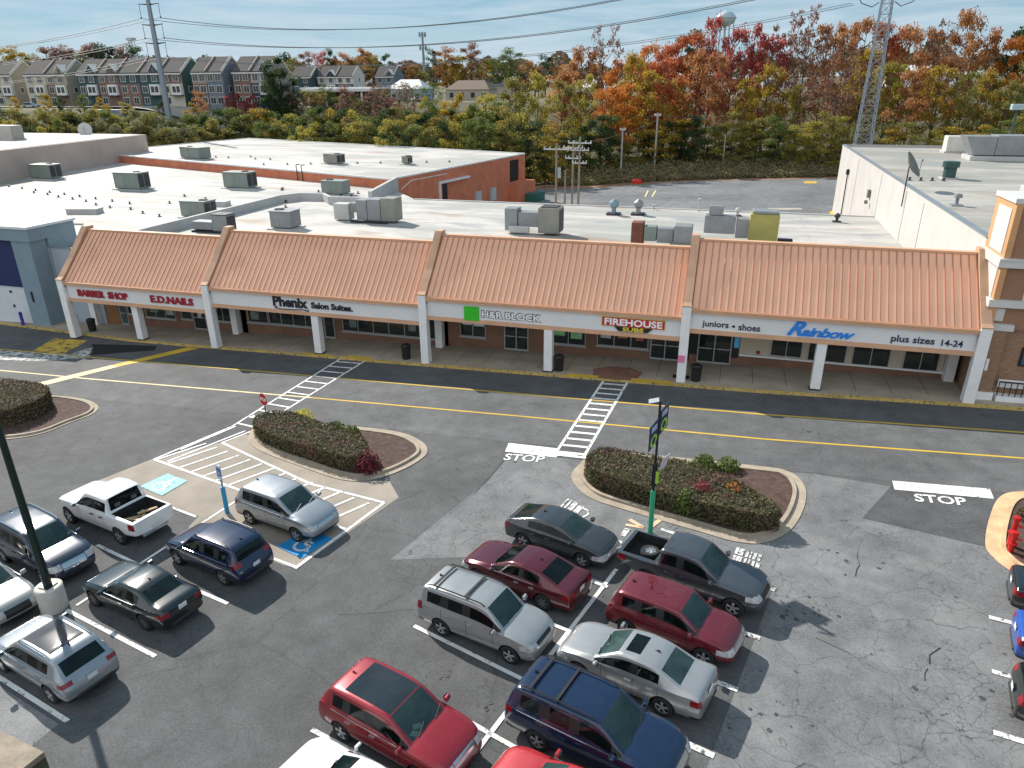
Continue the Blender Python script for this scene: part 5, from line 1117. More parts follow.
make_car('parked_sedan', 'slate grey sedan beside the stencilled bay and the dark pickup', 'car', (-5.1, 23.9), -16.5, L=4.6, W=1.8, H=1.42, wb=2.7, fo=.93, belt=.95, hz0=1.0, hz1=.78, ws0=1.05, ws1=.25, rs1=-.98, rs0=-1.95, deck=1.06, kind='sedan', bp=-.35, cp=None, gc=.19, wr=.325, col=C_GREY, tail_z=(.74, .96), roof_in=.73, chrome_win=False, group=G_M)
make_car('parked_sedan', 'maroon sedan parked behind the silver SUV with its rear towards the red SUV', 'car', (-6.0, 21.15), 163, L=4.9, W=1.85, H=1.44, wb=2.83, fo=.95, belt=.97, hz0=1.02, hz1=.82, ws0=.95, ws1=.15, rs1=-1.0, rs0=-1.8, deck=1.07, kind='sedan', bp=-.4, cp=None, gc=.19, wr=.335, col=C_RED, rim=C_RIMD, tail_z=(.78, .95), tail_y=.5, roof_in=.73, handle_mat=C_CHROME, glz=(C_GLASS, C_GLASS, C_GLASS), group=G_M)
make_car('parked_suv', 'silver boxy SUV with black roof bars and a long side profile', 'SUV', (-6.4, 18.3), -14.5, L=4.69, W=1.83, H=1.74, wb=2.715, fo=.9, belt=1.1, hz0=1.12, hz1=.95, ws0=1.12, ws1=.52, rs1=-2.0, rs0=-2.2, col=C_SILV3, rails=1, crossbars=[-1.6, -.35], bp=-.2, cp=-1.1, tail_z=(.85, 1.15), tail_y=.14, rim=C_RIM, chrome_win=False, head_z=(.7, .88), chrome_grille=False, grille_z=(.74, .86), group=G_M)
make_car('parked_pickup', 'dark steel blue pickup truck with a spare wheel lying in its bed', 'pickup truck', (.25, 22.5), -16.5, L=5.3, W=1.86, H=1.78, wb=3.2, fo=.9, belt=1.12, hz0=1.16, hz1=1.02, ws0=1.1, ws1=.42, rs1=-.98, rs0=-1.12, kind='pickup', col=C_STEEL, bp=-.25, cp=None, gc=.32, wr=.37, deck=1.16, bedcut=(-2.5, -1.22, .74, .72), tail_z=(.82, 1.06), tail_y=.12, head_z=(.78, .98), chrome_win=False, glz=(C_WS, C_GLASS, C_GLASS), chrome_grille=False, rim=C_RIM, group=G_M)
make_car('parked_suv', 'deep red crossover with wet patches on its roof beside the dark pickup', 'SUV', (-.35, 19.75), -16.5, L=4.4, W=1.8, H=1.66, wb=2.64, fo=.9, belt=1.06, hz0=1.1, hz1=.92, ws0=1.02, ws1=.4, rs1=-1.7, rs0=-2.0, col=C_RED4, clad=True, bp=-.22, cp=-1.0, tail_z=(.88, 1.05), rim=C_RIM, chrome_win=False, group=G_M)
make_car('parked_sedan', 'silver sedan with dark sunroof parked between the red crossover and the midnight blue SUV', 'car', (-1.45, 17.45), 163.5, L=4.82, W=1.80, H=1.49, wb=2.72, fo=.95, belt=.99, hz0=1.03, hz1=.84, ws0=1.0, ws1=.28, rs1=-.98, rs0=-1.68, deck=1.1, kind='sedan', bp=-.32, cp=None, gc=.2, wr=.33, col=C_SILV3, sunroof=(-.35, .12, .42), tail_z=(.78, .98), tail_y=.24, roof_in=.74, chrome_win=False, glz=(C_WS, C_GLASS, C_WS), seat=C_SEATT, handle_mat=C_CHROME, group=G_M)
make_car('parked_suv', 'midnight blue large SUV with roof rails at the bottom of the middle bays', 'SUV', (-1.95, 14.65), -16, L=5.0, W=1.96, H=1.8, wb=2.9, fo=.95, belt=1.14, hz0=1.18, hz1=1.0, ws0=1.15, ws1=.45, rs1=-2.1, rs0=-2.38, col=C_MIDN, rails=1, crossbars=[-1.7, -.85], tail_z=(.95, 1.15), rim=C_RIM, bp=-.2, cp=-1.15, group=G_M)
make_car('parked_suv', 'bright red SUV with black glass roof and papers behind its windscreen', 'SUV', (-7.45, 13.5), -16, L=4.78, W=1.93, H=1.70, wb=2.85, fo=.95, belt=1.08, hz0=1.12, hz1=.95, ws0=1.1, ws1=.35, rs1=-1.8, rs0=-2.18, col=C_RED2, roofmat=glass('black glass roof', (.018, .022, .024), .05, .3, 1, .9), sunroof=(-1.35, .33, .62), clad=True, tail_z=(.98, 1.14), rim=C_RIM, grille_z=(.55, .86), handle_mat=C_CHROME, group=G_M)
make_car('parked_sedan', 'white car at the bottom edge with its mirror beside the red SUV', 'car', (-7.6, 10.95), 163.5, L=4.9, W=1.88, H=1.48, wb=2.85, fo=.95, belt=1.0, hz0=1.06, hz1=.86, ws0=.95, ws1=.2, rs1=-1.0, rs0=-1.75, deck=1.1, kind='sedan', bp=-.4, cp=None, gc=.2, wr=.34, col=C_WHITE, roof_in=.74, glz=(C_RG, C_GLASS, C_RG), group=G_M)
make_car('parked_sedan', 'coral red car at the bottom edge in front of the midnight blue SUV', 'car', (-2.35, 12.15), 163.5, L=4.6, W=1.82, H=1.46, wb=2.7, fo=.92, belt=.98, hz0=1.02, hz1=.84, ws0=.95, ws1=.2, rs1=-1.0, rs0=-1.75, deck=1.08, kind='sedan', bp=-.4, cp=None, gc=.2, wr=.33, col=C_RED3, roof_in=.74, group=G_M)
make_car('parked_hatchback', 'black green hatchback at the right edge with one red tail lamp showing', 'car', (11.45, 18.7), -12, L=4.5, W=1.84, H=1.55, wb=2.7, belt=1.0, ws0=1.0, ws1=.3, rs1=-1.6, rs0=-2.08, col=C_GRN, tail_z=(.82, 1.02), tail_y=.4, kind='suv', group=G_R)
make_car('parked_sedan', 'bright blue car whose rear just enters the right edge', 'car', (12.35, 21.35), -12, L=4.6, W=1.82, H=1.46, wb=2.7, belt=.98, hz0=1.02, hz1=.84, ws0=.95, ws1=.2, rs1=-1.0, rs0=-1.75, deck=1.08, kind='sedan', bp=-.4, cp=None, gc=.2, wr=.33, col=C_BLUE, roof_in=.74, group=G_R)
make_car('parked_sedan', 'dark car rear at the right edge beside the tan kerbed island', 'car', (13.0, 24.0), -12, L=4.6, W=1.82, H=1.46, wb=2.7, belt=.98, hz0=1.02, hz1=.84, ws0=.95, ws1=.2, rs1=-1.0, rs0=-1.75, deck=1.08, kind='sedan', bp=-.4, cp=None, gc=.2, wr=.33, col=C_BLACK, roof_in=.74, group=G_R)
# ------------------------------------------------------------------ vegetation
FOL = {
 'crimson': foliage('crimson leaves', [(.27, .06, .06), (.33, .08, .07), (.30, .10, .06)]), 'red': foliage('red orange leaves', [(.38, .12, .05), (.32, .09, .045), (.42, .17, .055)]),
 'rust': foliage('rusty leaves', [(.28, .14, .065), (.34, .17, .07), (.24, .11, .055)]), 'orange': foliage('orange leaves', [(.44, .18, .035), (.38, .13, .03), (.36, .20, .04)]),
 'gold': foliage('golden leaves', [(.36, .23, .03), (.28, .20, .035), (.22, .17, .04)]), 'yellow': foliage('yellow green leaves', [(.24, .23, .045), (.30, .25, .05), (.17, .18, .045)]),
 'olive': foliage('olive leaves', [(.15, .155, .045), (.20, .175, .05), (.11, .125, .04)]), 'green': foliage('green leaves', [(.09, .125, .035), (.12, .145, .04), (.07, .10, .03)]),
 'dark': foliage('dark evergreen leaves', [(.032, .058, .024), (.045, .072, .028), (.024, .046, .02)]), 'brown': foliage('sparse brown leaves', [(.20, .125, .08), (.19, .10, .08), (.15, .115, .075)]),
 'pale': foliage('pale seed heads', [(.30, .28, .17), (.22, .22, .10), (.12, .14, .05)], .2, .9)}
BARK = M('tree bark', (.095, .075, .06), .95, var=.3, sc=2)
def limb(mb, p, q, r0, r1, n=5): mb.tube(p, q, r0, r1, n, cap=False)
def tree_mesh(form, seed):
    """trunk + crown meshes, about 15 m tall and 9 m wide"""
    g = random.Random(seed); tr = MB(); H_ = 15.0; Wd = 9.0
    lo, hi = {'tall': (.30, 1.0), 'round': (.22, 1.0), 'bush': (.03, 1.0), 'bare': (.28, 1.0), 'pine': (.2, 1.0)}[form]
    cl = []
    p = Vector((0, 0, -1)); top = Vector((g.uniform(-.5, .5), g.uniform(-.5, .5), H_ * .93)); K = 7
    trunk = [Vector((0, 0, -1)).lerp(top, i / K) + Vector((g.uniform(-.22, .22), g.uniform(-.22, .22), 0)) * (i > 0) for i in range(K + 1)]
    r_base = .26 if form != 'bush' else .16
    for i in range(K): limb(tr, trunk[i], trunk[i + 1], r_base * (1 - i / K * .85), r_base * (1 - (i + 1) / K * .85), 6)
    nb = {'tall': 15, 'round': 14, 'bush': 13, 'bare': 22, 'pine': 16}[form]
    for b in range(nb):
        t = lo + (hi - lo) * (b + g.random()) / nb * .93
        z = t * H_; a = b * 2.4 + g.uniform(-.5, .5)
        u = (t - lo) / (hi - lo)
        prof = {'tall': math.sin(math.pi * (u * .82 + .15)) ** .8, 'round': math.sqrt(max(.05, 1 - (2 * u - .9) ** 2)), 'bush': max(.25, math.sqrt(max(0, 1 - (u * 1.0) ** 2))), 'bare': math.sin(math.pi * (u * .8 + .15)) ** .7, 'pine': (1 - u * .75)}[form]
        rad = Wd / 2 * prof * g.uniform(.62, 1.08)
        base = Vector((0, 0, z - rad * (.45 if form != 'pine' else .05))); base.z = max(.3, base.z)
        k = base.z / (H_ * .93); base.x, base.y = top.x * k, top.y * k
        tip = Vector((math.cos(a) * rad, math.sin(a) * rad, z + g.uniform(-.3, .8)))
        mid = base.lerp(tip, .5) + Vector((0, 0, g.uniform(-.2, .4)))
        limb(tr, base, mid, .085, .055, 4); limb(tr, mid, tip, .055, .015, 4)
        cl.append((tip, 1.0)); cl.append((mid.lerp(tip, g.uniform(.3, .7)) + Vector((g.uniform(-.7, .7), g.uniform(-.7, .7), g.uniform(-.2, 1.0))), .95))
        if form in ('tall', 'round', 'bush'): cl.append((mid + Vector((g.uniform(-1.1, 1.1), g.uniform(-1.1, 1.1), g.uniform(-.4, 1.2))), .9))
        if form == 'bare':
            for s in range(3):
                q = tip + Vector((g.uniform(-1, 1), g.uniform(-1, 1), g.uniform(.5, 1.9))); limb(tr, mid.lerp(tip, .5 + .16 * s), q, .03, .008, 3); cl.append((q, .5))
    cl.append((top, .9))
    leaves = {'tall': 105, 'round': 120, 'bush': 110, 'bare': 26, 'pine': 110}[form]
    cr = MB()
    for c, s in cl:
        R_ = s * g.uniform(.75, 1.35); fl = .62 if form != 'pine' else .35
        for i in range(int(leaves * g.uniform(.6, 1.25))):
            d = Vector((g.gauss(0, 1), g.gauss(0, 1), g.gauss(0, 1))).normalized() * (g.random() ** .5) * R_ * 1.25
            p = c + Vector((d.x, d.y, d.z * fl))
            if p.z < .15: continue
            n = (Vector((g.gauss(0, 1), g.gauss(0, 1), g.gauss(0, 1))).normalized() + d.normalized() * .6 + Vector((0, 0, .35))).normalized()
            a = n.orthogonal().normalized(); a = (Matrix.Rotation(g.uniform(0, 6.28), 3, n) @ a); b = n.cross(a); sz = g.uniform(.11, .24)
            cr.add([p - a * sz, p + b * sz * .62, p + a * sz, p - b * sz * .62], [(0, 1, 2, 3)])
    def mk(mb, nm):
        me = bpy.data.meshes.new(nm); me.from_pydata(mb.v, [], mb.f); return me
    a, b = mk(tr, 'trunk'), mk(cr, 'crown'); a.materials.append(BARK); b.materials.append(FOL['green'])
    return a, b
VAR = {f: [tree_mesh(f, 100 + 17 * i + len(f)) for i in range(n)] for f, n in (('tall', 6), ('round', 4), ('bush', 5), ('bare', 3), ('pine', 2))}
TREES = [
('tall', 'rust', -45.1, 197.1, 22.0, 11.3, 'P'), ('tall', 'rust', -39.6, 195.8, 27.0, 11.0, 'P'), ('bare', 'brown', -33.8, 193.8, 28.4, 9.0, 'T'), ('tall', 'orange', -28.3, 197.2, 24.1, 10.1, 'T'),
('tall', 'orange', -23.0, 194.8, 26.3, 8.3, 'T'), ('tall', 'red', -18.4, 199.9, 26.7, 11.1, 'T'), ('tall', 'red', -13.0, 199.7, 28.8, 10.9, 'T'), ('tall', 'crimson', -8.1, 201.1, 31.7, 8.1, 'T'),
('tall', 'crimson', -3.0, 197.8, 28.7, 8.8, 'T'), ('tall', 'crimson', 1.3, 196.9, 28.9, 7.9, 'T'), ('tall', 'crimson', 5.8, 195.9, 27.2, 10.4, 'T'), ('bare', 'brown', 9.9, 198.9, 28.5, 11.0, 'E'),
('bare', 'brown', 13.5, 196.2, 29.1, 8.3, 'E'), ('tall', 'rust', 17.8, 197.2, 28.8, 7.8, 'E'), ('tall', 'rust', 22.0, 200.2, 28.2, 9.1, 'E'), ('tall', 'rust', 25.1, 195.4, 29.4, 9.7, 'E'),
('tall', 'red', 29.5, 193.8, 28.4, 10.4, 'R'), ('tall', 'rust', 34.6, 194.6, 27.5, 10.0, 'R'), ('tall', 'rust', 39.8, 200.0, 27.1, 7.6, 'R'), ('bare', 'brown', 43.2, 198.0, 26.5, 9.1, 'R'),
('tall', 'rust', 45.2, 192.7, 29.7, 8.8, 'R'), ('tall', 'rust', 50.4, 194.3, 26.3, 7.3, 'R'), ('tall', 'orange', 54.0, 189.7, 24.5, 7.3, 'R'), ('tall', 'green', 58.9, 193.1, 26.8, 7.4, 'R'),
('pine', 'dark', -14.2, 205.5, 30.1, 13.4, 'T'), ('pine', 'dark', 55.4, 192.2, 27.2, 12.4, 'R'), ('tall', 'olive', -49.3, 168.2, 20.3, 9.5, 'P'), ('tall', 'yellow', -43.2, 165.5, 20.4, 7.9, 'P'),
('tall', 'olive', -38.5, 170.9, 19.0, 9.2, 'P'), ('tall', 'yellow', -33.4, 170.5, 19.8, 6.5, 'P'), ('tall', 'orange', -30.4, 186.7, 20.9, 7.7, 'T'), ('tall', 'gold', -24.8, 180.8, 23.6, 7.9, 'T'),
('tall', 'red', -20.2, 180.2, 22.1, 8.4, 'T'), ('tall', 'gold', -15.4, 186.3, 18.9, 9.0, 'T'), ('tall', 'rust', -10.2, 184.5, 24.6, 9.8, 'T'), ('tall', 'rust', -5.1, 186.3, 22.7, 6.4, 'T'),
('tall', 'gold', 0.6, 180.7, 18.4, 6.5, 'T'), ('tall', 'gold', 5.5, 187.3, 20.2, 9.6, 'T'), ('tall', 'yellow', 11.5, 186.5, 16.8, 7.4, 'E'), ('bare', 'brown', 16.8, 179.5, 16.2, 9.2, 'E'),
('bare', 'brown', 20.6, 178.9, 21.9, 7.1, 'E'), ('tall', 'gold', 25.3, 187.1, 22.9, 9.7, 'E'), ('tall', 'yellow', 30.1, 182.1, 20.3, 8.3, 'R'), ('tall', 'rust', 33.9, 177.1, 19.0, 8.2, 'R'),
('tall', 'gold', 38.4, 177.0, 19.2, 8.8, 'R'), ('tall', 'olive', 43.0, 174.9, 17.8, 6.3, 'R'), ('tall', 'gold', 48.5, 181.2, 17.6, 7.3, 'R'), ('tall', 'olive', 51.4, 175.9, 15.8, 8.3, 'R'),
('tall', 'olive', 55.6, 179.1, 20.8, 8.1, 'R'), ('tall', 'orange', -26.9, 165.8, 17.3, 10.3, 'T'), ('tall', 'orange', -24.8, 170.2, 18.2, 9.2, 'T'), ('tall', 'gold', -20.1, 174.9, 20.7, 10.2, 'T'),
('tall', 'red', -17.6, 181.1, 23.7, 8.6, 'T'), ('bush', 'olive', -44.7, 145.2, 13.4, 9.2, 'P'), ('bush', 'dark', -44.1, 149.3, 11.9, 9.9, 'P'), ('bush', 'yellow', -42.3, 149.7, 13.5, 8.9, 'P'),
('bush', 'dark', -39.1, 146.8, 12.4, 8.8, 'P'), ('bush', 'yellow', -37.7, 150.3, 9.3, 8.3, 'P'), ('bush', 'gold', -35.5, 149.3, 11.2, 9.7, 'P'), ('bush', 'dark', -35.2, 156.5, 9.9, 9.8, 'P'),
('bush', 'green', -33.1, 155.4, 10.0, 8.2, 'P'), ('bush', 'yellow', -31.9, 158.0, 10.6, 7.8, 'P'), ('bush', 'dark', -29.4, 156.4, 11.9, 9.9, 'P'), ('bush', 'dark', -27.8, 158.8, 12.8, 10.3, 'T'),
('bush', 'green', -26.6, 161.5, 12.4, 9.6, 'T'), ('bush', 'olive', -24.1, 161.0, 8.4, 8.9, 'T'), ('bush', 'gold', -23.1, 169.1, 12.8, 9.3, 'T'), ('bush', 'dark', -21.0, 170.1, 8.4, 9.3, 'T'),
('bush', 'green', -18.6, 170.9, 8.8, 9.6, 'T'), ('bush', 'gold', -16.4, 167.9, 9.3, 11.3, 'T'), ('bush', 'dark', -14.8, 170.6, 10.9, 11.6, 'T'), ('bush', 'gold', -12.4, 169.6, 11.3, 11.0, 'T'),
('bush', 'dark', -10.5, 169.3, 10.6, 9.2, 'T'), ('bush', 'dark', -8.1, 168.0, 11.8, 9.2, 'T'), ('bush', 'olive', -6.0, 173.9, 9.0, 9.6, 'T'), ('bush', 'yellow', -3.5, 170.9, 10.0, 11.3, 'T'),
('bush', 'olive', -1.3, 171.3, 12.2, 9.3, 'T'), ('bush', 'olive', 1.3, 173.1, 9.5, 9.7, 'T'), ('bush', 'yellow', 3.2, 173.2, 10.8, 11.4, 'T'), ('bush', 'olive', 5.3, 171.1, 10.9, 11.2, 'T'),
('bush', 'green', 7.2, 167.9, 11.5, 7.7, 'T'), ('bush', 'dark', 9.4, 170.1, 9.6, 9.3, 'E'), ('bush', 'yellow', 11.5, 168.6, 9.5, 7.6, 'E'), ('bush', 'yellow', 13.9, 170.3, 9.9, 8.3, 'E'),
('bush', 'yellow', 15.3, 168.0, 10.1, 9.2, 'E'), ('bush', 'olive', 17.2, 171.8, 11.9, 7.8, 'E'), ('bush', 'olive', 18.6, 168.7, 11.2, 7.2, 'E'), ('bush', 'yellow', 20.9, 171.1, 10.8, 7.6, 'E'),
('bush', 'olive', 23.1, 173.5, 9.5, 9.9, 'E'), ('bush', 'olive', 26.9, 171.2, 10.7, 8.8, 'E'), ('bush', 'gold', 30.1, 167.5, 8.4, 8.9, 'R'), ('bush', 'olive', 33.1, 167.1, 9.6, 9.7, 'R'),
('bush', 'yellow', 37.3, 167.0, 8.1, 8.1, 'R'), ('bush', 'gold', 40.5, 164.0, 8.8, 7.6, 'R'), ('bush', 'gold', 44.1, 163.1, 9.0, 7.7, 'R'), ('bush', 'green', 47.7, 163.2, 9.8, 8.8, 'R'),
('bush', 'olive', 50.9, 163.8, 11.8, 8.4, 'R'), ('bush', 'yellow', 55.5, 166.6, 11.7, 8.3, 'R'), ('bush', 'olive', -158.1, 127.7, 14.6, 7.3, 'L'), ('bush', 'olive', -154.8, 127.5, 15.3, 7.8, 'L'),
('bush', 'dark', -156.0, 131.0, 15.4, 7.6, 'L'), ('bush', 'olive', -152.1, 130.3, 15.4, 8.5, 'L'), ('bush', 'dark', -152.3, 132.3, 14.3, 7.4, 'L'), ('bush', 'olive', -150.3, 133.1, 14.6, 9.7, 'L'),
('bush', 'olive', -150.3, 135.6, 15.3, 10.1, 'L'), ('bush', 'green', -150.0, 137.1, 13.9, 10.4, 'L'), ('bush', 'olive', -147.9, 138.0, 15.0, 9.5, 'L'), ('bush', 'dark', -145.9, 138.4, 15.2, 10.0, 'L'),
('bush', 'olive', -144.5, 139.0, 14.7, 9.3, 'L'), ('bush', 'olive', -145.2, 142.0, 14.4, 10.1, 'L'), ('bush', 'olive', -142.7, 141.8, 15.1, 10.6, 'L'), ('bush', 'green', -140.5, 142.6, 14.7, 10.8, 'L'),
('bush', 'pale', -141.1, 145.4, 14.0, 9.6, 'L'), ('bush', 'yellow', -139.8, 146.6, 13.7, 10.4, 'L'), ('bush', 'pale', -136.5, 146.8, 15.0, 8.5, 'L'), ('bush', 'green', -135.0, 147.8, 14.8, 9.0, 'L'),
('bush', 'olive', -134.5, 149.5, 14.4, 9.7, 'L'), ('bush', 'green', -134.1, 151.5, 12.9, 10.1, 'L'), ('bush', 'pale', -132.2, 153.0, 13.6, 11.3, 'L'), ('bush', 'pale', -130.5, 153.6, 12.9, 10.9, 'L'),
('bush', 'green', -128.1, 153.9, 12.9, 9.4, 'L'), ('bush', 'green', -127.0, 156.1, 13.8, 9.7, 'W'), ('bush', 'dark', -126.6, 158.3, 13.3, 8.2, 'W'), ('bush', 'green', -124.6, 159.7, 14.0, 10.5, 'W'),
('bush', 'dark', -123.5, 161.1, 14.8, 11.7, 'W'), ('bush', 'green', -121.6, 162.8, 14.4, 10.8, 'W'), ('bush', 'green', -118.3, 161.5, 15.1, 11.0, 'W'), ('bush', 'green', -118.7, 165.8, 13.0, 10.5, 'W'),
('bush', 'gold', -115.7, 165.2, 15.0, 11.3, 'W'), ('bush', 'green', -113.5, 165.3, 14.1, 10.6, 'W'), ('bush', 'yellow', -113.0, 168.1, 13.3, 9.6, 'W'), ('bush', 'green', -111.7, 170.5, 13.1, 9.3, 'W'),
('bush', 'yellow', -109.7, 170.9, 13.4, 9.7, 'W'), ('bush', 'dark', -108.0, 171.8, 13.2, 9.1, 'W'), ('bush', 'green', -96.0, 156.4, 14.9, 10.9, 'W'), ('bush', 'dark', -93.3, 156.6, 15.4, 8.5, 'W'),
('bush', 'gold', -91.7, 157.6, 14.9, 8.6, 'W'), ('bush', 'dark', -90.2, 159.6, 14.8, 11.0, 'W'), ('bush', 'yellow', -88.6, 160.9, 14.5, 10.3, 'W'), ('bush', 'olive', -88.8, 166.2, 14.1, 10.8, 'W'),
('bush', 'green', -85.4, 164.7, 13.4, 9.2, 'W'), ('bush', 'green', -84.6, 167.0, 12.6, 9.1, 'W'), ('bush', 'dark', -83.1, 169.3, 14.8, 10.3, 'W'), ('bush', 'olive', -81.2, 170.6, 15.0, 8.3, 'W'),
('bush', 'olive', -79.1, 171.1, 14.0, 10.9, 'W'), ('bush', 'yellow', -75.6, 167.4, 13.6, 8.1, 'W'), ('bush', 'dark', -75.6, 172.3, 14.3, 11.1, 'W'), ('bush', 'dark', -73.7, 172.7, 14.2, 8.4, 'W'),
('bush', 'gold', -71.2, 172.7, 12.7, 10.4, 'P'), ('bush', 'gold', -69.9, 175.0, 14.3, 9.2, 'P'), ('bush', 'dark', -68.2, 176.4, 14.4, 9.4, 'P'), ('bush', 'yellow', -65.7, 175.5, 13.5, 10.8, 'P'),
('bush', 'yellow', -63.7, 177.3, 13.5, 11.0, 'P'), ('bush', 'green', -59.7, 172.7, 13.8, 10.8, 'P'), ('bush', 'green', -58.5, 176.7, 13.4, 10.0, 'P'), ('bush', 'dark', -56.8, 180.0, 13.6, 10.2, 'P'),
('bush', 'gold', -53.1, 174.8, 14.6, 10.4, 'P'), ('bush', 'olive', -50.5, 175.1, 13.0, 8.2, 'P'), ('bush', 'yellow', -150.0, 121.8, 13.5, 8.5, 'L'), ('bush', 'yellow', -149.4, 123.7, 13.2, 9.1, 'L'),
('bush', 'yellow', -148.6, 125.5, 12.1, 6.8, 'L'), ('bush', 'dark', -146.9, 126.8, 12.0, 8.4, 'L'), ('bush', 'yellow', -147.1, 129.8, 11.8, 9.3, 'L'), ('bush', 'olive', -145.1, 131.1, 11.9, 7.9, 'L'),
('bush', 'green', -141.9, 131.2, 13.4, 8.5, 'L'), ('bush', 'olive', -140.3, 132.6, 12.7, 7.6, 'L'), ('bush', 'dark', -139.6, 135.2, 11.9, 7.7, 'L'), ('bush', 'pale', -139.9, 138.1, 11.8, 7.0, 'L'),
('bush', 'pale', -136.1, 137.7, 13.1, 7.9, 'L'), ('bush', 'pale', -136.0, 140.6, 12.1, 7.7, 'L'), ('bush', 'olive', -133.6, 140.7, 11.3, 9.6, 'L'), ('bush', 'pale', -131.9, 142.8, 12.8, 9.6, 'L'),
('bush', 'olive', -130.8, 145.1, 11.5, 7.4, 'L'), ('bush', 'olive', -126.9, 144.4, 11.1, 9.3, 'L'), ('bush', 'pale', -127.6, 148.8, 11.3, 9.5, 'L'), ('bush', 'pale', -126.4, 150.4, 11.0, 9.9, 'L'),
('bush', 'pale', -123.9, 151.3, 11.7, 7.7, 'W'), ('bush', 'olive', -120.6, 150.3, 11.0, 9.6, 'W'), ('bush', 'olive', -119.9, 153.3, 13.0, 9.0, 'W'), ('bush', 'green', -119.3, 155.6, 10.9, 9.8, 'W'),
('bush', 'olive', -116.9, 156.1, 11.7, 10.0, 'W'), ('bush', 'dark', -115.8, 159.1, 11.5, 10.1, 'W'), ('bush', 'green', -112.4, 158.2, 10.7, 7.7, 'W'), ('bush', 'green', -108.9, 158.3, 12.0, 8.8, 'W'),
('bush', 'olive', -107.3, 161.1, 11.9, 9.1, 'W'), ('bush', 'dark', -104.9, 162.9, 11.1, 7.8, 'W'), ('bush', 'yellow', -93.7, 149.6, 11.6, 7.2, 'W'), ('bush', 'yellow', -91.5, 150.7, 12.3, 7.7, 'W'),
('bush', 'dark', -90.3, 152.4, 11.3, 9.0, 'W'), ('bush', 'green', -86.1, 150.9, 12.5, 8.3, 'W'), ('bush', 'olive', -85.5, 154.4, 12.0, 7.2, 'W'), ('bush', 'yellow', -83.5, 155.4, 12.5, 9.6, 'W'),
('bush', 'olive', -80.6, 155.0, 12.4, 7.2, 'W'), ('bush', 'green', -79.0, 157.4, 11.5, 7.5, 'W'), ('bush', 'yellow', -68.0, 140.3, 13.6, 6.8, 'W'), ('bush', 'dark', -65.6, 139.7, 12.3, 7.1, 'W'),
('bush', 'green', -64.3, 142.7, 12.1, 8.4, 'W'), ('bush', 'olive', -63.4, 146.0, 12.3, 8.3, 'W'), ('bush', 'olive', -61.5, 147.5, 11.8, 8.2, 'P'), ('bush', 'dark', -56.6, 141.7, 13.2, 6.9, 'P'),
('bush', 'yellow', -54.4, 142.0, 12.8, 6.9, 'P'), ('bush', 'green', -52.8, 143.1, 12.3, 6.9, 'P'), ('bush', 'green', -52.0, 146.8, 12.9, 8.7, 'P'), ('bush', 'green', -49.5, 147.6, 13.2, 8.0, 'P'),
('bush', 'green', -46.2, 145.3, 12.0, 7.9, 'P'), ('bush', 'olive', -44.3, 146.1, 11.3, 7.3, 'P'), ('bush', 'green', -73.7, 176.9, 16.7, 8.9, 'P'), ('bush', 'gold', -71.5, 180.6, 16.4, 7.7, 'P'),
('bush', 'gold', -68.2, 181.9, 17.7, 9.1, 'P'), ('bush', 'green', -63.6, 179.1, 15.6, 8.5, 'P'), ('tall', 'yellow', -61.3, 183.4, 17.3, 9.3, 'P'), ('bush', 'green', -56.3, 178.9, 16.1, 9.4, 'P'),
('bush', 'olive', -54.2, 183.9, 17.7, 8.4, 'P'), ('round', 'gold', -167.1, 152.2, 9.6, 4.1, 'L'), ('round', 'green', -161.7, 157.9, 9.3, 4.2, 'L'), ('round', 'gold', -158.8, 160.8, 8.8, 4.2, 'L'),
('round', 'yellow', -154.8, 164.7, 7.6, 4.3, 'L'), ('round', 'rust', -141.1, 176.6, 9.8, 4.4, 'W'), ('round', 'crimson', -133.0, 182.7, 9.4, 4.5, 'W'), ('round', 'crimson', -130.5, 184.5, 8.9, 4.5, 'W'),
('round', 'crimson', -135.1, 181.1, 9.0, 4.5, 'W'), ('round', 'gold', -142.6, 175.4, 7.3, 4.4, 'W'), ('round', 'gold', -171.5, 147.1, 8.8, 4.0, 'L'), ('round', 'dark', -165.0, 154.5, 8.9, 4.1, 'L'),
('round', 'dark', -148.5, 170.3, 8.0, 4.3, 'L'), ('bush', 'gold', -123.1, 191.8, 8.5, 5.5, 'W'), ('round', 'brown', -118.9, 189.0, 10.4, 7.2, 'W'), ('bush', 'green', -124.3, 202.4, 4.7, 8.0, 'W'),
('bare', 'gold', -121.2, 201.9, 4.8, 8.3, 'W'), ('bare', 'green', -119.9, 205.9, 5.3, 5.2, 'W'), ('round', 'green', -117.7, 206.2, 4.3, 4.9, 'W'), ('round', 'green', -113.8, 203.4, 4.7, 6.9, 'W'),
('round', 'brown', -104.9, 192.0, 14.8, 7.4, 'W'), ('bush', 'green', -102.5, 193.2, 13.1, 6.3, 'W'), ('bare', 'olive', -107.1, 206.3, 4.3, 8.3, 'W'), ('bare', 'brown', -97.9, 195.0, 14.3, 7.3, 'W'),
('round', 'brown', -102.6, 210.5, 3.4, 5.2, 'W'), ('round', 'brown', -94.2, 197.5, 11.9, 4.6, 'W'), ('bare', 'olive', -98.9, 213.0, 6.6, 8.1, 'W'), ('bare', 'brown', -92.6, 204.8, 11.2, 5.8, 'W'),
('bare', 'green', -94.3, 213.9, 6.6, 7.7, 'W'), ('bush', 'gold', -83.7, 196.6, 14.8, 6.9, 'W'), ('bare', 'green', -88.5, 214.0, 8.2, 7.1, 'P'), ('round', 'gold', -263.2, 223.1, 17.3, 15.0, 'L'),
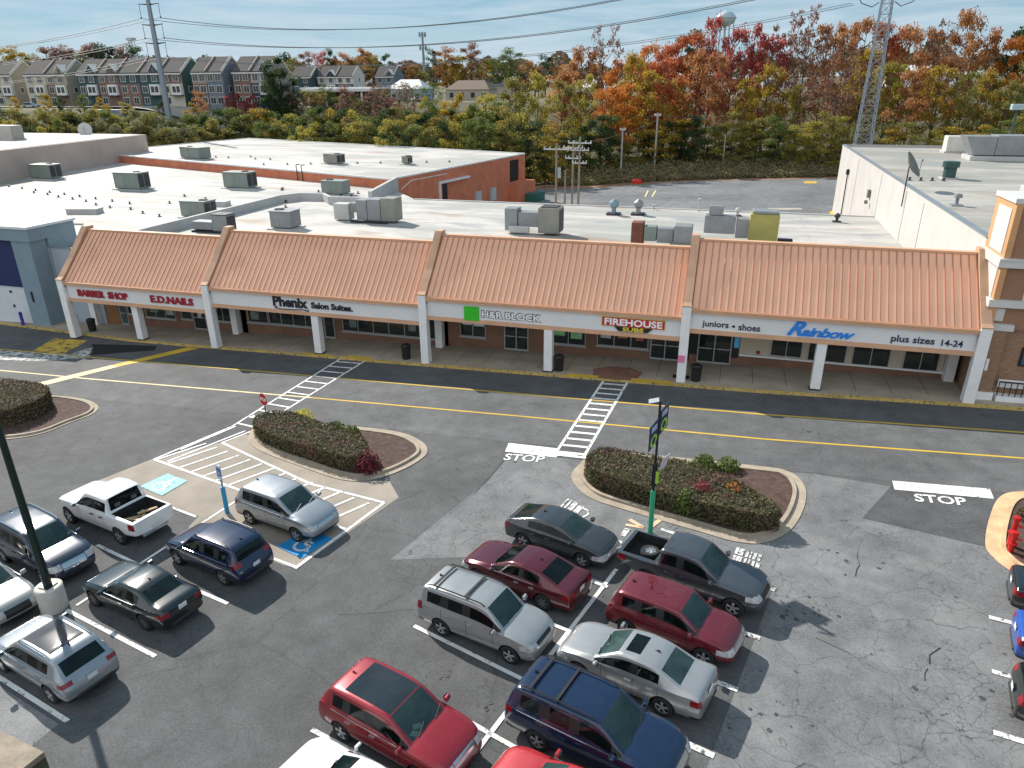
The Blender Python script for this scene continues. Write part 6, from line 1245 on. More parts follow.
('round', 'gold', -259.7, 227.2, 18.0, 13.6, 'L'), ('round', 'olive', -256.7, 230.5, 15.4, 9.9, 'L'), ('round', 'brown', -252.7, 234.9, 18.2, 13.9, 'L'), ('round', 'brown', -249.2, 238.5, 18.6, 13.2, 'L'),
('round', 'olive', -245.2, 242.7, 17.6, 13.3, 'L'), ('round', 'brown', -247.6, 240.3, 17.6, 13.3, 'L'), ('round', 'dark', -241.0, 246.8, 18.4, 13.5, 'L'), ('round', 'brown', -242.6, 245.3, 19.4, 13.4, 'L'),
('round', 'dark', -238.7, 249.1, 19.1, 14.3, 'L'), ('round', 'brown', -235.3, 252.3, 18.5, 12.0, 'L'), ('round', 'dark', -231.6, 255.7, 19.2, 13.7, 'L'), ('round', 'brown', -227.4, 259.5, 15.0, 9.7, 'L'),
('round', 'dark', -121.4, 185.9, 21.0, 11.3, 'W'), ('round', 'dark', -123.6, 184.4, 18.0, 6.7, 'W'), ('bush', 'dark', -120.8, 186.3, 14.2, 7.3, 'W'), ('round', 'olive', -212.9, 338.7, 16.1, 12.9, 'W'),
('round', 'brown', -207.4, 342.0, 18.4, 12.0, 'W'), ('round', 'brown', -166.8, 363.6, 15.1, 13.3, 'W'), ('round', 'olive', -159.7, 366.8, 12.3, 12.3, 'W'), ('round', 'crimson', -201.2, 345.7, 19.3, 11.1, 'W'),
('round', 'dark', -197.0, 348.1, 19.7, 8.1, 'W'), ('round', 'rust', -192.0, 350.9, 18.8, 13.1, 'W'), ('round', 'olive', -188.0, 353.1, 16.1, 11.1, 'W'), ('round', 'rust', -183.3, 355.5, 20.6, 12.2, 'W'),
('round', 'gold', -179.2, 357.6, 17.0, 12.2, 'W'), ('round', 'dark', -173.8, 360.3, 17.9, 10.2, 'W'), ('round', 'green', -168.7, 362.7, 13.3, 11.2, 'W'), ('round', 'rust', -162.4, 365.6, 13.3, 12.3, 'W'),
('round', 'gold', -157.9, 367.5, 10.4, 10.3, 'W'), ('round', 'brown', -179.6, 357.4, 10.6, 20.4, 'W'), ('round', 'dark', -174.0, 360.1, 7.8, 12.2, 'W'), ('round', 'dark', -125.3, 305.3, 17.6, 7.6, 'P'),
('round', 'rust', -120.3, 307.3, 18.4, 12.8, 'P'), ('round', 'gold', -117.7, 308.3, 15.3, 12.8, 'P'), ('round', 'gold', -113.4, 309.9, 15.7, 14.5, 'P'), ('round', 'brown', -110.5, 310.9, 19.8, 12.8, 'P'),
('round', 'gold', -104.4, 313.1, 13.7, 10.2, 'P'), ('round', 'green', -99.6, 314.6, 15.2, 12.0, 'P'), ('round', 'green', -94.4, 316.2, 17.8, 14.5, 'P'), ('round', 'rust', -87.5, 318.2, 13.6, 11.1, 'P'),
('round', 'dark', -80.3, 320.1, 15.1, 10.2, 'P'), ('round', 'rust', -74.5, 321.5, 11.9, 10.2, 'P'), ('round', 'brown', -84.7, 318.9, 9.7, 12.8, 'P'), ('round', 'orange', -90.8, 317.3, 6.7, 10.2, 'P')]
REG = {'L': 'behind the far left roofs', 'W': 'beyond the red brick warehouse', 'P': 'in the woods behind the utility poles', 'T': 'in the tall woods below the water tower', 'E': 'in the tall woods left of the lattice tower', 'R': 'beyond the right store roof'}
CW = {'crimson': 'crimson', 'red': 'red orange', 'rust': 'rusty brown', 'orange': 'orange', 'gold': 'golden', 'yellow': 'yellow green', 'olive': 'olive', 'green': 'green', 'dark': 'dark green', 'brown': 'sparse brown', 'pale': 'pale tufted'}
KW = {'tall': ('autumn_tree', 'tree'), 'round': ('round_tree', 'tree'), 'bush': ('bushy_tree', 'tree'), 'bare': ('bare_tree', 'tree'), 'pine': ('pine_tree', 'pine tree')}
FW = {'tall': 'slender tree', 'round': 'round crowned tree', 'bush': 'bushy low tree', 'bare': 'half bare tree', 'pine': 'tall pine'}
tg = random.Random(5)
for i, (form, colr, x, y, h, wd, rg) in enumerate(TREES):
    r_ = math.hypot(x, y); far = ' standing far behind the houses' if r_ > 300 else ' in front of the townhouses' if 215 < r_ < 232 and rg in 'LW' else ' ' + REG[rg]
    t = thing(KW[form][0], CW[colr] + ' ' + FW[form] + far, 'tree', (x, y, gz(x, y)), tg.uniform(0, 6.28), CW[colr] + ' ' + FW[form] + 's' + far)
    k_ = 1.08 if form in ('tall', 'bare') else 1.04
    t.scale = (wd / 9.0 * 1.05, wd / 9.0 * 1.05, h * k_ / 15.0)
    a, b = tg.choice(VAR[form])
    o = bpy.data.objects.new('trunk', a); COL.objects.link(o); o.parent = t
    o = bpy.data.objects.new('crown', b); COL.objects.link(o); o.parent = t
    o.material_slots[0].link = 'OBJECT'; o.material_slots[0].material = FOL[colr]
# far-off woods on the horizon: one uncountable mass
g = random.Random(9); m = MB()
for i in range(26000):
    a = g.uniform(-1.08, .52); d = g.uniform(640, 900)
    x, y = d * math.sin(a), d * math.cos(a)
    top = 15 + 7 * math.sin(a * 23) * math.sin(a * 51 + 1) + 4 * math.sin(a * 131)
    z = gz(x, y) + top * g.random() ** .6 + 4 * (d - 640) / 260
    n = Vector((g.gauss(0, 1), g.gauss(0, 1), g.gauss(0, 1) + .6)).normalized(); p = Vector((x, y, z)); q = n.orthogonal().normalized(); b = n.cross(q); s = g.uniform(1.0, 2.4)
    m.add([p - q * s, p + b * s, p + q * s, p - b * s], [(0, 1, 2, 3)])
tag(m.build('distant_woods', foliage('distant autumn woods', [(.06, .075, .04), (.10, .085, .045), (.13, .08, .05), (.07, .06, .05)], .2, .02)), 'far mixed autumn woods along the horizon', 'woods', kind='stuff')
# wild scrub along the back lot edge, and undergrowth beneath the woods
def scrub(name, label, n, fn, cols, sc=.25):
    m = MB()
    for i in range(n):
        x, y, hh = fn(); z = gz(x, y)
        base = Vector((x, y, z)); 
        for k in range(7):
            p = base + Vector((g.gauss(0, .35), g.gauss(0, .35), hh * g.random())); q = Vector((g.gauss(0, 1), g.gauss(0, 1), g.gauss(0, .6))).normalized(); n_ = q.orthogonal().normalized(); s = g.uniform(.12, .3)
            m.add([p - q * s, p + n_ * s * .5, p + q * s, p - n_ * s * .5], [(0, 1, 2, 3)])
    return tag(m.build(name, foliage(name + ' leaves', cols, .3, sc)), label, 'scrub', kind='stuff')
EDGE = [(-60, 143), (-40, 145.5), (-27, 148), (-20, 153), (-14, 155.5), (0, 159.5), (24, 163), (60, 167)]
def edge(x):
    for (a, ya), (b, yb) in zip(EDGE, EDGE[1:]):
        if x <= b: return ya + (yb - ya) * (x - a) / (b - a)
    return EDGE[-1][1]
def fn1():
    x = g.uniform(-34, 40); t = g.random(); return x, edge(x) + t * 7, .9 + 2.6 * t
scrub('wild_scrub', 'brown green scrub along the edge of the back lot', 6500, fn1, [(.10, .105, .045), (.20, .15, .09), (.13, .13, .05), (.23, .16, .11)], .35)
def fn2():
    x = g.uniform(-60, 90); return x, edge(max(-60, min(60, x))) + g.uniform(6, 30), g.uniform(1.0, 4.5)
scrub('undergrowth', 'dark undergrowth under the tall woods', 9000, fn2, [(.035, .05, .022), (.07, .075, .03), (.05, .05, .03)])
# ------------------------------------------------------------------ clipped hedges in the islands
def hedge(label, poly, h, seed, cols):
    q = smooth_loop(poly, 4); g = random.Random(seed); k = len(q)
    cx = sum(p.x for p in q) / k; cy = sum(p.y for p in q) / k
    t = thing('clipped_hedge', label, 'hedge', (cx, cy, gz(cx, cy)))
    q2 = inset(q, .12); m = MB(); P = lambda p, z: (p.x, p.y, gz(p.x, p.y) + z)
    for i in range(k):
        j = (i + 1) % k; m.quad(P(q2[i], .05), P(q2[j], .05), P(q2[j], h - .14), P(q2[i], h - .14))
    tri = tessellate_polygon([[Vector((p.x, p.y, 0)) for p in q2]]); m.add([P(p, h - .14) for p in q2], [tuple(f) for f in tri])
    m.build('inner_twigs', M('hedge twigs', (.035, .03, .02), .95, var=.4, sc=4), t, True)
    xs2 = [p.x for p in q]; ys2 = [p.y for p in q]
    def inside(x, y):
        c = False
        for i in range(k):
            a, b = q[i], q[i - 1]
            if (a.y > y) != (b.y > y) and x < (b.x - a.x) * (y - a.y) / (b.y - a.y) + a.x: c = not c
        return c
    m = MB(); area = abs(sum(q[i].x * q[(i + 1) % k].y - q[(i + 1) % k].x * q[i].y for i in range(k))) / 2
    def leaf(p, n):
        n = (n + Vector((g.gauss(0, .75), g.gauss(0, .75), g.gauss(0, .75)))).normalized(); a = n.orthogonal().normalized(); a = Matrix.Rotation(g.uniform(0, 6.28), 3, n) @ a; b = n.cross(a); s = g.uniform(.035, .085)
        m.add([p - a * s, p + b * s * .6, p + a * s, p - b * s * .6], [(0, 1, 2, 3)])
    cnt = 0
    while cnt < area * 190:
        x, y = g.uniform(min(xs2), max(xs2)), g.uniform(min(ys2), max(ys2))
        if inside(x, y):
            wv = .035 * math.sin(x * 2.1 + seed) * math.cos(y * 2.7) + g.gauss(0, .03); leaf(Vector((x, y, gz(x, y) + h - .05 + wv)), Vector((0, 0, 1))); cnt += 1
    for i in range(k):
        a, b = q[i], q[(i + 1) % k]; d = b - a; n = Vector((d.y, -d.x, 0)).normalized()
        if (Vector(((a.x + b.x) / 2, (a.y + b.y) / 2, 0)) - Vector((cx, cy, 0))).dot(n) < 0: n = -n
        for s in range(int(d.length * h * 230)):
            u = g.random(); p = a.lerp(b, u); z = h * g.random() ** .8; off = g.gauss(-.04, .035) - .06 * (z / h) ** 8
            leaf(Vector((p.x + n.x * off, p.y + n.y * off, gz(p.x, p.y) + z)), n + Vector((0, 0, .3)))
    cols = [tuple(v * .82 for v in c_) for c_ in cols]
    m.build('foliage', foliage('hedge leaves', cols, .2, .55), t, True)
HC = [(.11, .10, .045), (.14, .105, .06), (.085, .095, .035), (.16, .09, .065), (.11, .11, .045)]
hedge('brown green clipped hedge in the left kerbed island', [(-47, 27.6), (-47, 31.2), (-43, 31.9), (-40, 31.5), (-38.7, 30.2), (-38.7, 28.6), (-39.8, 27.4), (-43, 26.9)], 1.25, 1, [(.11, .09, .045), (.14, .105, .06), (.085, .08, .035)])
hedge('long clipped hedge with maroon tips in the island beside the stop sign', [(-24.1, 30.2), (-23.9, 31.5), (-22.4, 31.7), (-20.3, 30.9), (-18.0, 30.2), (-16.6, 29.3), (-16.1, 28.3), (-16.6, 27.5), (-19.2, 28.0), (-22.3, 29.0)], 1.0, 2, HC)
hedge('long clipped olive hedge in the island behind the green based sign post', [(-5.3, 29.5), (-5.25, 30.5), (-4.6, 31.2), (-2.8, 30.9), (-.2, 30.5), (1.5, 29.3), (2.9, 27.9), (3.3, 27.1), (2.5, 26.65), (1.2, 26.75), (-1.0, 27.35), (-3.2, 28.05), (-4.7, 28.7)], 1.05, 3, HC)
def shrub(label, x, y, rad, h, cols, seed, n=420):
    g = random.Random(seed); t = thing('small_shrub', label, 'shrub', (x, y, gz(x, y) + .1)); m = MB(); tw = MB()
    for i in range(7): a = g.uniform(0, 6.28); tw.tube((0, 0, 0), (math.cos(a) * rad * .6, math.sin(a) * rad * .6, h * g.uniform(.5, .85)), .015, .006, 4)
    tw.build('stems', BARK, t)
    for i in range(n):
        d = Vector((g.gauss(0, 1), g.gauss(0, 1), abs(g.gauss(0, 1)))).normalized(); p = Vector((d.x * rad, d.y * rad, .05 + d.z * h)) * (g.random() ** .3)
        n_ = (d + Vector((g.gauss(0, .6), g.gauss(0, .6), g.gauss(0, .6)))).normalized(); a = n_.orthogonal().normalized(); a = Matrix.Rotation(g.uniform(0, 6.28), 3, n_) @ a; b = n_.cross(a); s = g.uniform(.05, .10)
        m.add([p - a * s, p + b * s * .55, p + a * s, p - b * s * .55], [(0, 1, 2, 3)])
    m.build('foliage', foliage('shrub leaves', cols, .3, 2.5), t)
shrub('yellow leaved low shrub by the stop sign island edge', -22.0, 31.9, .75, .95, [(.45, .38, .02), (.38, .36, .03)], 1)
shrub('low green shrub clump left of centre on the bark mulch near the road', -19.8, 31.6, .55, .5, [(.05, .09, .02), (.07, .11, .03)], 2)
shrub('low green shrub next to the road in the stop sign island', -18.7, 31.3, .55, .5, [(.05, .085, .02), (.07, .11, .03)], 3)
shrub('maroon leaved shrub at the front corner of the stop sign island hedge', -15.9, 27.9, .75, 1.0, [(.13, .02, .03), (.10, .03, .03)], 4, 700)
shrub('low green shrub behind the tall sign in the big island', .1, 32.0, .55, .55, [(.06, .10, .02), (.08, .11, .02)], 5)
shrub('lime edged low shrub beside the first green one in the big island', 1.2, 31.9, .6, .55, [(.07, .11, .02), (.11, .13, .03)], 6)
shrub('red leaved shrub growing through the olive hedge', .1, 28.3, .6, 1.2, [(.22, .03, .04), (.14, .04, .04)], 7, 600)
shrub('orange leaved shrub tip on the olive hedge', 1.4, 28.5, .5, 1.2, [(.32, .13, .03), (.24, .10, .03)], 8, 400)
shrub('bright green tuft low on the front of the olive hedge', -.6, 27.5, .45, 1.15, [(.11, .16, .03), (.08, .12, .03)], 9, 350)
shrub('small green plant beside the red standpipes', 12.9, 27.6, .6, .6, [(.06, .09, .02), (.09, .10, .03)], 10)
shrub('brown twiggy plant at the back of the right island', 13.3, 30.2, .6, .5, [(.09, .06, .03), (.07, .06, .03)], 11)
# ------------------------------------------------------------------ street furniture
def at_ground(x, y): return (x, y, gz(x, y))
G_ST = M('green painted post', (.03, .32, .17), .5, var=.08); POST = M('dark steel post', (.02, .025, .03), .45, metal=.3)
# tall lamp pole on its concrete base (left)
t = thing('lamp_post', 'dark green lamp pole rising from a round white concrete base at the left', 'lamp post', at_ground(-22.45, 15.6))
m = MB(); m.lathe([(.46, 0), (.46, .98), (.42, 1.02), (0, 1.02)], (0, 0, 0), 24); m.build('concrete_base', M('painted concrete base', (.58, .55, .49), .85, var=.15, sc=1.5), t)
m = MB(); m.tube((0, 0, 1.02), (0, 0, 12.2), .145, .085, 14); m.build('pole', M('dark green pole paint', (.012, .028, .022), .35, metal=.3), t)
MB().box(-.22, .22, -.22, .22, 1.021, 1.06).build('base_plate', POST, t)
m = MB(); m.box(-.05, .05, -1.0, .0, 12.1, 12.25); m.build('cross_arm', POST, t)
for s in (-1,): m = MB(); m.box(-.28, .28, s * 1.35 - .45, s * 1.35 + .45, 12.08, 12.3); m.build('lamp_head', POST, t, bevel=.03)
# near lamp head seen from above at the bottom left corner
t = thing('lamp_post', 'lamp post whose sun bleached tan head fills the bottom left corner', 'lamp post', (-9.1, 3.9, gz(-9.1, 3.9)))
m = MB(); m.tube((0, 0, 0), (0, 0, 8.9), .12, .09, 12); m.build('pole', POST, t)
q = [(-7.83, 4.74), (-9.0, 4.87), (-9.08, 4.2), (-7.95, 4.07)]; z0 = 8.92 - t.location.z
m = MB(); m.hexa([(x + 9.1, y - 3.9, z0 - .0) for x, y in q], [(x + 9.1, y - 3.9, z0 + .085) for x, y in q]); m.build('lamp_head', M('bleached tan lamp head', (.22, .175, .12), .7, var=.35, sc=4), t)
m = MB(); m.hexa([(x + 9.1, y - 3.9, z0 - .2) for x, y in q], [(x + 9.1, y - 3.9, z0 - .002) for x, y in q]); m.build('lamp_side', M('dark olive lamp side', (.045, .05, .025), .8, var=.4, sc=5), t)  # sides darker and greener than the tan top
m = MB(); m.box(-.06, .3, -.05, .35, z0 - .15, z0 - .05); m.build('bracket', POST, t)
# tall sign post in the middle island
t = thing('sign_post', 'tall post with green foot, navy banners and a small solar panel on top', 'sign post', at_ground(-1.79, 25.7))
m = MB(); m.lathe([(.105, 0), (.105, 2.0), (.095, 2.04), (0, 2.04)], (0, 0, 0), 16); m.build('green_sleeve', G_ST, t)
m = MB(); m.box(-.045, .045, -.045, .045, 2.04, 6.0); m.build('pole', POST, t)
m = MB(); m.obox((-.25, .05, 6.02), .62, .4, .035, M4=Matrix.Translation((-.25, .02, 6.0)) @ Matrix.Rotation(R(-18), 4, 'Y') @ Matrix.Rotation(R(32), 4, 'X') @ Matrix.Diagonal((.66, .5, .035, 1))); m.build('solar_panel', M('pale solar panel', (.5, .53, .57), .25, metal=.2, var=.1), t)
NB = M('navy banner', (.012, .030, .075), .6, var=.15); LG = M('lime ring', (.30, .55, .04), .6); GW = M('pale banner block', (.35, .42, .55), .6, var=.4, sc=8)
a_ = R(66)
def banner(cx, cz, nm):
    F = Matrix.Translation((cx[0], cx[1], cz)) @ Matrix.Rotation(a_, 4, 'Z')
    m = MB(); vs = [F @ Vector(v) for v in [(-.3, -.02, -.62), (.3, -.02, -.42), (.3, .02, -.42), (-.3, .02, -.62), (-.3, -.02, .42), (.3, -.02, .62), (.3, .02, .62), (-.3, .02, .42)]]
    m.hexa(vs[:4], vs[4:]); b = m.build('banner', NB, t)
    for s in (-1, 1):
        m = MB()
        for i in range(18):
            u0, u1 = i * math.pi / 9, (i + 1) * math.pi / 9
            pts = [F @ Vector((r_ * math.cos(u) * .95, s * .027, -.24 + r_ * math.sin(u) + r_ * math.cos(u) * .3)) for r_, u in ((.15, u0), (.25, u0), (.25, u1), (.15, u1))]
            m.quad(*pts)
        m.build('ring', LG, b)
    m = MB(); m.quad(*[F @ Vector(v) for v in [(-.2, -.027, .12), (.2, -.027, .22), (.2, -.027, .45), (-.2, -.027, .36)]]); m.build('print', GW, b)
banner((.16, .32), 5.15, 'a'); banner((-.14, -.32), 4.7, 'b')
m = MB(); m.obox((0, 0, 0), 1, 1, 1, M4=Matrix.Translation((.34, .12, 3.35)) @ Matrix.Rotation(a_, 4, 'Z') @ Matrix.Rotation(R(14), 4, 'X') @ Matrix.Diagonal((.52, .03, .62, 1))); m.build('notice_plate', M('pale lilac notice', (.55, .53, .62), .6), t)
m = MB(); m.box(-.10, .10, -.1, .1, 2.3, 3.3); m.build('equipment_box', POST, t); m = MB(); m.box(.05, .17, -.115, -.102, 2.45, 3.0); m.build('sticker', LG, t)
# stop sign
t = thing('stop_sign', 'red octagonal STOP sign on a thin post at the crossing', 'stop sign', at_ground(-24.5, 32.0))
m = MB(); m.box(-.03, .03, -.02, .02, 0, 1.75); m.build('post', POST, t)
def octo(r_, y0, y1): 
    p = [(r_ * math.cos(R(22.5 + 45 * i)), r_ * math.sin(R(22.5 + 45 * i)) + 1.42) for i in range(8)]
    return [(x, y0, z) for x, z in p], [(x, y1, z) for x, z in p]
m = MB(); m.hexa(*octo(.42, -.035, -.022)); m.build('white_border', S_WHITE, t); m = MB(); m.hexa(*octo(.385, -.045, -.036)); m.build('red_face', M('sign red', (.45, .012, .02), .45, var=.05), t)
mbt = text_mesh('STOP', -.28, .28, 1.31, 1.53, -.046, .006, bold=.02); mbt.build('lettering', S_WHITE, t)
t.rotation_euler.z = R(-20)
# accessible parking sign
t = thing('parking_sign', 'white and blue accessible parking sign on a bright blue post', 'parking sign', at_ground(-20.36, 22.85))
BP = M('bright blue post', (.02, .27, .52), .5, var=.06)
m = MB(); m.lathe([(.10, 0), (.10, 1.32), (.09, 1.36), (0, 1.36)], (0, 0, 0), 16); m.build('blue_sleeve', BP, t)
m = MB(); m.box(-.03, .03, -.03, .03, 1.36, 2.45); m.build('post', M('steel post', (.3, .3, .31), .4, metal=.6), t)
m = MB(); m.box(-.17, .17, -.05, -.035, 1.75, 2.45); m.build('sign_plate', M('pale blue sign plate', (.50, .58, .68), .5, var=.06), t)
m = MB(); m.box(-.125, .125, -.058, -.051, 1.93, 2.32); m.build('blue_panel', M('sign blue', (.02, .09, .35), .5), t)
m = MB()
for i in range(12):
    u0, u1 = R(110 + i * 20), R(130 + i * 20); m.quad(*[(r_ * math.cos(u), -.0605, 2.07 + r_ * math.sin(u)) for r_, u in ((.05, u0), (.075, u0), (.075, u1), (.05, u1))])
m.box(-.03, -.005, -.062, -.0585, 2.07, 2.2); m.box(-.005, .07, -.062, -.0585, 2.07, 2.095); m.lathe([(0, -.062), (.022, -.062), (.022, -.0585), (0, -.0585)], (-.018, 0, 2.235), 10, 'Y'); m.build('wheelchair_symbol', S_WHITE, t)
t.rotation_euler.z = R(-14)
# purple blue bollard at the far left
t = thing('bollard', 'purple blue bollard on the sidewalk at the far left', 'bollard', (-57.55, 44.75, gz(-57.55, 44.75) + .15)); m = MB(); m.lathe([(.13, 0), (.13, 1.15), (.08, 1.2), (0, 1.22)], (0, 0, 0), 14); m.build('post', M('violet blue paint', (.05, .04, .35), .5), t); m = MB(); m.lathe([(.14, 1.0), (.14, 1.08)], (0, 0, 0), 14); m.build('band', POST, t)
# red standpipes in the right island
RP = M('red hydrant paint', (.50, .012, .015), .4, var=.06)
def standpipe(x, y, label, hh):
    t = thing('standpipe', label, 'standpipe', (x, y, gz(x, y) + .1), 0, None)
    m = MB(); m.lathe([(.11, 0), (.11, hh * .5), (.09, hh * .52), (.09, hh), (.125, hh), (.125, hh + .14), (.06, hh + .16), (0, hh + .16)], (0, 0, 0), 14); m.build('pipe', RP, t)
    m = MB(); m.lathe([(.17, hh * .48), (.17, hh * .55)], (0, 0, 0), 14); m.build('flange', RP, t)
    m = MB(); m.tube((.1, 0, hh * .8), (.24, -.1, hh * .8), .05); m.build('outlet', RP, t)
standpipe(11.83, 28.0, 'taller red standpipe standing in the mulch of the right island', 1.15)
standpipe(11.72, 27.55, 'shorter red standpipe in front of the taller one', .75)
standpipe(12.15, 27.2, 'red standpipe cut by the right frame edge in the island', .95)
# litter bins
def bin_(x, y, label):
    t = thing('litter_bin', label, 'litter bin', (x, y, gz(x, y) + .15)); 
    m = MB(); m.lathe([(.28, 0), (.33, .85), (.34, .9), (.30, .92), (0, .92)], (0, 0, 0), 18); m.build('bin_body', MAT['dark'], t)
    m = MB(); m.lathe([(.36, .925), (.36, .98), (.25, 1.08), (.14, 1.09), (.14, 1.05), (0, 1.05)], (0, 0, 0), 18); m.build('bin_lid', MAT['dark'], t)
bin_(-49.75, 44.5, 'black litter bin beside the leftmost column'); bin_(-20.8, 43.35, 'black litter bin left of the third section pier'); bin_(-9.75, 43.2, 'black litter bin right of the thin column below the block letters'); bin_(-.95, 43.15, 'black litter bin beside the double glass door')
m = MB(); m.box(-.5, .5, -.25, .25, 0, .03); o = m.build('door_mat', MAT['dark']); o.location = (-1.9, 43.6, gz(-1.9, 43.6) + .155); tag(o, 'dark mat lying between column and litter bin', 'mat')
# cargo in the pickups
WD = M('raw lumber', (.50, .36, .20), .8, var=.2)
PK = [o for o in COL.objects if o.get('label', '').startswith('white crew cab')][0]; PD = [o for o in COL.objects if o.get('label', '').startswith('dark steel blue')][0]
def in_bed(par, mb, name, mat, label, cat):
    mb.v = [tuple(par.matrix_world @ Vector(v)) for v in mb.v]; o = mb.build(name, mat); c = sum((Vector(v) for v in mb.v), Vector()) / len(mb.v); origin_to(o, c); return tag(o, label, cat)
bpy.context.view_layer.update()
for i, (x, y, l, rz, lab) in enumerate([(-1.75, .1, 1.1, .9, 'upper plank leaning across the lumber in the white pickup bed'), (-2.1, -.05, 1.2, -.5, 'long pale plank lying crosswise in the white pickup bed'), (-2.15, .3, .9, .35, 'short lumber piece nearest the white pickup tailgate'), (-1.95, -.35, .8, 1.2, 'lumber offcut by the bed wall of the white pickup')]):
    m = MB(); m.obox((x, y, .86 + .05 * i), l, .13, .05, rz); in_bed(PK, m, 'plank', WD, lab, 'plank')
m = MB(); c = Vector((-1.65, -.12, 1.0)); m.lathe([(.20, -.09), (.33, -.1), (.355, -.05), (.355, .05), (.33, .1), (.20, .09)], c, 24, cap=False); t_ = in_bed(PD, m, 'spare_wheel', C_TYRE, 'spare wheel with silver rim lying in the dark pickup bed', 'wheel')
m = MB(); m.lathe([(0, .06), (.09, .075), (.1, .04), (.19, .04), (.215, .095), (.2, .02)], c, 20)
for q_ in range(6): a = q_ * math.pi / 3; m.obox((c.x + .12 * math.cos(a), c.y + .12 * math.sin(a), c.z + .06), .16, .05, .02, a)
m.v = [tuple(PD.matrix_world @ Vector(v) - t_.location) for v in m.v]; m.build('rim', C_RIM, t_)
t_ = PD
RX = [o for o in COL.objects if o.get('label', '').startswith('deep red crossover')][0]; bd_ = [o for o in RX.children if o.name.startswith('body')][0]
def top_z(x, y): return max((v.co.z for v in bd_.data.vertices if abs(v.co.x - x) < .25 and abs(v.co.y - y) < .25), default=1.6)
gq = random.Random(4); m = MB()
for x, y, r_ in [(-.72, .05, .20), (-.55, -.12, .14), (-.85, -.1, .10), (-.5, .2, .10), (-.3, -.22, .07), (-.95, .18, .06)]:
    n_ = 11; z = top_z(x, y) + .006; ps = [(x + r_ * gq.uniform(.7, 1.25) * math.cos(i * 2 * math.pi / n_), y + r_ * gq.uniform(.7, 1.25) * math.sin(i * 2 * math.pi / n_)) for i in range(n_)]
    m.hexa([(a, b, z - .02) for a, b in ps], [(a, b, z) for a, b in ps])
wp = m.build('wet_patch', M('wet dark red', (.11, .003, .008), .1, var=.1, coat=1), RX)
RE = [o for o in COL.objects if o.get('label', '').startswith('bright red SUV')][0]
for x, y, rz_ in ((.92, -.35, .3), (.80, -.12, .9)): m = MB(); m.obox((x, y, 1.055), .24, .17, .006, rz_); m.build('paper', MAT['paper'], RE)
# ------------------------------------------------------------------ utility poles, towers, wires
WOOD = M('weathered pole wood', (.30, .25, .19), .9, var=.2); GALV = M('galvanised steel pole', (.23, .27, .31), .5, metal=.3, var=.08); INS = M('pale insulators', (.6, .6, .58), .5); CAN = M('grey transformer can', (.42, .45, .46), .5)
def upole(x, y, ztop, label, arms=(), cans=0, r=.16, mat=WOOD):
    t = thing('utility_pole', label, 'utility pole', at_ground(x, y)); h = ztop - gz(x, y)
    MB().tube((0, 0, -.3), (0, 0, h), r * 1.25, r * .85, 9).build('pole', mat, t)
    for z, L_ in arms:
        m = MB(); m.box(-L_, L_, -.09, .09, h - z - .09, h - z + .09); m.build('cross_arm', INS, t)
        for s in (-1, -.55, .55, 1):
            m = MB(); m.lathe([(.06, 0), (.11, .1), (.07, .2), (.1, .28), (0, .32)], (s * L_ * .95, 0, h - z + .09), 8); m.build('insulator', INS, t)
    for i in range(cans):
        m = MB(); m.lathe([(.0, 0), (.3, 0), (.3, 1.5), (.22, 1.62), (0, 1.65)], (.5, -.1 - .0 * i, h - 5.3 + 1.9 * i * .0), 12); m.build('transformer', CAN, t); m = MB(); m.box(.1, .4, -.1, .1, h - 4.6, h - 4.3); m.build('bracket', POST, t)
    return t
upole(-27.4, 116.8, 8.1, 'weathered pole with one long pale cross arm left in the pole cluster', [(.9, 2.1)], 1)
upole(-26.3, 118.6, 3.8, 'short dark topped pole stub between the taller cluster poles', [], 0, .14)
upole(-25.3, 119.6, 7.8, 'middle pole of the cluster behind the mall roof with two cross arms', [(.6, 1.6), (2.2, 1.3)], 0)
upole(-24.2, 119.4, 8.9, 'tallest pole of the cluster with three stacked cross arms', [(.9, 1.9), (2.0, 1.5), (4.0, 1.2)], 0)
upole(-16.7, 164.2, 10.9, 'pale tall pole before the woods right of the red marker', [(.5, .7)], 0, .2, M('grey pole', (.38, .38, .35), .8))
upole(-22.8, 156.4, 8.3, 'grey pole at the lot edge behind the cluster on the right', [(.4, .6)], 0, .17, M('grey pole', (.36, .36, .33), .8))
upole(-29.7, 169.4, 10.2, 'slim pole half hidden in the orange trees', [(.4, .5)], 0, .13)
upole(-2.5, 166.5, 6.6, 'thin pale pole in front of the dark undergrowth below the crimson trees', [], 0, .12, M('grey pole', (.36, .36, .33), .8))
m = MB(); m.lathe([(0, 0), (.9, .0), (1.0, .5), (.6, .8), (0, .85)], (0, 0, 0), 10); o = m.build('red_marker', M('red plastic', (.6, .03, .02), .5)); o.location = (-18.7, 151.4, gz(-18.7, 151.4)); o.scale = (1.1, .8, 1.1); tag(o, 'bright red marker lump at the far edge of the back lot', 'marker')
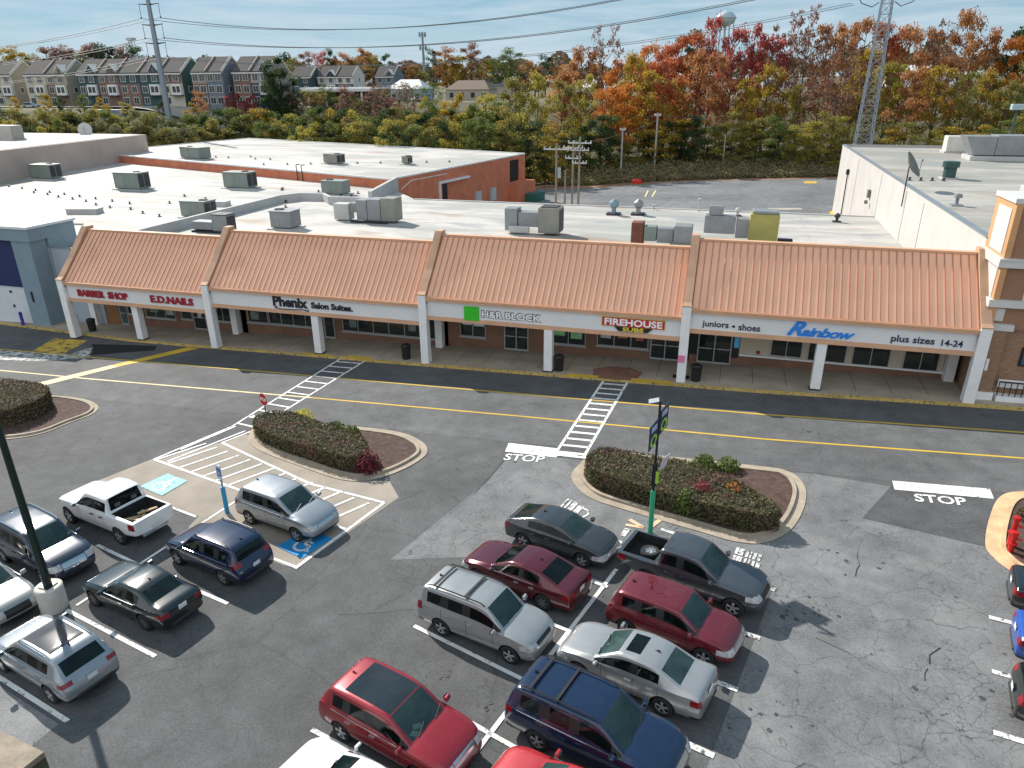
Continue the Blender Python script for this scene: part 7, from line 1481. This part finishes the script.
# steel transmission pole (left)
PX, PY = -133.7, 155.4; zb_ = gz(PX, PY)
t = thing('transmission_pole', 'tall blue grey steel transmission pole with three cross arms at the left', 'power pole', (PX, PY, zb_))
MB().tube((0, 0, 0), (0, 0, 42), .92, .42, 14).build('pole', GALV, t)
ARM = [34.3, 30.0, 26.1]; wire_l = []; wire_r = []
ad = Vector((1, .0, 0))
for z in ARM:
    zz = z - zb_; m = MB(); m.tube((-2.9, 0, zz + .25), (0, 0, zz), .09, .2, 6); m.tube((2.9, 0, zz + .25), (0, 0, zz), .09, .2, 6); m.build('cross_arm', POST, t)
    for s in (-1, 1):
        m = MB(); m.tube((s * 2.7, 0, zz + .15), (s * 2.7, 0, zz - 2.6), .06, n=5); m.lathe([(.05, 0), (.2, .15), (.2, .3), (.05, .45)], (s * 2.7, 0, zz - 2.9), 8); m.build('insulator_string', POST, t)
# lattice tower (right)
LX, LY = 21.7, 148.4; zl = gz(LX, LY)
t = thing('lattice_tower', 'grey steel lattice transmission tower rising behind the right store', 'pylon', (LX, LY, zl))
HT = 46.0
def lw(z): return 1.5 - (1.5 - .42) * z / HT
for sx, sy in ((-1, -1), (1, -1), (1, 1), (-1, 1)):
    m = MB(); m.tube((sx * lw(0), sy * lw(0), 0), (sx * lw(HT), sy * lw(HT), HT), .13, .09, 5); m.build('leg', GALV, t)
z = 0; k = 0
br = MB()
while z < HT - 2:
    dz = max(1.6, lw(z) * 1.25); a, b = lw(z), lw(z + dz)
    for (x0, y0), (x1, y1) in (((-1, -1), (1, -1)), ((1, -1), (1, 1)), ((1, 1), (-1, 1)), ((-1, 1), (-1, -1))):
        br.tube((x0 * a, y0 * a, z), (x1 * b, y1 * b, z + dz), .04, n=4, cap=False); br.tube((x1 * a, y1 * a, z), (x0 * b, y0 * b, z + dz), .04, n=4, cap=False); br.tube((x0 * b, y0 * b, z + dz), (x1 * b, y1 * b, z + dz), .05, n=4, cap=False)
    z += dz
br.build('bracing', GALV, t)
for zz in (31.5, 38):
    m = MB(); m.tube((-5.2, 0, zz), (5.2, 0, zz), .16, n=6); m.tube((-5.2, 0, zz), (0, 0, zz + 2.0), .08, n=4); m.tube((5.2, 0, zz), (0, 0, zz + 2.0), .08, n=4); m.build('cross_arm', GALV, t)
    for s in (-1, 1):
        m = MB(); m.path([(s * 5.1, 0, zz), (s * 3.9, 0, zz - 1.7), (s * 2.2, 0, zz - 2.3), (s * 1.2, 0, zz - 1.6)], .07, 5); m.build('jumper_loop', POST, t)
# wires
WIRE = M('weathered conductor', (.16, .17, .17), .6)
def wire(a, b, sag, label, r=.07, n=22):
    a, b = Vector(a), Vector(b); pts = []
    for i in range(n + 1):
        u = i / n; p = a.lerp(b, u); p.z -= sag * 4 * u * (1 - u); pts.append(p - a)
    m = MB(); m.path(pts, r, 5); o = m.build('power_line', WIRE); o.location = a; return tag(o, label, 'power line', None)
for i, (z, z2) in enumerate(zip([31.5, 27.3, 23.3], [38.5 - .2, 33.0, 28.8])):
    nm = ['highest', 'middle', 'lowest'][i]
    wire((PX + 2.7, PY, z), (LX - 5, LY, z2), [6.8, 5.6, 5.0][i], nm + ' near conductor of the span between the steel pole and the lattice tower', .075 if i < 2 else .05)
    wire((PX - 2.7, PY + .5, z), (LX - 5, LY + 4, z2 + .6), [6.9, 5.7, 5.1][i], nm + ' rear conductor of the span between the steel pole and the lattice tower', .06 if i < 2 else .045)
    wire((PX - 2.7, PY, z), (-330, 215, z + [1.0, .5, -2][i]), 4.5, nm + ' conductor running left from the steel pole', .07)
    wire((PX + 2.7, PY - .5, z), (-330, 211, z + [.2, -.3, -2.6][i]), 4.6, nm + ' second conductor running left from the steel pole', .06)
for i, z in enumerate((zl + 31.3, zl + 36.5)): wire((LX + 5, LY, z), (LX + 160, LY + 10, z + 1 - 3 * i), 3, ['lower', 'upper'][i] + ' conductor running right from the lattice tower', .07)
wire((-29.7, 169.4, 9.8), (-16.7, 164.2, 10.4), .3, 'thin service wire between the slim and the pale pole', .03)
wire((-16.7, 164.2, 10.4), (60, 176, 9.5), 1.5, 'thin service wire running right from the pale pole through the trees', .03)
wire((-23.5, 119.4, 8.0), (-16.7, 164.2, 9.5), .5, 'thin wire from the pole cluster to the pale pole', .025)
# monopole with antennas, far pylon, water tower
t = thing('cell_tower', 'slim grey antenna mast on the skyline left of centre', 'antenna mast', (-195, 460.5, gz(-195, 460.5)))
hh = 46.6 - gz(-195, 460.5); MB().tube((0, 0, 0), (0, 0, hh), .95, .6, 10).build('mast', GALV, t)
for z in (hh - 1.5, hh - 9):
    for a in range(6):
        m = MB(); d = Vector((math.cos(a * 1.047), math.sin(a * 1.047), 0)); m.box(d.x * 2 - .35, d.x * 2 + .35, d.y * 2 - .35, d.y * 2 + .35, z - 1.3, z + 1.3); m.build('antenna', GALV, t)
    m = MB(); m.lathe([(1.9, z - .1), (2.1, z - .1), (2.1, z + .1), (1.9, z + .1)], (0, 0, 0), 12); m.build('ring_frame', GALV, t)
t = thing('cell_tower', 'faint antenna mast above the trees left of the steel pole', 'antenna mast', (-281.7, 311.5, gz(-281.7, 311.5)))
hh = 37.5 - gz(-281.7, 311.5); m = MB()
for sx, sy in ((-1, -1), (1, -1), (1, 1), (-1, 1)): m.tube((sx * 1.6, sy * 1.6, 0), (sx * .8, sy * .8, hh), .14, n=4)
for k in range(12): z = hh * k / 12; w0 = 1.6 - .8 * k / 12; m.tube((-w0, -w0, z), (w0, -w0, z + hh / 12), .1, n=4); m.tube((w0, -w0, z), (-w0, -w0, z + hh / 12), .1, n=4)
m.build('mast', GALV, t); m = MB(); m.box(-1.6, 1.6, -1.6, 1.6, hh - .6, hh + .6); m.build('antenna', M('pale antenna', (.5, .52, .54), .5), t)
t = thing('water_tower', 'pale blue water tower with flattened round tank above the crimson trees', 'water tower', (-16.5, 580, gz(-16.5, 580)))
zt = 58.2 - gz(-16.5, 580); WT = M('pale blue tank paint', (.36, .46, .50), .5, var=.06)
m = MB(); m.lathe([(0, zt - 6.0), (3.0, zt - 5.6), (6.2, zt - 3.2), (6.9, zt - .6), (6.4, zt + .6), (4.5, zt + 2.6), (1.5, zt + 3.9), (.4, zt + 4.1), (.3, zt + 5), (0, zt + 5)], (0, 0, 0), 28); m.build('tank', WT, t, smooth=True)
m = MB(); m.lathe([(7.3, zt - .9), (7.3, zt - .5), (6.8, zt - .5)], (0, 0, 0), 28); m.build('walkway', WT, t)
for i in range(6):
    a = i * 1.047; m = MB(); m.tube((math.cos(a) * 7.4, math.sin(a) * 7.4, 0), (math.cos(a) * 5.6, math.sin(a) * 5.6, zt - 2.6), .35, n=6); m.build('leg', WT, t)
MB().tube((0, 0, 0), (0, 0, zt - 5.5), .9, n=8).build('riser', WT, t)
t = thing('lamp_post', 'dark post with square pale blue lamp head behind the right store roof', 'lamp post', at_ground(43.2, 143.6)); hh = 12.3 - gz(43.2, 143.6)
MB().tube((0, 0, 0), (0, 0, hh), .22, .16).build('pole', M('green grey pole', (.05, .09, .09), .6), t); MB().box(-.9, .9, -.6, .6, hh, hh + .9).build('lamp_head', WT, t, bevel=.05)
# ------------------------------------------------------------------ townhouses on the hill
RSH = M('grey brown shingles', (.075, .07, .068), .9, var=.15, sc=.5); TRIM_W = M('white house trim', (.70, .70, .68), .7, var=.04); HGL = glass('house window glass', (.03, .04, .05), .1)
WALLS = {'cream': M('cream siding', (.50, .47, .38), .8, var=.06), 'tan': M('tan siding', (.36, .32, .26), .8, var=.06), 'teal': M('dark teal siding', (.035, .085, .095), .8, var=.08), 'brickh': brick('house brick', (.17, .075, .055), (.22, .10, .07), (.25, .2, .17)), 'blue': M('slate blue siding', (.15, .19, .24), .8, var=.06), 'grey': M('light grey siding', (.42, .43, .43), .8, var=.06), 'white': M('off white siding', (.58, .56, .52), .8, var=.05), 'navyw': M('navy siding', (.03, .05, .085), .8)}
def house(x0, x1, y, z, wall, label, lower=None, gable_wall=None, dormer=False, eave=8.9, ridge=12.6, depth=10., bay=False, ends=()):
    t = thing('townhouse', label, 'townhouse', ((x0 + x1) / 2, y, z), 0, None); w = (x1 - x0) / 2; base = -5
    m = MB(); m.hexa([(-w, 0, base), (w, 0, base), (w, depth, base), (-w, depth, base)], [(-w, 0, eave), (w, 0, eave), (w, depth, eave), (-w, depth, eave)])
    m.hexa([(-w, .01, eave), (w, .01, eave), (w, depth - .01, eave), (-w, depth - .01, eave)], [(-w, depth / 2 - .02, ridge), (w, depth / 2 - .02, ridge), (w, depth / 2 + .02, ridge), (-w, depth / 2 + .02, ridge)]); m.build('wall', WALLS[wall], t)
    ov = .35; m = MB()
    for s in (0, 1):
        ya, yb = (-ov, depth / 2) if s == 0 else (depth + ov, depth / 2); sl_ = (ridge - eave) / (depth / 2)
        m.hexa([(-w - .02, ya, eave - ov * sl_ + .06), (w + .02, ya, eave - ov * sl_ + .06), (w + .02, yb, ridge + .06), (-w - .02, yb, ridge + .06)], [(-w - .02, ya, eave - ov * sl_ + .3), (w + .02, ya, eave - ov * sl_ + .3), (w + .02, yb, ridge + .3), (-w - .02, yb, ridge + .3)])
    rf = m.build('roof', RSH, t)
    m = MB(); sl_ = (ridge - eave) / (depth / 2); m.hexa([(w - .14, -ov - .05, eave - ov * sl_ + .3), (w + .16, -ov - .05, eave - ov * sl_ + .3), (w + .16, depth / 2, ridge + .3), (w - .14, depth / 2, ridge + .3)], [(w - .14, -ov - .05, eave - ov * sl_ + .62), (w + .16, -ov - .05, eave - ov * sl_ + .62), (w + .16, depth / 2, ridge + .62), (w - .14, depth / 2, ridge + .62)]); m.build('party_wall_cap', WALLS['tan'], rf)
    MB().box(-w, w, -ov - .1, -ov + .02, eave - .6, eave - .25).build('eave_trim', TRIM_W, t)
    if lower: MB().box(-w + .03, w - .03, -.14, -.003, base, 5.9).build('lower_front', WALLS[lower], t)
    def win(x, zc, ww, hh, yy=-.15):
        f = MB(); f.box(x - ww / 2 - .12, x + ww / 2 + .12, yy - .06, yy + .01, zc - hh / 2 - .12, zc + hh / 2 + .12); o = f.build('window', TRIM_W, t); p = MB(); p.box(x - ww / 2, x - .05, yy - .08, yy - .062, zc - hh / 2, zc + hh / 2); p.box(x + .05, x + ww / 2, yy - .08, yy - .062, zc - hh / 2, zc + hh / 2); p.build('pane', HGL, o)
    for zc in (1.4, 4.4, 7.4):
        for x in ((-w * .5, w * .45) if not bay or zc > 6 else (-w * .55,)): win(x, zc, 1.7, 1.7)
    if bay:
        MB().box(.1, w - .3, -.9, -.15, 2.9, 5.8).build('bay_window', TRIM_W, t)
        for x in (w * .3, w * .68): p = MB(); p.box(x - .55, x + .55, -.93, -.905, 3.6, 5.2); p.build('window', HGL, t)
        MB().box(-.2, w - .1, -1.6, -.15, 2.65, 2.88).build('porch_roof', RSH, t)
    if dormer:
        m = MB(); m.hexa([(.2, -.2, eave - .6), (w - .3, -.2, eave - .6), (w - .3, 3.2, eave + .2), (.2, 3.2, eave + .2)], [(.2, -.2, eave + .5), (w - .3, -.2, eave + .5), (w - .3, 3.2, eave + .5), (.2, 3.2, eave + .5)]); c = (.2 + w - .3) / 2
        m.hexa([(.2, -.2, eave + .5), (w - .3, -.2, eave + .5), (w - .3, 3.2, eave + .5), (.2, 3.2, eave + .5)], [(c - .02, -.2, eave + 2.3), (c + .02, -.2, eave + 2.3), (c + .02, 4, eave + 2.3), (c - .02, 4, eave + 2.3)]); d = m.build('dormer', WALLS[lower if lower and lower != 'brickh' else wall], t)
        m = MB()
        for s in (-1, 1):
            e = .1 if s < 0 else w - .2; m.hexa([(e, -.4, eave + .35), (c, -.4, eave + 2.3), (c, 4.2, eave + 2.3), (e, 3.4, eave + .35)], [(e, -.4, eave + .6), (c, -.4, eave + 2.55), (c, 4.2, eave + 2.55), (e, 3.4, eave + .6)])
        m.build('dormer_roof', TRIM_W, d); p = MB(); p.box(c - .5, c + .5, -.26, -.21, eave + .1, eave + 1.3); p.build('window', HGL, d)
    if 'R' in ends:
        if gable_wall:
            m = MB(); m.hexa([(w + .001, 0, base), (w + .12, 0, base), (w + .12, depth, base), (w + .001, depth, base)], [(w + .001, 0, eave), (w + .12, 0, eave), (w + .12, depth, eave), (w + .001, depth, eave)]); m.hexa([(w + .001, 0, eave), (w + .12, 0, eave), (w + .12, depth, eave), (w + .001, depth, eave)], [(w + .001, depth / 2 - .02, ridge), (w + .12, depth / 2 - .02, ridge), (w + .12, depth / 2 + .02, ridge), (w + .001, depth / 2 + .02, ridge)]); m.build('gable_wall', WALLS[gable_wall], t)
        for yy, zc in ((2.6, 4.4), (7.2, 4.4), (5.0, 7.6)):
            f = MB(); f.box(w + .12, w + .2, yy - .65, yy + .65, zc - .85, zc + .85); o = f.build('window', TRIM_W, t); p = MB(); p.box(w + .201, w + .22, yy - .5, yy + .5, zc - .7, zc + .7); p.build('pane', HGL, o)
        m = MB()
        for s in (0, 1):
            ya, yb = (-.4, depth / 2) if s == 0 else (depth + .4, depth / 2); m.hexa([(w + .13, ya, eave - .28), (w + .3, ya, eave - .28), (w + .3, yb, ridge + .05), (w + .13, yb, ridge + .05)], [(w + .13, ya, eave + .1), (w + .3, ya, eave + .1), (w + .3, yb, ridge + .42), (w + .13, yb, ridge + .42)])
        m.build('gable_trim', TRIM_W, t)
    return t
YH, ZH = 186, 11.6
house(-231.5, -223.6, YH, ZH, 'cream', 'cream townhouse cut by the left frame edge', bay=False)
house(-223.5, -215.6, YH, ZH, 'cream', 'cream end townhouse with a wide tan gable at the far left', gable_wall='tan', ends=('R',), bay=True)
house(-210.5, -202.6, YH, ZH, 'cream', 'cream townhouse left of the brick fronted one', lower='cream', bay=True)
house(-202.5, -194.6, YH, ZH, 'tan', 'brick fronted end townhouse with a tan gable', lower='brickh', gable_wall='tan', dormer=True, bay=True, ends=('R',))
house(-190.5, -183.1, YH, ZH, 'teal', 'teal townhouse at the left end of the long dark row', lower='teal', dormer=True, bay=True)
house(-183.0, -175.6, YH, ZH, 'brickh', 'brick townhouse with a white bay second in the dark row', lower='brickh', dormer=True, bay=True)
house(-175.5, -168.1, YH, ZH, 'teal', 'dark teal townhouse in the middle of the long row', lower='brickh')
house(-168.0, -160.6, YH, ZH, 'teal', 'teal townhouse half hidden by the steel pole', lower='teal', dormer=True, bay=True)
house(-160.5, -153.2, YH, ZH, 'brickh', 'end townhouse with a big dark teal gable wall', lower='cream', gable_wall='teal', bay=True, ends=('R',))
house(-149.8, -145.0, YH, ZH, 'tan', 'narrow tan townhouse right of the teal gable', lower='brickh')
house(-144.9, -139.6, YH, ZH, 'blue', 'slate blue end townhouse with a pale blue gable wall', lower='blue', gable_wall='blue', ends=('R',))
house(-137.8, -132.0, YH + 2, ZH, 'brickh', 'brick and grey townhouse beside the dark evergreen tree', lower='brickh')
house(-131.9, -126.0, YH + 2, ZH, 'grey', 'townhouse with white dormer left of the dark evergreen', lower='navyw', dormer=True, bay=True, gable_wall='tan', ends=('R',))
YH2 = 285; Z2 = gz(-150, 285) - .3
house(-180.5, -171.2, YH2, Z2, 'navyw', 'distant navy gabled townhouse right of the dark evergreen', lower='navyw', gable_wall='teal', ends=('R',))
house(-170, -161.5, YH2 + 3, Z2, 'grey', 'distant townhouse with white porch between navy and white gables', lower='navyw', dormer=True, bay=True)
house(-161.4, -153.6, YH2 + 3, Z2, 'white', 'distant townhouse with a tall off white gable', lower='navyw', gable_wall='white', ends=('R',))
house(-146, -137.5, YH2 + 8, Z2, 'blue', 'distant blue townhouse right of the off white gable', lower='blue', dormer=True)
# low buildings between the houses and the woods
def lowb(x, y, L_, D_, h, wall, roofm, label, cat, gable=False, windows=4, rz=0., name='low_building'):
    z = gz(x, y); t = thing(name, label, cat, (x, y, z), rz)
    MB().box(-L_ / 2, L_ / 2, -D_ / 2, D_ / 2, -4, h).build('wall', wall, t)
    m = MB()
    if gable: m.hexa([(-L_ / 2 - .4, -D_ / 2 - .4, h), (L_ / 2 + .4, -D_ / 2 - .4, h), (L_ / 2 + .4, D_ / 2 + .4, h), (-L_ / 2 - .4, D_ / 2 + .4, h)], [(-L_ / 2 + gable, -.02, h + 3), (L_ / 2 - gable, -.02, h + 3), (L_ / 2 - gable, .02, h + 3), (-L_ / 2 + gable, .02, h + 3)])
    else: m.box(-L_ / 2 - .2, L_ / 2 + .2, -D_ / 2 - .2, D_ / 2 + .2, h + .002, h + .6)
    m.build('roof', roofm, t)
    for i in range(windows):
        x_ = -L_ / 2 + L_ * (i + .5) / windows; o = MB().box(x_ - .7, x_ + .7, -D_ / 2 - .06, -D_ / 2 - .003, 1.0, 2.6).build('window', HGL, t)
    return t
PBLUE = M('pale blue siding', (.28, .40, .52), .8, var=.06); WROOF = M('white metal roof', (.68, .68, .68), .6, var=.05); GROOF = M('grey roof', (.16, .17, .18), .8)
t = lowb(-118, 216, 26, 9, 4.2, WALLS['brickh'], WROOF, 'low store with white canopy roof beside the dark evergreen tree', 'store', windows=5)
for i in range(4): m = MB(); x_ = -9 + i * 6; m.box(x_ - .25, x_ + .25, -7.2, -6.7, -4, 3.6); m.build('canopy_column', TRIM_W, t)
MB().box(-11, 12, -7.6, -4.71, 3.61, 4.3).build('canopy', WROOF, t)
lowb(-110, 247, 13, 9, 4.0, PBLUE, WROOF, 'small pale blue building with white hipped roof on the hill', 'house', 3.0, 3)
lowb(-93, 262, 16, 9, 3.6, M('beige siding', (.40, .35, .28), .8), M('brown roof', (.20, .15, .11), .85), 'low beige building right of the pale blue one', 'house', 3.0, 4)
lowb(-100, 314, 16, 12, 4.5, WALLS['tan'], GROOF, 'dark grey hipped roof house behind the olive trees', 'house', 3.5, 3)
lowb(-65, 375, 20, 16, 3.0, TRIM_W, WROOF, 'large white roofed building glimpsed left of the red orange tree', 'warehouse', 4.0, 3)
lowb(-22, 330, 24, 14, 3.5, TRIM_W, WROOF, 'white building glimpsed between the crimson tree trunks', 'warehouse', windows=6)
lowb(18, 320, 22, 14, 3.5, WALLS['grey'], WROOF, 'pale building behind the trees left of the lattice tower', 'warehouse', windows=5)
lowb(58, 300, 20, 14, 4.0, TRIM_W, WROOF, 'white roofed building seen through the golden trees on the right', 'warehouse', 4.0, 4)
# road on the hill, trailer and far parked cars
m = MB()
for i in range(40):
    xa, xb = -260 + i * 5, -255 + i * 5; f = lambda x: 168 + .09 * (x + 260) if x < -150 else 178 + .18 * (x + 150)
    m.quad((xa, f(xa), gz(xa, f(xa)) + .25), (xb, f(xb), gz(xb, f(xb)) + .25), (xb, f(xb) + 9, gz(xb, f(xb) + 9) + .25), (xa, f(xa) + 9, gz(xa, f(xa) + 9) + .25))
tag(m.build('hill_road', M('pale road', (.30, .28, .25), .9, var=.15, sc=.3)), kind='structure')
t = thing('box_trailer', 'long white and blue box trailer parked before the townhouses', 'trailer', (-161, 164.5, gz(-161, 164.5)), .18)
MB().box(-5, 5, -1.3, 1.3, 1.1, 3.7).build('box', M('blue grey trailer side', (.25, .33, .48), .6, var=.1), t); MB().box(-5.03, 5.03, -1.33, 1.33, 3.702, 3.85).build('roof', TRIM_W, t)
for x_ in (-3.6, -2.6, 3.2):
    for s in (-1, 1): m = MB(); m.lathe([(0, -.15), (.5, -.15), (.5, .15), (0, .15)], (x_, s * 1.15, .5), 12, 'Y'); m.build('wheel', C_TYRE, t)
def far_car(x, y, rz, col, label):
    t = thing('parked_car', label, 'car', (x, y, gz(x, y) + .2), rz, None)
    m = MB(); m.hexa([(-2.2, -.88, .25), (2.2, -.88, .25), (2.2, .88, .25), (-2.2, .88, .25)], [(-2.15, -.85, .85), (2.1, -.85, .8), (2.1, .85, .8), (-2.15, .85, .85)]); m.hexa([(-1.9, -.8, .85), (1.0, -.8, .85), (1.0, .8, .85), (-1.9, .8, .85)], [(-1.4, -.65, 1.45), (.3, -.65, 1.45), (.3, .65, 1.45), (-1.4, .65, 1.45)]); m.build('body', col, t, bevel=.08)
    m = MB(); m.hexa([(-1.65, -.815, .92), (.85, -.815, .92), (.85, .815, .92), (-1.65, .815, .92)], [(-1.35, -.69, 1.36), (.3, -.69, 1.36), (.3, .69, 1.36), (-1.35, .69, 1.36)]); m.build('window', C_GLASS, t)
    for ax in (-1.35, 1.35):
        for s in (-1, 1): m = MB(); m.lathe([(0, -.1), (.32, -.1), (.32, .1), (0, .1)], (ax, s * .8, .32), 12, 'Y'); m.build('wheel', C_TYRE, t)
far_car(-188, 166, .2, C_SILVER, 'silver car on the hill road left of the trailer'); far_car(-205, 162.5, .2, C_GRN, 'black car on the hill road at the far left')
far_car(-126, 187, .3, C_BLUE, 'dark blue car near the low canopy store'); far_car(-103, 236, 1.2, C_WHITE, 'white car parked below the pale blue building'); far_car(-99, 233, 1.2, C_GREY, 'grey car right of the white one below the pale blue building'); far_car(-112, 226, .2, C_SILV2, 'pale car left of the pale blue building'); far_car(-108, 229, .4, C_GRN, 'dark car between the pale cars on the hill')
far_car(-146, 178, .2, C_RED, 'red car near the slate blue end townhouse')
